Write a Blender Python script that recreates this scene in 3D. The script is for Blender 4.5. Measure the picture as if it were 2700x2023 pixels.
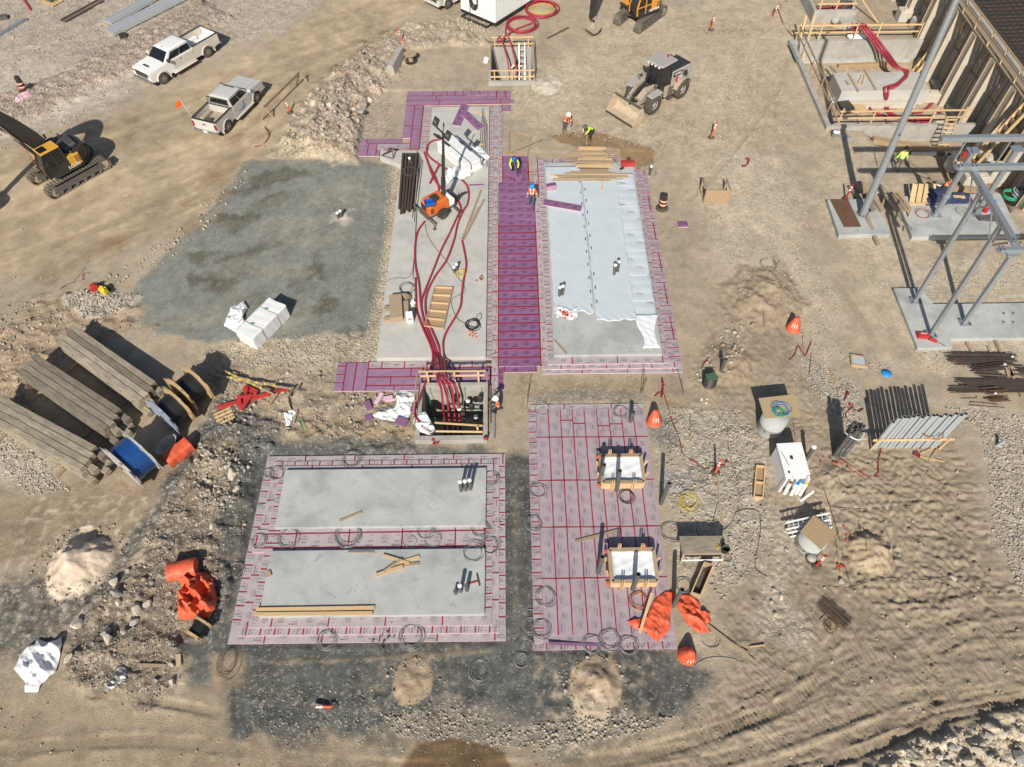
import bpy, bmesh, math, random
import numpy as np
from mathutils import Vector, Matrix
random.seed(7); rng = np.random.default_rng(7)
sc = bpy.context.scene
for o in list(bpy.data.objects): bpy.data.objects.remove(o)
COL = sc.collection
R = math.radians
# ---------------------------------------------------------------- camera
CH = 30.8; FPX = 1871.0; DEP = math.atan(2651/FPX); ROLL = 0.0115
_s, _c = math.sin(DEP), math.cos(DEP)
FW = Vector((0, _c, -_s)); U0 = Vector((0, _s, _c)); R0 = Vector((1, 0, 0))
RT = R0*math.cos(ROLL) - U0*math.sin(ROLL); UP = U0*math.cos(ROLL) + R0*math.sin(ROLL)
cd = bpy.data.cameras.new('camera'); cam = bpy.data.objects.new('camera', cd); COL.objects.link(cam)
cam.matrix_world = Matrix(((RT.x, UP.x, -FW.x, 0), (RT.y, UP.y, -FW.y, 0), (RT.z, UP.z, -FW.z, CH), (0, 0, 0, 1)))
cd.sensor_width = 36; cd.lens = 36*FPX/2700; cd.clip_end = 5000; cd.clip_start = 0.5
sc.camera = cam
# ---------------------------------------------------------------- light
SUN_EL = R(38.5); SUN_AZ = R(9.3)          # shadows run 9.3 deg east of +Y
w = bpy.data.worlds.new('World'); sc.world = w; w.use_nodes = True
nt = w.node_tree; bg = nt.nodes['Background']
sky = nt.nodes.new('ShaderNodeTexSky'); sky.sky_type = 'NISHITA'; sky.sun_disc = False
sky.sun_elevation = SUN_EL; sky.sun_rotation = math.pi + SUN_AZ; sky.dust_density = 1.5
nt.links.new(sky.outputs[0], bg.inputs[0]); bg.inputs[1].default_value = 0.072
sd = bpy.data.lights.new('sun', 'SUN'); sd.energy = 4.9; sd.angle = R(0.53); sd.color = (1.0, 0.93, 0.82)
so = bpy.data.objects.new('sun', sd); COL.objects.link(so)
sdir = Vector((math.sin(SUN_AZ)*math.cos(SUN_EL), math.cos(SUN_AZ)*math.cos(SUN_EL), -math.sin(SUN_EL)))
so.rotation_euler = sdir.to_track_quat('-Z', 'Y').to_euler(); so.location = (-10, -40, 60)
sc.view_settings.view_transform = 'Standard'; sc.view_settings.look = 'None'
sc.view_settings.exposure = 0.17; sc.view_settings.gamma = 1.0
# ---------------------------------------------------------------- picture -> place
def S(x, y, z=0.0):
    d = FW*FPX + RT*(x-1350) + UP*(1011.5-y)
    t = (z-CH)/d.z
    return Vector((d.x*t, d.y*t, z))
CX = (0, 660, 1320, 1980); CY = (0, 500, 980, 1463)
def K(rc, x, y, z=0.0): return S(CX[rc % 10]+x/2.9583, CY[rc//10]+y/2.9589, z)
def D(x, y, z=0.0): return S(x*1.22061, y*1.22061, z)
# ---------------------------------------------------------------- mesh collector
class MB:
    def __init__(s): s.v = []; s.f = []; s.m = []; s.sm = []; s.M = None
    def add(s, vs, fs, m=0, sm=False):
        b = len(s.v)
        if s.M is not None: vs = [s.M @ Vector(p) for p in vs]
        s.v += [tuple(p) for p in vs]
        for f in fs:
            s.f.append([i+b for i in f]); s.m.append(m); s.sm.append(sm)
        return s
    def box(s, x0, x1, y0, y1, z0, z1, m=0):
        v = [(x0,y0,z0),(x1,y0,z0),(x1,y1,z0),(x0,y1,z0),(x0,y0,z1),(x1,y0,z1),(x1,y1,z1),(x0,y1,z1)]
        return s.add(v, [(3,2,1,0),(4,5,6,7),(0,1,5,4),(1,2,6,5),(2,3,7,6),(3,0,4,7)], m)
    def cb(s, c, d, m=0, rz=0, rx=0, ry=0):
        M = Matrix.Translation(Vector(c)) @ Matrix.Rotation(rz,4,'Z') @ Matrix.Rotation(ry,4,'Y') @ Matrix.Rotation(rx,4,'X')
        a, b, e = d[0]/2, d[1]/2, d[2]/2
        v = [M @ Vector(p) for p in [(-a,-b,-e),(a,-b,-e),(a,b,-e),(-a,b,-e),(-a,-b,e),(a,-b,e),(a,b,e),(-a,b,e)]]
        return s.add(v, [(3,2,1,0),(4,5,6,7),(0,1,5,4),(1,2,6,5),(2,3,7,6),(3,0,4,7)], m)
    def bar(s, p0, p1, w, h, m=0, up=(0,0,1)):
        p0, p1 = Vector(p0), Vector(p1); d = (p1-p0).normalized(); u = Vector(up)
        if abs(d.dot(u)) > .98: u = Vector((0,1,0))
        r = d.cross(u).normalized(); u = r.cross(d).normalized(); r = r*(w/2); u = u*(h/2)
        v = [p0-r-u, p0+r-u, p0+r+u, p0-r+u, p1-r-u, p1+r-u, p1+r+u, p1-r+u]
        return s.add(v, [(0,1,2,3),(7,6,5,4),(1,0,4,5),(2,1,5,6),(3,2,6,7),(0,3,7,4)], m)
    def cyl(s, p0, p1, r0, r1=None, n=14, m=0, caps=True, sm=True, mc=None):
        r1 = r0 if r1 is None else r1
        p0, p1 = Vector(p0), Vector(p1); d = (p1-p0).normalized()
        u = Vector((0,0,1)) if abs(d.z) < .9 else Vector((1,0,0))
        a = d.cross(u).normalized(); b = d.cross(a).normalized()
        v = []
        for p, r in ((p0,r0),(p1,r1)):
            for i in range(n):
                t = 2*math.pi*i/n; v.append(p+a*(r*math.cos(t))+b*(r*math.sin(t)))
        s.add(v, [(i,(i+1)%n,n+(i+1)%n,n+i) for i in range(n)], m, sm)
        if caps:
            mc = m if mc is None else mc
            s.add(v[:n], [tuple(reversed(range(n)))], mc); s.add(v[n:], [tuple(range(n))], mc)
        return s
    def pipe(s, p0, p1, r, t=.02, n=14, m=0, mi=None):      # open hollow pipe
        p0, p1 = Vector(p0), Vector(p1); mi = m if mi is None else mi
        d = (p1-p0).normalized(); u = Vector((0,0,1)) if abs(d.z) < .9 else Vector((1,0,0))
        a = d.cross(u).normalized(); b = d.cross(a).normalized(); v = []
        for p, q in ((p0,r),(p1,r),(p1,r-t),(p1-d*min(.5,(p1-p0).length*.9),r-t)):
            for i in range(n):
                k = 2*math.pi*i/n; v.append(p+a*(q*math.cos(k))+b*(q*math.sin(k)))
        s.add(v[:2*n], [(i,(i+1)%n,n+(i+1)%n,n+i) for i in range(n)], m, True)
        s.add(v[n:3*n], [(i,(i+1)%n,n+(i+1)%n,n+i) for i in range(n)], m)
        s.add(v[2*n:], [(i,(i+1)%n,n+(i+1)%n,n+i) for i in range(n)], mi, True)
        s.add(v[3*n:], [tuple(range(n))], mi)
        return s
    def tube(s, pts, r, n=8, m=0, closed=False, caps=True):
        P = [Vector(p) for p in pts]; k = len(P); rs = r if isinstance(r, (list, tuple)) else [r]*k
        v = []; a = None
        for i, p in enumerate(P):
            if closed: d = P[(i+1) % k]-P[i-1]
            else: d = P[min(i+1,k-1)]-P[max(i-1,0)]
            if d.length < 1e-9: d = Vector((1,0,0))
            d.normalize()
            if a is None:
                u = Vector((0,0,1)) if abs(d.z) < .9 else Vector((1,0,0)); a = d.cross(u).normalized()
            else:
                a = (a-d*a.dot(d)); a = a.normalized() if a.length > 1e-6 else d.orthogonal().normalized()
            b = d.cross(a)
            for j in range(n):
                t = 2*math.pi*j/n; v.append(p+a*(rs[i]*math.cos(t))+b*(rs[i]*math.sin(t)))
        f = []
        for i in range(k if closed else k-1):
            i2 = (i+1) % k
            for j in range(n): f.append((i*n+j, i*n+(j+1) % n, i2*n+(j+1) % n, i2*n+j))
        s.add(v, f, m, True)
        if caps and not closed:
            s.add(v[:n], [tuple(reversed(range(n)))], m); s.add(v[-n:], [tuple(range(n))], m)
        return s
    def prism(s, poly, a0, a1, m=0, ax='z', inset=0):
        # poly in the plane normal to ax: z -> (x,y); y -> (x,z); x -> (y,z)
        n = len(poly)
        cxm = sum(p[0] for p in poly)/n; cym = sum(p[1] for p in poly)/n
        def mk(p, a): return (p[0],p[1],a) if ax == 'z' else ((p[0],a,p[1]) if ax == 'y' else (a,p[0],p[1]))
        A = sum(poly[i][0]*poly[(i+1) % n][1]-poly[(i+1) % n][0]*poly[i][1] for i in range(n))
        P = list(poly) if (A > 0) != (ax == 'y') else list(reversed(poly))
        v = [mk(p, a0) for p in P]+[mk(p, a1) for p in P]
        f = [tuple(reversed(range(n))), tuple(range(n, 2*n))]+[(i,(i+1) % n,n+(i+1) % n,n+i) for i in range(n)]
        return s.add(v, f, m)
    def lathe(s, prof, n=20, c=(0,0,0), m=0, sm=True, ax='z', capb=False, capt=False):
        v = []; c = Vector(c)
        for r, z in prof:
            for i in range(n):
                t = 2*math.pi*i/n; x, y = r*math.cos(t), r*math.sin(t)
                v.append(c+(Vector((x,y,z)) if ax == 'z' else (Vector((y,z,x)) if ax == 'y' else Vector((z,x,y)))))
        k = len(prof)
        s.add(v, [(j*n+i, j*n+(i+1) % n, (j+1)*n+(i+1) % n, (j+1)*n+i) for j in range(k-1) for i in range(n)], m, sm)
        if capb: s.add(v[:n], [tuple(reversed(range(n)))], m)
        if capt: s.add(v[-n:], [tuple(range(n))], m)
        return s
    def sph(s, c, r, m=0, n=12, k=8, sc=(1,1,1)):
        prof = [(math.sin(math.pi*j/k)*r, -math.cos(math.pi*j/k)*r) for j in range(k+1)]; v = []
        for a, z in prof:
            for i in range(n):
                t = 2*math.pi*i/n; v.append((c[0]+a*math.cos(t)*sc[0], c[1]+a*math.sin(t)*sc[1], c[2]+z*sc[2]))
        return s.add(v, [(j*n+i, j*n+(i+1) % n, (j+1)*n+(i+1) % n, (j+1)*n+i) for j in range(k) for i in range(n)], m, True)
    def quad(s, a, b, c, d, m=0): return s.add([a,b,c,d], [(0,1,2,3)], m)
    def sheet(s, fn, nu, nv, m=0, sm=True):
        v = [fn(i/nu, j/nv) for j in range(nv+1) for i in range(nu+1)]; q = nu+1
        return s.add(v, [(j*q+i, j*q+i+1, (j+1)*q+i+1, (j+1)*q+i) for j in range(nv) for i in range(nu)], m, sm)
    def mesh(s, name, mats):
        me = bpy.data.meshes.new(name); me.from_pydata(s.v, [], s.f)
        for x in (mats if isinstance(mats, (list, tuple)) else [mats]): me.materials.append(x)
        me.polygons.foreach_set('material_index', s.m); me.polygons.foreach_set('use_smooth', s.sm); me.update()
        return me
    def build(s, name, mats, parent=None, loc=None, rz=0, bev=0, solid=0, **kw):
        return link(name, s.mesh(name, mats), parent, loc, rz, bev, solid, **kw)
def link(name, me, parent=None, loc=None, rz=0, bev=0, solid=0, label=None, cat=None, group=None, kind=None):
    o = bpy.data.objects.new(name, me); COL.objects.link(o)
    if loc is not None: o.location = loc
    if rz: o.rotation_euler = (0, 0, rz)
    if parent: o.parent = parent
    if solid:
        md = o.modifiers.new('thick', 'SOLIDIFY'); md.thickness = solid; md.offset = 0
    if bev:
        md = o.modifiers.new('bevel', 'BEVEL'); md.width = bev; md.segments = 2; md.limit_method = 'ANGLE'; md.angle_limit = R(40)
    tag(o, label, cat, group, kind)
    return o
def tag(o, label=None, cat=None, group=None, kind=None):
    if label: o['label'] = label
    if cat: o['category'] = cat
    if group: o['group'] = group
    if kind: o['kind'] = kind
    return o
def thing(name, label, cat, loc=(0,0,0), rz=0, group=None):
    o = bpy.data.objects.new(name, None); COL.objects.link(o); o.empty_display_size = .3
    o.location = loc; o.rotation_euler = (0, 0, rz)
    return tag(o, label, cat, group)
def copy_tree(o, parent=None):
    c = o.copy(); COL.objects.link(c); c.parent = parent
    for ch in list(o.children): copy_tree(ch, c)
    return c
def smooth(pts, k=6, closed=False):           # Catmull-Rom
    P = [Vector(p) for p in pts]; n = len(P); out = []
    for i in range(n if closed else n-1):
        if closed: a, b, c, d = P[i-1], P[i], P[(i+1) % n], P[(i+2) % n]
        else: a, b, c, d = P[max(i-1,0)], P[i], P[i+1], P[min(i+2,n-1)]
        for j in range(k):
            t = j/k
            out.append(.5*((2*b)+(c-a)*t+(2*a-5*b+4*c-d)*t*t+(3*b-a-3*c+d)*t**3))
    if not closed: out.append(P[-1])
    return out
def text_mesh(name, txt, size, m, parent, M, ext=.004):
    cu = bpy.data.curves.new(name, 'FONT'); cu.body = txt; cu.size = size; cu.extrude = ext; cu.align_x = 'CENTER'; cu.align_y = 'CENTER'
    t = bpy.data.objects.new(name, cu); COL.objects.link(t); bpy.context.view_layer.update()
    me = bpy.data.meshes.new_from_object(t.evaluated_get(bpy.context.evaluated_depsgraph_get()))
    bpy.data.objects.remove(t); me.name = name; me.materials.clear(); me.materials.append(m)
    o = link(name, me, parent); o.matrix_local = M
    return o
# ---------------------------------------------------------------- materials
def L(h):
    c = [int(h[i:i+2], 16)/255 for i in (0, 2, 4)]
    return tuple(x/12.92 if x <= .04045 else ((x+.055)/1.055)**2.4 for x in c)
MATS = {}
def mat(name, col, rough=.7, metal=0, var=.15, sc_=3.0, bump=0, bs=40, dust=0, dcol=(.36,.28,.19), coat=0, stretch=None, rnd=0, stain=0, ss=.8, scol=(.2,.2,.19), ds=1.5, spec=.4):
    m = bpy.data.materials.new(name); m.use_nodes = True; MATS[name] = m
    n = m.node_tree.nodes; l = m.node_tree.links; b = n['Principled BSDF']
    b.inputs['Roughness'].default_value = rough; b.inputs['Metallic'].default_value = metal
    b.inputs['Specular IOR Level'].default_value = spec
    if coat: b.inputs['Coat Weight'].default_value = coat; b.inputs['Coat Roughness'].default_value = .15
    tc = n.new('ShaderNodeTexCoord'); mp = n.new('ShaderNodeMapping'); l.new(tc.outputs['Object'], mp.inputs[0])
    if stretch: mp.inputs['Scale'].default_value = stretch
    nz = n.new('ShaderNodeTexNoise'); nz.inputs['Scale'].default_value = sc_; nz.inputs['Detail'].default_value = 6; nz.inputs['Roughness'].default_value = .65
    l.new(mp.outputs[0], nz.inputs[0])
    mr = n.new('ShaderNodeMapRange'); mr.inputs[1].default_value = .25; mr.inputs[2].default_value = .75
    mr.inputs[3].default_value = 1-var; mr.inputs[4].default_value = 1+var; l.new(nz.outputs[0], mr.inputs[0])
    val = mr.outputs[0]
    if rnd:
        oi = n.new('ShaderNodeObjectInfo'); m2 = n.new('ShaderNodeMapRange'); m2.inputs[3].default_value = 1-rnd; m2.inputs[4].default_value = 1+rnd
        l.new(oi.outputs['Random'], m2.inputs[0]); mu = n.new('ShaderNodeMath'); mu.operation = 'MULTIPLY'
        l.new(val, mu.inputs[0]); l.new(m2.outputs[0], mu.inputs[1]); val = mu.outputs[0]
    vm = n.new('ShaderNodeVectorMath'); vm.operation = 'SCALE'; vm.inputs[0].default_value = col; l.new(val, vm.inputs['Scale'])
    out = vm.outputs[0]
    if dust:
        nd = n.new('ShaderNodeTexNoise'); nd.inputs['Scale'].default_value = ds; nd.inputs['Detail'].default_value = 8; nd.inputs['Roughness'].default_value = .7
        l.new(tc.outputs['Object'], nd.inputs[0])
        md = n.new('ShaderNodeMapRange'); md.inputs[1].default_value = .35; md.inputs[2].default_value = .7; md.inputs[3].default_value = dust*.25; md.inputs[4].default_value = min(1, dust)
        l.new(nd.outputs[0], md.inputs[0])
        mx = n.new('ShaderNodeMix'); mx.data_type = 'RGBA'; l.new(md.outputs[0], mx.inputs[0]); l.new(out, mx.inputs[6]); mx.inputs[7].default_value = (*dcol, 1)
        out = mx.outputs[2]
        mrr = n.new('ShaderNodeMapRange'); mrr.inputs[3].default_value = rough; mrr.inputs[4].default_value = .9
        l.new(md.outputs[0], mrr.inputs[0]); l.new(mrr.outputs[0], b.inputs['Roughness'])
    for k in range(2 if stain else 0):
        ns = n.new('ShaderNodeTexNoise'); ns.inputs['Scale'].default_value = ss*(1, 3.7)[k]; ns.inputs['Detail'].default_value = 9; ns.inputs['Roughness'].default_value = .62; ns.inputs['Distortion'].default_value = (.6, 1.6)[k]
        l.new(tc.outputs['Object'], ns.inputs[0]); rs = n.new('ShaderNodeMapRange'); rs.inputs[1].default_value = (.48, .60)[k]; rs.inputs[2].default_value = (.70, .68)[k]; rs.inputs[4].default_value = stain*(1, .8)[k]
        l.new(ns.outputs[0], rs.inputs[0]); mx = n.new('ShaderNodeMix'); mx.data_type = 'RGBA'; l.new(rs.outputs[0], mx.inputs[0]); l.new(out, mx.inputs[6]); mx.inputs[7].default_value = (*scol, 1); out = mx.outputs[2]
    l.new(out, b.inputs['Base Color'])
    if bump:
        n2 = n.new('ShaderNodeTexNoise'); n2.inputs['Scale'].default_value = bs; n2.inputs['Detail'].default_value = 4; l.new(mp.outputs[0], n2.inputs[0])
        bp = n.new('ShaderNodeBump'); bp.inputs['Strength'].default_value = bump; bp.inputs['Distance'].default_value = .03
        l.new(n2.outputs[0], bp.inputs['Height']); l.new(bp.outputs[0], b.inputs['Normal'])
    return m
DU = (.40, .31, .21)
concrete = mat('concrete', (.37,.39,.385), .85, var=.16, sc_=.9, bump=.15, bs=25, dust=.6, dcol=(.47,.465,.44), ds=.45, stain=.75, ss=.5, scol=(.235,.25,.25))
concrete_b = mat('concrete_pale', (.475,.475,.45), .88, var=.14, sc_=1.2, bump=.15, bs=25, dust=.5, dcol=(.43,.40,.35), ds=.5, stain=.6, ss=.6, scol=(.30,.295,.275))
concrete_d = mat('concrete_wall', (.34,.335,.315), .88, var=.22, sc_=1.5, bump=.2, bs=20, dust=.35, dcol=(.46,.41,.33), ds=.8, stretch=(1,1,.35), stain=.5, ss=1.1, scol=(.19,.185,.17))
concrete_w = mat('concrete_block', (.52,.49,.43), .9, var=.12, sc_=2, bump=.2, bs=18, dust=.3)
foam_p = mat('foam_purple', (.205,.082,.198), .7, var=.10, sc_=2, dust=.25, dcol=(.30,.22,.27), rnd=.09, ds=3)
foam_m = mat('foam_purple_dusty', (.255,.125,.24), .8, var=.14, sc_=2, dust=.4, dcol=(.34,.27,.31), rnd=.10, ds=2.5, stain=.25, ss=1.4, scol=(.2,.16,.18))
foam_d = mat('foam_dusty', (.40,.31,.36), .85, var=.2, sc_=2.5, dust=1., dcol=(.385,.365,.35), rnd=.08, ds=2.2, stain=.45, ss=1.6, scol=(.25,.24,.225))
foam_f = mat('foam_field', (.305,.212,.275), .85, var=.2, sc_=2.2, dust=.9, dcol=(.375,.345,.35), rnd=.06, ds=1.6, stain=.35, ss=1.3, scol=(.28,.26,.25))
foam_e = mat('foam_edge', (.66,.45,.53), .8, var=.05)
ink = mat('foam_print', (.035,.022,.035), .8, var=.2, dust=.25, dcol=(.2,.16,.18))
ink_f = mat('foam_print_faded', (.13,.10,.12), .85, var=.3, dust=.6, dcol=(.33,.29,.31), ds=5)
tape = mat('red_tape', (.25,.006,.02), .4, var=.25, sc_=5, dust=.10, dcol=(.4,.28,.28), ds=4)
hose_m = mat('red_hose', (.30,.016,.042), .38, var=.2, sc_=2, dust=.2, dcol=(.34,.15,.15), bump=.15, bs=90)
wood_n = mat('wood_new', (.60,.42,.22), .75, var=.2, sc_=4, stretch=(1,6,6), bump=.1, rnd=.12, dust=.2)
wood_o = mat('wood_old', (.33,.25,.17), .85, var=.3, sc_=5, stretch=(1,7,7), bump=.25, rnd=.18, dust=.3)
wood_g = mat('wood_grey', (.32,.275,.205), .9, var=.55, sc_=2.0, stretch=(.8,5,5), bump=.6, bs=22, rnd=.38, dust=.55, dcol=(.13,.115,.095), ds=1.4)
ply = mat('plywood', (.36,.25,.14), .8, var=.3, sc_=5, stretch=(1,5,5), bump=.15, dust=.3, ds=2)
osb = mat('strand_board', (.40,.30,.17), .85, var=.5, sc_=22, stretch=(1,2.2,1), bump=.15, dust=.3, ds=2)
galv = mat('galvanised_steel', (.36,.40,.44), .42, .55, var=.18, sc_=7, dust=.12)
steel = mat('dark_steel', (.10,.085,.075), .6, .5, var=.35, sc_=8, dust=.25, dcol=(.22,.13,.08))
rust = mat('rusty_steel', (.12,.055,.03), .85, .2, var=.5, sc_=9, dust=.2)
rubber = mat('tyre_rubber', (.035,.033,.032), .9, var=.2, dust=.45, dcol=(.22,.18,.13), ds=4)
track_m = mat('track_steel', (.13,.12,.105), .65, .4, var=.3, sc_=9, dust=.65, dcol=(.27,.23,.175), ds=5)
blackp = mat('black_plastic', (.022,.022,.024), .5, var=.2, dust=.10)
charc = mat('charcoal_paint', (.026,.027,.029), .34, var=.12, dust=.05)
dkgrey = mat('dark_grey_paint', (.07,.072,.075), .45, var=.12, dust=.2)
white = mat('white_paint', (.78,.79,.79), .3, var=.03, coat=.6, dust=.14, dcol=(.52,.45,.35), ds=1.1)
silver = mat('silver_paint', (.60,.60,.58), .3, .15, var=.05, coat=.6, dust=.35, dcol=(.50,.44,.35), ds=1.2)
dusty_side = mat('dusty_white_paint', (.62,.59,.53), .5, var=.08, dust=.6, dcol=(.50,.43,.33), ds=1.3)
glass = mat('dark_glass', (.012,.014,.016), .06, var=.1, spec=.6)
chrome = mat('chrome', (.55,.55,.55), .25, .9, var=.1, dust=.25)
yellow = mat('yellow_paint', (.62,.32,.020), .38, var=.06, coat=.3, dust=.2)
amber = mat('amber_paint', (.62,.26,.03), .4, var=.06, dust=.2)
lgrey = mat('loader_grey', (.33,.33,.335), .45, var=.06, dust=.45, dcol=(.42,.34,.25), ds=1.2)
dusty = mat('dusty_steel', (.33,.285,.225), .8, var=.15, sc_=3, dust=.5, dcol=(.42,.35,.26))
orange = mat('orange_paint', (.62,.135,.018), .4, var=.05, coat=.3, dust=.12)
redp = mat('red_paint', (.42,.016,.022), .45, var=.12, dust=.15)
yellowp = mat('yellow_plastic', (.66,.52,.03), .5, var=.1)
bluep = mat('blue_plastic', (.015,.09,.40), .35, var=.15)
bluel = mat('bright_blue_plastic', (.02,.26,.62), .45, var=.08)
greenp = mat('green_plastic', (.03,.10,.06), .5, var=.15, dust=.2)
greenw = mat('green_wire', (.03,.32,.17), .5, var=.1)
whitep = mat('white_plastic', (.80,.80,.79), .45, var=.04)
pinkp = mat('pink_fabric', (.62,.36,.40), .8, var=.1)
wrap = mat('white_wrap', (.74,.76,.77), .35, var=.08, sc_=3, bump=.2, bs=14, spec=.5, dust=.12)
tarp_b = mat('pale_blue_sheet', (.50,.565,.61), .42, var=.06, sc_=1.2, bump=.25, bs=5, dust=.12, dcol=(.5,.48,.44), ds=1.2)
sheetw = mat('foil_sheet', (.70,.73,.76), .5, 0, var=.05, bump=.35, bs=5)
tarp_o = mat('orange_tarp', (.66,.10,.04), .5, var=.25, sc_=6, bump=.2, bs=25, dust=.12)
pvc_g = mat('grey_conduit', (.36,.40,.43), .45, var=.06, dust=.15)
pvc_k = mat('dark_conduit', (.075,.082,.088), .55, var=.12, dust=.15)
wire_m = mat('grey_wire', (.34,.34,.33), .45, .5, var=.2)
wire_k = mat('black_wire', (.03,.03,.03), .6, var=.2)
copper = mat('copper_wire', (.45,.17,.09), .45, .4, var=.2)
redrib = mat('red_ribbon', (.22,.012,.014), .6, var=.25)
yrope = mat('yellow_rope', (.62,.50,.05), .8, var=.15)
lime = mat('lime_cloth', (.46,.78,.035), .8, var=.12, sc_=9, bump=.3)
hivis = mat('orange_cloth', (.80,.115,.012), .8, var=.12, sc_=9, bump=.3)
retro = mat('reflective_band', (.72,.72,.62), .5, var=.05)
denim = mat('denim', (.05,.085,.15), .9, var=.25, sc_=9)
cloth = mat('dark_cloth', (.028,.029,.031), .9, var=.3, sc_=9)
greyc = mat('grey_cloth', (.10,.105,.10), .9, var=.3, sc_=9)
skinm = mat('skin', (.42,.24,.16), .6, var=.05)
boot = mat('boot_leather', (.06,.045,.03), .8, var=.2)
rock_a = mat('rock_pale', (.46,.41,.33), .92, var=.3, sc_=6, bump=.5, bs=14, rnd=.2)
rock_b = mat('rock_grey', (.29,.28,.255), .92, var=.3, sc_=6, bump=.5, bs=14, rnd=.2)
rock_c = mat('rock_brown', (.33,.255,.185), .92, var=.3, sc_=6, bump=.5, bs=14, rnd=.2)
redlens = mat('red_lens', (.30,.005,.008), .2, var=.05)
# ================================================================ ground
def seq(*parts):
    out = []
    for a, b, st in parts: out += list(np.arange(a, b-1e-6, st))
    return out
XS = np.array([-1500,-400,-150,-80,-58]+seq((-48,-21,.13),(-21,21,.065),(21,48,.13))+[48,58,80,150,400,1500.])
YS = np.array([-1500,-300,-60,-15,-4,0]+seq((2,20,.06),(20,64.5,.105))+[64.5,67,72,85,130,350,1500.])
GX, GY = np.meshgrid(XS, YS); NR, NC = GX.shape
_ang = {}
def pnoise(x, y, seed):
    if seed not in _ang:
        a = rng.random((256, 256))*2*np.pi; _ang[seed] = (np.cos(a).astype(np.float32), np.sin(a).astype(np.float32))
    gx, gy = _ang[seed]
    xi = np.floor(x); yi = np.floor(y); fx = (x-xi).astype(np.float32); fy = (y-yi).astype(np.float32)
    i0 = xi.astype(np.int32) & 255; j0 = yi.astype(np.int32) & 255; i1 = (i0+1) & 255; j1 = (j0+1) & 255
    u = fx*fx*fx*(fx*(fx*6-15)+10); v = fy*fy*fy*(fy*(fy*6-15)+10)
    a = gx[j0,i0]*fx+gy[j0,i0]*fy; b = gx[j0,i1]*(fx-1)+gy[j0,i1]*fy
    c = gx[j1,i0]*fx+gy[j1,i0]*(fy-1); d = gx[j1,i1]*(fx-1)+gy[j1,i1]*(fy-1)
    return (a*(1-u)+b*u)*(1-v)+(c*(1-u)+d*u)*v
def fbm(x, y, s, o, seed, g=.5):
    t = 0; a = 1; 
    for i in range(o):
        t = t+a*pnoise(x/s+i*17.3, y/s+i*9.1, seed+i); a *= g; s *= .5
    return t
Zg = np.zeros((NR, NC), np.float32)
Cg = np.zeros((NR, NC, 3), np.float32); Cg[:] = (.375,.315,.238)
Pg = np.full((NR, NC), .22, np.float32)           # pebble amount
edge_n = fbm(GX, GY, 1.6, 4, 10)                  # ragged borders
big_n = fbm(GX, GY, 6., 4, 20); mid_n = fbm(GX, GY, 1.1, 4, 30); fine_n = fbm(GX, GY, .38, 3, 40)
streak = fbm(GX*.80+GY*.60, (-GX*.60+GY*.80)*7, 6., 4, 50)   # smears along the haul road
Zg += .05*big_n+.018*mid_n+.008*fine_n
Cg *= (1+.16*big_n+.20*mid_n+.14*fine_n)[..., None]
def window(pts, mg):
    xs = [p[0] for p in pts]; ys = [p[1] for p in pts]
    return slice(np.searchsorted(YS, min(ys)-mg), np.searchsorted(YS, max(ys)+mg)), slice(np.searchsorted(XS, min(xs)-mg), np.searchsorted(XS, max(xs)+mg))
def segdist(x, y, a, b):
    dx, dy = b[0]-a[0], b[1]-a[1]; L2 = dx*dx+dy*dy+1e-9
    t = np.clip(((x-a[0])*dx+(y-a[1])*dy)/L2, 0, 1)
    return np.hypot(x-a[0]-t*dx, y-a[1]-t*dy), t*math.sqrt(L2)
def polymask(pts, soft=.5, rag=.5):
    w = window(pts, soft+rag+.3); x, y = GX[w], GY[w]
    d = np.full(x.shape, 1e9); ins = np.zeros(x.shape, bool); n = len(pts)
    for i in range(n):
        a, b = pts[i], pts[(i+1) % n]
        d = np.minimum(d, segdist(x, y, a, b)[0])
        c = ((a[1] > y) != (b[1] > y)); ins ^= c & (x < (b[0]-a[0])*(y-a[1])/((b[1]-a[1]) or 1e-9)+a[0])
    sd_ = np.where(ins, -d, d)+rag*edge_n[w]*1.6
    t = np.clip(.5-sd_/(2*soft), 0, 1)
    return w, t*t*(3-2*t)
def dp(*c): return [tuple(D(c[i], c[i+1]))[:2] for i in range(0, len(c), 2)]
def soil(pts, col=None, soft=.5, rag=.5, k=1., peb=None, dz=0, bump=0, bs=.7, var=.5):
    w, m = polymask(pts, soft, rag); m = m*k
    if col is not None:
        v = (1+var*(.35*big_n[w]+.5*mid_n[w]+.45*fine_n[w]))[..., None]
        Cg[w] = Cg[w]*(1-m[..., None])+np.array(col, np.float32)*v*m[..., None]
    if peb is not None: Pg[w] = Pg[w]*(1-m)+peb*m
    if bump:
        nb = fbm(GX[w], GY[w], bs, 4, 60, .55); Zg[w] += (m*bump*(nb+.25*np.abs(nb))).astype(np.float32)
    if dz: Zg[w] += (dz*m).astype(np.float32)
PALE = (.49,.425,.335); GREY = (.203,.217,.197); DGREY = (.098,.104,.10); ROAD = (.395,.32,.222); WET = (.15,.10,.055)
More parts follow.
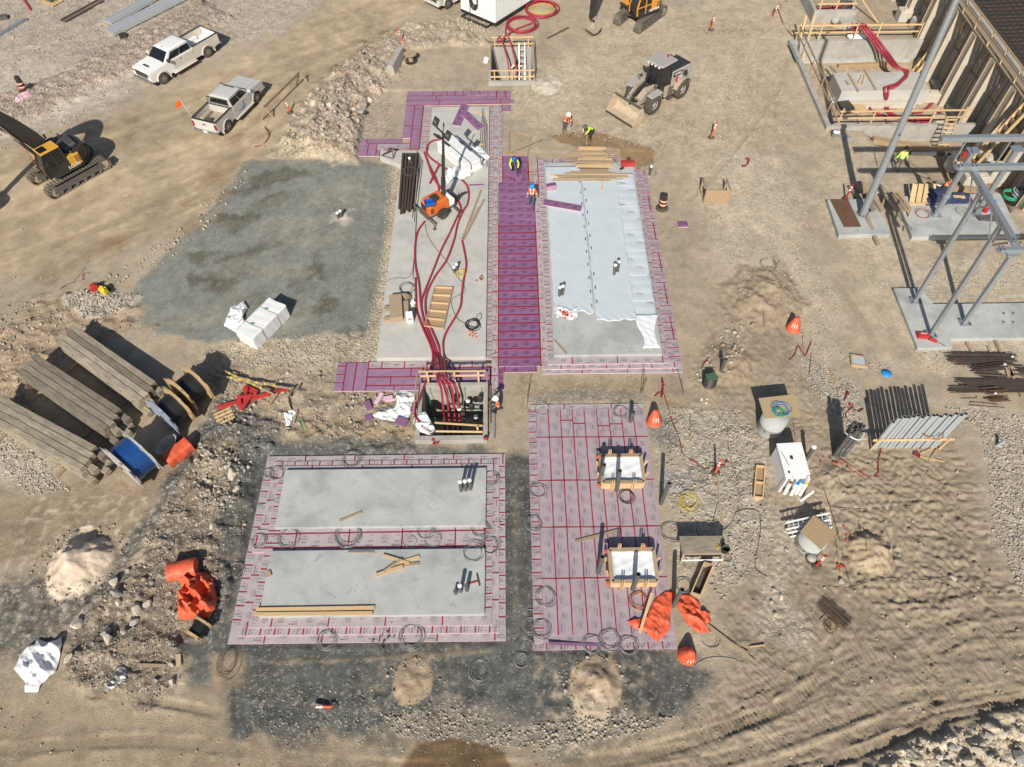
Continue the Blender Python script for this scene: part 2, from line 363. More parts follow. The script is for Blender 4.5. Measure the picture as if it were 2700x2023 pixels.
# broad areas
soil(dp(-700,1500,-300,1450,1300,1560,2900,1400,3200,1657,3000,1800,-800,1800), (.315,.255,.18), 2.5, 1.5, .9, .12)
soil(dp(1150,170,1300,60,1700,-60,1780,100,1760,420,1900,700,2120,760,2300,800,2300,560,2000,560,1900,300,1720,250,1690,120,1560,420,1480,300,1400,330,1180,290,1120,240), (.455,.39,.295), 1.5, 1.2, .85, .5)
soil(dp(1180,200,1420,60,1700,0,1700,300,1560,420,1430,330,1160,290), (.425,.355,.26), 1.2, 1.2, .7, .45)
soil(dp(1500,420,1560,330,1700,330,1800,640,1860,800,2200,800,2230,560,1960,560,1980,780,1780,790,1690,680,1590,640,1540,560), (.475,.41,.32), .8, 1.0, .75, .65)
soil(dp(-400,420,120,300,300,230,560,120,640,60,760,-20,960,-60,900,20,800,90,700,190,570,330,430,470,200,560,-500,730), ROAD, .7, .5, .95, .08, var=.35)
w_, m_ = polymask(dp(-400,420,120,300,300,230,560,120,640,60,760,-20,960,-60,900,20,800,90,700,190,570,330,430,470,200,560,-500,730), 1., .5)
Cg[w_] *= (1+m_*(.20*streak[w_]+.22*big_n[w_]+.12*mid_n[w_]))[..., None]; Zg[w_] += (m_*.015*streak[w_]).astype(np.float32)
soil(dp(-500,-80,760,-60,600,70,350,160,200,250,-400,420), (.41,.355,.30), .9, .9, .95, .8, bump=.05)
soil(dp(0,150,230,110,330,170,180,240,-100,300), (.47,.42,.36), 1.5, 1., .8, .3)
soil(dp(-60,325,91,252,290,155,400,100,500,40,430,5,330,60,230,110,140,165,60,190,-60,235), (.365,.30,.25), .5, .4, .95, 1., dz=.45, bump=.22, bs=.6)
# grey pad beside the long slab
PAD = dp(530,352,545,346,700,344,850,350,838,480,820,600,800,715,700,722,520,742,440,745,245,692,310,600,410,500,475,425)
soil(dp(835,345,900,345,870,500,850,700,810,790,540,800,455,760,520,735,790,715,812,600,830,480), (.46,.395,.30), .35, .25, 1, 1., bump=.06, bs=.4)
soil(PAD, GREY, .18, .2, .97, .2, dz=.03, var=.45)
for c in ((580,395,70,22),(610,430,50,14),(700,570,30,20),(510,480,45,18),(540,450,60,10),(620,640,70,16),(470,620,60,16),(690,660,30,22),(430,560,60,12),(560,540,90,10),(500,590,70,12)):
    soil(dp(c[0]-c[2],c[1]+c[2]*.3,c[0],c[1]-c[3],c[0]+c[2],c[1]-c[2]*.3,c[0],c[1]+c[3]), (.105,.105,.082), .5, 1.1, .75)
for c in ((640,500,80,40),(600,690,60,20),(750,420,60,30),(420,690,60,20),(560,580,80,20),(480,660,60,14),(660,440,70,14)):
    soil(dp(c[0]-c[2],c[1],c[0],c[1]-c[3],c[0]+c[2],c[1],c[0],c[1]+c[3]), (.27,.265,.23), .7, 1.2, .7)
soil(dp(715,470,730,462,765,470,745,485,715,478), (.52,.47,.40), .2, .3, .8)
# rubble bank between the road and the slabs
RUB1 = dp(590,335,640,250,700,175,790,100,880,55,960,48,1010,80,1060,100,960,95,880,110,850,165,815,185,850,225,845,290,790,300,775,350)
soil(RUB1, (.395,.325,.25), .5, .5, .95, 1., dz=.30, bump=.5, bs=1.2)
soil(dp(640,325,720,180,790,120,830,150,760,200,780,330), (.35,.29,.235), .6, .6, .8, 1., dz=.3, bump=.3, bs=.5)
soil(dp(560,345,640,290,780,335,770,350), (.46,.39,.28), .5, .4, .8, .9)
# left: excavated bank and clods by the timber mats
soil(dp(-50,760,90,640,250,640,330,700,140,770,40,900,-60,950), (.355,.27,.19), .6, .6, .9, .6, bump=.30, bs=.9)
soil(dp(140,640,180,625,310,640,250,680,200,690,150,665), (.55,.51,.45), .25, .3, .85, 1.2, dz=.06, bump=.08, bs=.3)
soil(dp(0,930,100,1000,150,1060,60,1070,-60,1000), (.47,.43,.36), .5, .6, .8, 1.)
soil(dp(450,750,560,790,900,830,900,960,560,960,470,920,400,900), (.33,.27,.20), .6, .6, .8, .6, bump=.22, bs=.8)
# lower left rubble and dark fines
soil(dp(-200,1280,100,1230,230,1290,140,1380,60,1420,-200,1480), (.135,.137,.125), .7, .6, .9, .5, bump=.12)
soil(dp(-60,1090,330,1010,420,960,330,1130,250,1230,120,1240,-60,1250), (.285,.225,.155), .8, 1.0, .8, .2)
RUB2 = dp(520,880,590,930,548,1005,520,1200,492,1330,420,1400,390,1480,330,1530,150,1480,130,1400,210,1310,260,1240,340,1130,380,1050,440,960)
soil(RUB2, (.235,.195,.15), .5, .5, .95, .9, dz=.25, bump=.34, bs=1.1)
soil(dp(470,870,540,860,600,930,440,960,340,1140,250,1270,190,1300,300,1140,400,980), (.12,.125,.12), .3, .3, .9, .7)
soil(dp(430,965,520,990,505,1100,470,1120,440,1040), (.40,.33,.24), .4, .4, .7, 1.)
# dark grey bedding around the lower slabs
soil(dp(500,940,900,960,1060,965,1120,985,1300,1000,1300,1380,1480,1410,1560,1450,1490,1560,1200,1625,1000,1605,800,1590,500,1590,470,1480,400,1480,385,1400,490,1330,500,1100), DGREY, .4, .4, .97, .28, bump=.05, var=.8)
soil(dp(560,1425,700,1424,900,1412,1080,1402,1080,1408,900,1422,700,1434,560,1433), (.25,.20,.14), .1, .15, .6, .1, dz=.05)
soil(dp(500,1000,530,1005,520,1200,500,1330,490,1300,505,1150), (.26,.21,.15), .1, .15, .5, .2)
soil(dp(1108,1010,1118,1010,1122,1380,1112,1380), (.20,.17,.13), .12, .15, .5)
soil(dp(540,1480,900,1470,1000,1540,900,1590,560,1590), (.125,.13,.122), .6, .8, .7, .6, bump=.12, bs=.8)
soil(dp(820,1540,1000,1530,1180,1590,1180,1620,1000,1605,860,1590), (.36,.32,.26), .4, .6, .6, 1.)
soil(dp(1150,1560,1480,1545,1400,1580,1180,1620), (.36,.31,.24), .4, .5, .7, 1.)
soil(dp(450,1410,530,1420,520,1490,460,1500), (.34,.265,.18), .25, .3, .8, .1)
# middle band between upper and lower slabs
soil(dp(1100,815,1480,820,1560,900,1400,880,1110,900), (.375,.30,.205), .3, .3, .9, .3)
soil(dp(1130,845,1400,850,1400,870,1140,875), (.26,.25,.22), .3, .4, .7, .9)
soil(dp(640,900,900,900,900,965,640,965), (.33,.26,.175), .5, .5, .8, .2, bump=.1)
soil(dp(800,880,870,880,900,905,820,910), (.17,.17,.16), .2, .3, .9, .7)
soil(dp(500,940,700,950,900,962,900,990,560,990), (.13,.135,.13), .3, .4, .85, .5)
soil(dp(480,1010,545,985,525,1100,510,1250,495,1400,440,1420,480,1250,490,1100), (.12,.125,.12), .25, .3, .8, .5)
# right: pebbles, trampled sand, wheel ruts
BUMPY = dp(1560,620,1650,650,1700,720,1790,850,1850,960,2080,995,2130,1100,2180,1280,2300,1330,2400,1600,2300,1750,1300,1750,1500,1570,1570,1450,1560,1300,1640,1150,1600,950,1500,880,1430,830,1500,760)
soil(BUMPY, (.315,.26,.195), .6, .6, .95, .10)
soil(dp(1440,880,1600,880,1660,1000,1650,1200,1560,1300,1460,1200,1440,1000), (.41,.37,.305), .7, .8, .8, 1.1, bump=.10, bs=.7)
soil(dp(1410,900,1470,900,1460,960,1410,950), (.185,.19,.18), .25, .3, .9, .7)
soil(dp(1430,1010,1490,1020,1480,1060,1430,1060), (.27,.28,.275), .25, .3, .8, .7)
soil(dp(1640,1160,1720,1080,1720,1300,1760,1400,1640,1380), (.40,.355,.285), .6, .6, .8, .9)
soil(dp(2040,880,2120,930,2150,1150,2230,1300,2300,1250,2260,900), (.45,.40,.325), .5, .6, .9, 1.1, bump=.05)
soil(dp(1780,790,1860,850,1860,960,1760,850,1720,760), (.45,.405,.335), .4, .5, .9, 1.1)
soil(dp(1180,292,1285,283,1405,318,1412,355,1362,378,1335,322,1235,318), (.255,.18,.10), .18, .25, .95, .1)
soil(dp(855,1700,900,1603,1000,1592,1090,1625,1120,1700), WET, .12, .15, .95, .1)
RUB3 = dp(1840,1680,1980,1605,2120,1565,2300,1530,2500,1700,2300,1850,1800,1850)
soil(RUB3, (.56,.49,.385), .3, .3, .95, .9, dz=.25, bump=.4, bs=.7)
# trampled hummocks
w_, m_ = polymask(BUMPY, 1., .6); x_, y_ = GX[w_], GY[w_]
foot = polymask(dp(1790,960,2080,1000,2150,1200,2212,1300,2000,1370,1800,1260), .8, .8)
cell = np.abs(pnoise(x_/.34, y_/.42, 70))+.5*np.abs(pnoise(x_/.19, y_/.22, 71))
Zg[w_] += (m_*(.13*cell-.03+.06*fbm(x_, y_, 1.7, 3, 74))).astype(np.float32)
w_, m_ = foot; x_, y_ = GX[w_], GY[w_]
Zg[w_] += (m_*(.27*np.abs(pnoise(x_/.36, y_/.46, 75))+.11*np.abs(pnoise(x_/.2, y_/.24, 76))-.07)).astype(np.float32)
# mounds
def mound(c, r, h, col=None, rough=.15, peb=.1, sx=1., ang=0):
    w = window([(c[0], c[1])], r*2.2*max(1, sx)); x, y = GX[w]-c[0], GY[w]-c[1]
    ca, sa = math.cos(ang), math.sin(ang); x, y = (x*ca+y*sa)/sx, -x*sa+y*ca
    d = np.hypot(x, y)*(1+.35*edge_n[w]); t = np.clip(1-d/r, 0, 1)
    Zg[w] += (h*t**1.1*(1+rough*mid_n[w]*3)+np.clip(t*8,0,1)*.10*h*(fine_n[w]+.6*np.abs(fbm(GX[w],GY[w],.22,3,95)))).astype(np.float32)
    if col is not None:
        k = np.clip(t*14+fine_n[w]*.8, 0, 1)[..., None]; Cg[w] = Cg[w]*(1-k)+np.array(col, np.float32)*(1+.35*fine_n[w][..., None])*k
        Pg[w] = Pg[w]*(1-k[..., 0])+peb*k[..., 0]
mound(D(172,1215), 1.5, 1.2, (.58,.49,.395), .10); mound(D(190,1165), .55, -.55, None, .2)
mound(D(890,1478), .9, .18, (.36,.285,.20), .5); mound(D(1285,1480), 1.15, .34, (.38,.30,.215), .5); mound(D(1280,1535), .75, .14, (.50,.415,.32), .5)
mound(D(1878,1192), 1.05, .6, (.41,.33,.235), .2); mound(D(740,468), .35, .05, (.52,.47,.4))
mound(D(1650,640), 2.4, .5, (.335,.268,.195), .3); mound(D(1480,1350), 1.2, .15); mound(D(1180,185), 1.2, .2, (.55,.5,.42), .3)
mound(D(1800,1035), 1.0, .25, None, .5); mound(D(1570,790), 1.6, .35, (.335,.265,.19), .4)
# wheel and track ruts
def rut(pts, wd=.5, depth=.05, lug=.028, pitch=.17, berm=.03, chev=.35):
    P = [tuple(p)[:2] for p in smooth([(*tuple(q)[:2], 0) for q in pts], 5)]
    w = window(P, wd*1.6); x, y = GX[w], GY[w]
    best = np.full(x.shape, 1e9); s = np.zeros(x.shape); sd_ = np.zeros(x.shape); acc = 0
    for a, b in zip(P[:-1], P[1:]):
        d, t = segdist(x, y, a, b); k = d < best
        sg = np.sign((b[0]-a[0])*(y-a[1])-(b[1]-a[1])*(x-a[0]))
        best = np.where(k, d, best); s = np.where(k, acc+t, s); sd_ = np.where(k, d*sg, sd_); acc += math.hypot(b[0]-a[0], b[1]-a[1])
    ins = np.clip((wd/2-best)/.07, 0, 1)*np.clip(.7+1.3*big_n[w]+mid_n[w], .15, 1)
    lg = np.sin(2*np.pi*(s+chev*np.abs(sd_))/pitch)
    Zg[w] += (ins*(-depth+lug*lg)+berm*.6*np.clip(.6+2*mid_n[w],0,1.4)*np.exp(-((best-wd*.68)/.12)**2)).astype(np.float32)
    Pg[w] *= (1-.8*ins); Cg[w] *= (1-.12*ins)[..., None]
for k, (pts, kw) in enumerate([
    (dp(1130,1668,1400,1625,1650,1545,1800,1480,1960,1425,2100,1415,2240,1400), dict(wd=.6)),
    (dp(1300,1690,1560,1640,1800,1560,1960,1505,2110,1500,2240,1470), dict(wd=.55)),
    (dp(1500,1700,1720,1640,1900,1570,2050,1520,2240,1500), dict(wd=.55, depth=.10, berm=.06)),
    (dp(1560,1580,1700,1520,1800,1450,1880,1420,1960,1450,2020,1500,2060,1560), dict(wd=.5)),
    (dp(1600,1500,1760,1440,1850,1405,1950,1370,2080,1330,2240,1310), dict(wd=.5)),
    (dp(1740,1660,1900,1610,2000,1560,2120,1530,2240,1505), dict(wd=.5, depth=.12, berm=.08)),
    (dp(1540,1560,1620,1530,1700,1470,1760,1430,1830,1360,1900,1350), dict(wd=.45)),
    (dp(1930,1350,1990,1400,2030,1470,2000,1540,1960,1560), dict(wd=.45)),
    (dp(1880,1290,2000,1290,2120,1265,2240,1240), dict(wd=.5, depth=.08, berm=.06)),
    (dp(2030,1400,2120,1360,2240,1350), dict(wd=.5, depth=.08, berm=.06)),
    (dp(620,1640,900,1660,1200,1655,1500,1620), dict(wd=.55, lug=.02)),
    (dp(200,1500,330,1515,420,1530,470,1540), dict(wd=.4, depth=.05)),
    (dp(0,1620,300,1600,520,1620), dict(wd=.5, lug=.015, depth=.03)),
    (dp(1610,480,1680,560,1750,660,1800,760,1810,810), dict(wd=.6, lug=.02, depth=.03, berm=.02)),
    (dp(1720,520,1800,600,1880,720,1900,800), dict(wd=.5, lug=.015, depth=.02, berm=.015)),
    (dp(300,450,560,350,700,240,820,130), dict(wd=.6, lug=.01, depth=.02, berm=.02)),
    (dp(0,640,200,545,420,440), dict(wd=.6, lug=.01, depth=.03, berm=.02)),
    (dp(0,560,250,480,400,400,640,240,780,100), dict(wd=.6, lug=.01, depth=.02, berm=.02)),
    (dp(1490,430,1580,330,1680,190,1700,130), dict(wd=.5, lug=.01, depth=.05, berm=.04)),
    (dp(600,880,660,900,700,930), dict(wd=.4)), (dp(640,830,730,860), dict(wd=.4, lug=.03)),
    ]): rut(pts, **kw)
# fine tread ripple over the rutted sand
w_, m_ = polymask(dp(1250,1640,1560,1470,1700,1340,1900,1300,2230,1240,2300,1520,1900,1600,1500,1680), 1., 1.); x_, y_ = GX[w_], GY[w_]
for a_, ph in ((.42, 80), (.25, 82), (.75, 84)):
    s_ = x_*math.cos(a_)+y_*math.sin(a_); g_ = np.clip(3*fbm(x_, y_, 2.2, 3, ph)-.1, 0, 1)
    Zg[w_] += (m_*g_*.022*np.sin(2*np.pi*s_/.19+2.5*mid_n[w_])).astype(np.float32)
for c in ((330,475,420,430,300,505,240,525),(560,250,640,185,600,235,500,310),(700,170,830,70,860,60,740,160),(90,600,260,520,300,515,120,610),(380,505,470,430,490,420,420,500),(420,390,520,330,540,335,440,405)):
    soil(dp(*c), (.27,.20,.125), .6, .9, .7)
# flat building platforms and dug-out chambers
def flat(x0, x1, y0, y1, z=-.03, soft=.25):
    w = (slice(np.searchsorted(YS, y0-soft), np.searchsorted(YS, y1+soft)), slice(np.searchsorted(XS, x0-soft), np.searchsorted(XS, x1+soft)))
    x, y = GX[w], GY[w]; d = np.maximum(np.maximum(x0-x, x-x1), np.maximum(y0-y, y-y1))
    t = np.clip(.5-d/soft, 0, 1) if soft > 0 else (d < 0)*1.
    Zg[w] = Zg[w]*(1-t)+z*t
for r in ((-12.4,-.3,8.3,17.6),(.6,7.0,7.9,20.5),(-9.6,9.4,21.1,41.3),(-10.5,.4,40.8,48.8),(20.8,40,40.5,62,),): flat(*r[:4], z=-.04 if r[0] < 15 else 0)
w_, m_ = polymask([(24.5,45.5),(35.5,45.5),(35.5,35),(30,36.5),(27.5,39.5)], 1.2, .3); Zg[w_] -= (.95*m_).astype(np.float32)
flat(-4.77,-1.37,18.22,21.52, -2.75, 0); flat(-1.4,1.96,49.37,54.1, -2.55, 0); flat(22.52,34.4,43.46,54.58, -1.35, 0)
w_, m_ = polymask([(22.4,43.3),(35,43.3),(35,55),(22.4,55)], .3, .0); Cg[w_] = Cg[w_]*(1-m_[..., None])+np.array((.43,.35,.26), np.float32)*(1+.4*mid_n[w_]+.3*fine_n[w_])[..., None]*m_[..., None]
Cg = Cg*np.array((.995,.975,.945), np.float32); Cg = np.clip(Cg, .03, .75)
def gz(x, y):
    i = min(max(np.searchsorted(XS, x)-1, 0), NC-2); j = min(max(np.searchsorted(YS, y)-1, 0), NR-2)
    u = (x-XS[i])/(XS[i+1]-XS[i]); v = (y-YS[j])/(YS[j+1]-YS[j])
    return float((Zg[j,i]*(1-u)+Zg[j,i+1]*u)*(1-v)+(Zg[j+1,i]*(1-u)+Zg[j+1,i+1]*u)*v)
def KG(rc, x, y, dz=0):
    z = 0
    for _ in range(4): p = K(rc, x, y, z+dz); z = gz(p.x, p.y)
    return K(rc, x, y, z+dz)
def DG(x, y, dz=0):
    z = 0
    for _ in range(4): p = D(x, y, z+dz); z = gz(p.x, p.y)
    return D(x, y, z+dz)
me = bpy.data.meshes.new('ground'); nv = NR*NC
me.vertices.add(nv); co = np.empty((nv, 3), np.float32); co[:, 0] = GX.ravel(); co[:, 1] = GY.ravel(); co[:, 2] = Zg.ravel()
me.vertices.foreach_set('co', co.ravel())
nf = (NR-1)*(NC-1); idx = np.arange(nv, dtype=np.int32).reshape(NR, NC)
fa = np.stack([idx[:-1,:-1], idx[:-1,1:], idx[1:,1:], idx[1:,:-1]], -1).reshape(-1)
me.loops.add(nf*4); me.loops.foreach_set('vertex_index', fa); me.polygons.add(nf)
me.polygons.foreach_set('loop_start', np.arange(0, nf*4, 4, dtype=np.int32)); me.polygons.foreach_set('loop_total', np.full(nf, 4, np.int32))
me.polygons.foreach_set('use_smooth', np.ones(nf, bool)); me.update(calc_edges=True)
at = me.attributes.new('soil', 'FLOAT_COLOR', 'POINT'); at.data.foreach_set('color', np.concatenate([Cg.reshape(-1, 3), np.ones((nv, 1), np.float32)], 1).ravel())
at = me.attributes.new('pebble', 'FLOAT', 'POINT'); at.data.foreach_set('value', Pg.ravel())
gm = bpy.data.materials.new('soil'); gm.use_nodes = True; n = gm.node_tree.nodes; l = gm.node_tree.links; b = n['Principled BSDF']; b.inputs['Roughness'].default_value = .95; b.inputs['Specular IOR Level'].default_value = .15
def nd(t, **k):
    x = n.new(t)
    for a, v in k.items(): setattr(x, a, v)
    return x
a1 = nd('ShaderNodeAttribute', attribute_name='soil'); a2 = nd('ShaderNodeAttribute', attribute_name='pebble'); tc = nd('ShaderNodeTexCoord')
vo = nd('ShaderNodeTexVoronoi'); vo.inputs['Scale'].default_value = 9.5; l.new(tc.outputs['Object'], vo.inputs['Vector'])
vo2 = nd('ShaderNodeTexVoronoi'); vo2.inputs['Scale'].default_value = 21; l.new(tc.outputs['Object'], vo2.inputs['Vector'])
nz = nd('ShaderNodeTexNoise'); nz.inputs['Scale'].default_value = 14; nz.inputs['Detail'].default_value = 7; nz.inputs['Roughness'].default_value = .75; l.new(tc.outputs['Object'], nz.inputs['Vector'])
sep = nd('ShaderNodeSeparateColor'); l.new(vo.outputs['Color'], sep.inputs[0]); sep2 = nd('ShaderNodeSeparateColor'); l.new(vo2.outputs['Color'], sep2.inputs[0])
def math_(op, x, y, z=None):
    q = nd('ShaderNodeMath', operation=op)
    for i, s_ in enumerate((x, y, z)):
        if s_ is None: continue
        if isinstance(s_, (int, float)): q.inputs[i].default_value = s_
        else: l.new(s_, q.inputs[i])
    return q.outputs[0]
c1 = math_('POWER', sep.outputs[0], 2.5); c2 = math_('POWER', sep2.outputs[0], 2.0)
pv = math_('ADD', math_('MULTIPLY', c1, 1.1), math_('MULTIPLY', c2, .75))           # bright stones among dull ones
pv = math_('SUBTRACT', pv, .62); pv = math_('MULTIPLY', pv, a2.outputs['Fac'])
nz2 = nd('ShaderNodeTexNoise'); nz2.inputs['Scale'].default_value = 45; nz2.inputs['Detail'].default_value = 5; l.new(tc.outputs['Object'], nz2.inputs['Vector'])
nv_ = math_('ADD', math_('MULTIPLY', math_('SUBTRACT', nz.outputs[0], .5), .85), math_('MULTIPLY', math_('SUBTRACT', nz2.outputs[0], .5), .7))
nv_ = math_('MULTIPLY', nv_, math_('ADD', .5, math_('MULTIPLY', a2.outputs['Fac'], .6)))
k_ = math_('ADD', math_('ADD', 1.0, math_('MULTIPLY', pv, .5)), nv_); k_ = math_('MAXIMUM', k_, .25)
vs = nd('ShaderNodeVectorMath', operation='SCALE'); l.new(a1.outputs['Color'], vs.inputs[0]); l.new(k_, vs.inputs['Scale'])
hs = nd('ShaderNodeMix', data_type='RGBA', blend_type='MIX'); hs.inputs[7].default_value = (.52,.48,.42,1)
l.new(math_('MULTIPLY', math_('MULTIPLY', math_('GREATER_THAN', sep.outputs[1], .86), a2.outputs['Fac']), .65), hs.inputs[0]); l.new(vs.outputs[0], hs.inputs[6]); l.new(hs.outputs[2], b.inputs['Base Color'])
hh = math_('ADD', math_('MULTIPLY', math_('SUBTRACT', .6, vo.outputs['Distance']), math_('MULTIPLY', a2.outputs['Fac'], c1)), math_('MULTIPLY', math_('SUBTRACT', .6, vo2.outputs['Distance']), math_('MULTIPLY', a2.outputs['Fac'], .35)))
hh = math_('ADD', hh, math_('MULTIPLY', nz.outputs[0], .55))
bp = nd('ShaderNodeBump'); bp.inputs['Strength'].default_value = .9; bp.inputs['Distance'].default_value = .085; l.new(hh, bp.inputs['Height']); l.new(bp.outputs[0], b.inputs['Normal'])
me.materials.append(gm); link('ground', me, kind='structure', label='tan sand and gravel ground of the construction site')
# ---------------------------------------------------------------- loose stones
ico = bmesh.new(); bmesh.ops.create_icosphere(ico, subdivisions=1, radius=1); IV = np.array([v.co[:] for v in ico.verts]); IF = np.array([[v.index for v in f.verts] for f in ico.faces], np.int32); ico.free()
def inpoly(px, py, pts):
    ins = np.zeros(px.shape, bool); n = len(pts)
    for i in range(n):
        a, b = pts[i], pts[(i+1) % n]; ins ^= ((a[1] > py) != (b[1] > py)) & (px < (b[0]-a[0])*(py-a[1])/((b[1]-a[1]) or 1e-9)+a[0])
    return ins
def scatter(pts, n, s0, s1, wts, clump=.0):
    xs = [p[0] for p in pts]; ys = [p[1] for p in pts]; out = []
    x = rng.uniform(min(xs), max(xs), n*5); y = rng.uniform(min(ys), max(ys), n*5); k = inpoly(x, y, pts)
    if clump:
        cn = pnoise(x/1.3, y/1.3, 90); k &= (cn > rng.uniform(-.5, .5, cn.shape)*(1-clump))
    x, y = x[k][:n], y[k][:n]; s = s0+(s1-s0)*rng.random(len(x))**3.2
    return x, y, s, rng.choice(3, len(x), p=wts)
BAT = []
def st(*a, **k): BAT.append(scatter(*a, **k))
st(RUB1, 3400, .022, .085, (.45,.1,.45), clump=.4); st(dp(610,330,640,250,790,110,850,170,780,330,700,320), 420, .05, .22, (.5,.2,.3), clump=.3)
st(RUB2, 2600, .018, .065, (.35,.2,.45), clump=.3); st(RUB2, 200, .05, .15, (.45,.3,.25)); st(dp(430,960,545,1000,500,1120,420,1080), 160, .05, .17, (.6,.2,.2))
st(dp(-20,310,91,252,290,155,400,100,500,40,430,5,330,60,230,110,140,165,60,190,-20,225), 2600, .025, .085, (.35,.15,.5))
st(dp(835,345,905,345,870,500,850,700,810,790,540,800,455,760,520,735,790,715,812,600,830,480), 3600, .025, .075, (.6,.15,.25))
st(dp(140,640,180,625,310,640,250,680,200,690,150,665), 1300, .03, .09, (.7,.25,.05))
st(dp(1480,420,1560,330,1700,330,1800,640,1860,800,2200,800,2230,560,1960,560,1980,780,1780,790,1690,680,1590,640), 4200, .025, .075, (.6,.2,.2), clump=.3)
st(dp(1440,880,1600,880,1660,1000,1650,1200,1560,1300,1460,1200,1440,1000), 2600, .025, .085, (.6,.3,.1), clump=.3)
st(dp(2040,880,2120,930,2150,1150,2212,1300,2212,900), 1800, .03, .08, (.6,.25,.15)); st(dp(1780,790,1860,850,1860,960,1760,850,1720,760), 800, .03, .08, (.6,.25,.15))
st(dp(820,1540,1000,1530,1180,1590,1180,1620,1000,1605,860,1590), 700, .02, .075, (.7,.15,.15)); st(dp(1150,1560,1480,1545,1400,1580,1180,1620), 700, .025, .09, (.7,.2,.1))
st(dp(540,1420,1560,1430,1490,1560,1200,1600,500,1590), 500, .018, .05, (.5,.4,.1)); st(dp(540,1490,820,1480,830,1590,560,1590), 250, .02, .06, (.5,.4,.1))
st(dp(1150,180,1700,0,1700,330,1430,330,1160,290), 2200, .03, .09, (.6,.15,.25), clump=.4); st(dp(0,0,700,0,600,70,350,160,200,250,0,330), 2600, .03, .10, (.45,.3,.25), clump=.3)
st(dp(960,80,1060,100,1060,180,1150,190,1160,90,1000,30), 700, .03, .16, (.7,.1,.2), clump=.4); st(dp(1500,800,1800,800,2100,1000,2200,1300,2200,1600,1500,1550,1640,1150), 700, .02, .09, (.6,.2,.2))
st(dp(300,560,540,350,560,360,440,500,330,600,140,640), 600, .03, .14, (.6,.1,.3), clump=.3); st(dp(0,640,300,700,140,770,0,930), 500, .03, .12, (.3,.2,.5)); st(dp(440,750,640,790,900,850,900,960,480,930), 900, .03, .13, (.5,.3,.2), clump=.3)
st(RUB3, 1300, .025, .15, (.85,.05,.1)); st(dp(0,930,100,1000,150,1060,60,1070,0,1000), 700, .03, .08, (.7,.2,.1)); st(dp(1480,830,1560,700,1640,700,1560,830), 150, .04, .16, (.7,.1,.2))
st(dp(0,1500,1200,1600,2212,1400,2212,1657,0,1657), 500, .02, .06, (.6,.2,.2)); st(dp(0,420,560,200,800,60,560,340,200,560,0,660), 250, .02, .08, (.6,.1,.3))
for c_, r_, n_ in ((D(172,1215),1.7,260),(D(890,1478),.95,60),(D(1285,1490),1.2,110),(D(1878,1192),1.1,60)):
    an_ = rng.uniform(0, 6.28, n_); rr_ = r_*(.75+.45*rng.random(n_)); BAT.append((c_.x+rr_*np.cos(an_), c_.y+rr_*np.sin(an_), .02+.07*rng.random(n_)**3, rng.choice([0,2], n_)))
sx = np.concatenate([q[0] for q in BAT]); sy = np.concatenate([q[1] for q in BAT]); ss = np.concatenate([q[2] for q in BAT]); sm_ = np.concatenate([q[3] for q in BAT])
keep = np.ones(len(sx), bool)
for r in ((-11.9,-.35,8.3,17.5),(.7,6.9,7.9,20.4),(-7.3,9.2,22.3,39.8),(-9.3,-.4,21.2,23.4),(-4.9,-1.2,18,21.7),(-10.4,.3,40.9,48.7),(-1.5,2.1,49.2,54.3),(22.2,28,23.6,28.3),(23.6,40,25.8,28.3)): keep &= ~((sx > r[0]) & (sx < r[1]) & (sy > r[2]) & (sy < r[3]))
sx, sy, ss, sm_ = sx[keep], sy[keep], ss[keep], sm_[keep]; N = len(sx)
iz = np.clip(np.searchsorted(XS, sx), 0, NC-1); jz = np.clip(np.searchsorted(YS, sy), 0, NR-1); sz = Zg[jz, iz]
ax3 = rng.normal(size=(N, 3)); ax3 /= np.linalg.norm(ax3, axis=1)[:, None]; an = rng.uniform(0, 6.28, N)
V = IV[None]*(1+1.0*(rng.random((N, 12, 1))-.5))*np.stack([np.ones(N), rng.uniform(.6, 1, N), rng.uniform(.45, .8, N)], -1)[:, None]
kx = ax3[:, None]; V = V*np.cos(an)[:, None, None]+np.cross(np.broadcast_to(kx, V.shape), V)*np.sin(an)[:, None, None]+kx*(kx*V).sum(-1, keepdims=True)*(1-np.cos(an))[:, None, None]
V = V*ss[:, None, None]+np.stack([sx, sy, sz+ss*.25], -1)[:, None]
nF = len(IF); F_ = (IF[None]+np.arange(N)[:, None, None]*12).reshape(-1)
me = bpy.data.meshes.new('loose_stones'); me.vertices.add(N*12); me.vertices.foreach_set('co', V.astype(np.float32).ravel())
me.loops.add(N*nF*3); me.loops.foreach_set('vertex_index', F_.astype(np.int32)); me.polygons.add(N*nF); me.polygons.foreach_set('loop_start', np.arange(0, N*nF*3, 3, dtype=np.int32)); me.polygons.foreach_set('loop_total', np.full(N*nF, 3, np.int32))
me.polygons.foreach_set('material_index', np.repeat(sm_, nF).astype(np.int32)); me.update(calc_edges=True)
for q in (rock_a, rock_b, rock_c): me.materials.append(q)
link('loose_stones', me, kind='stuff', label='loose pale and grey stones scattered over the ground')
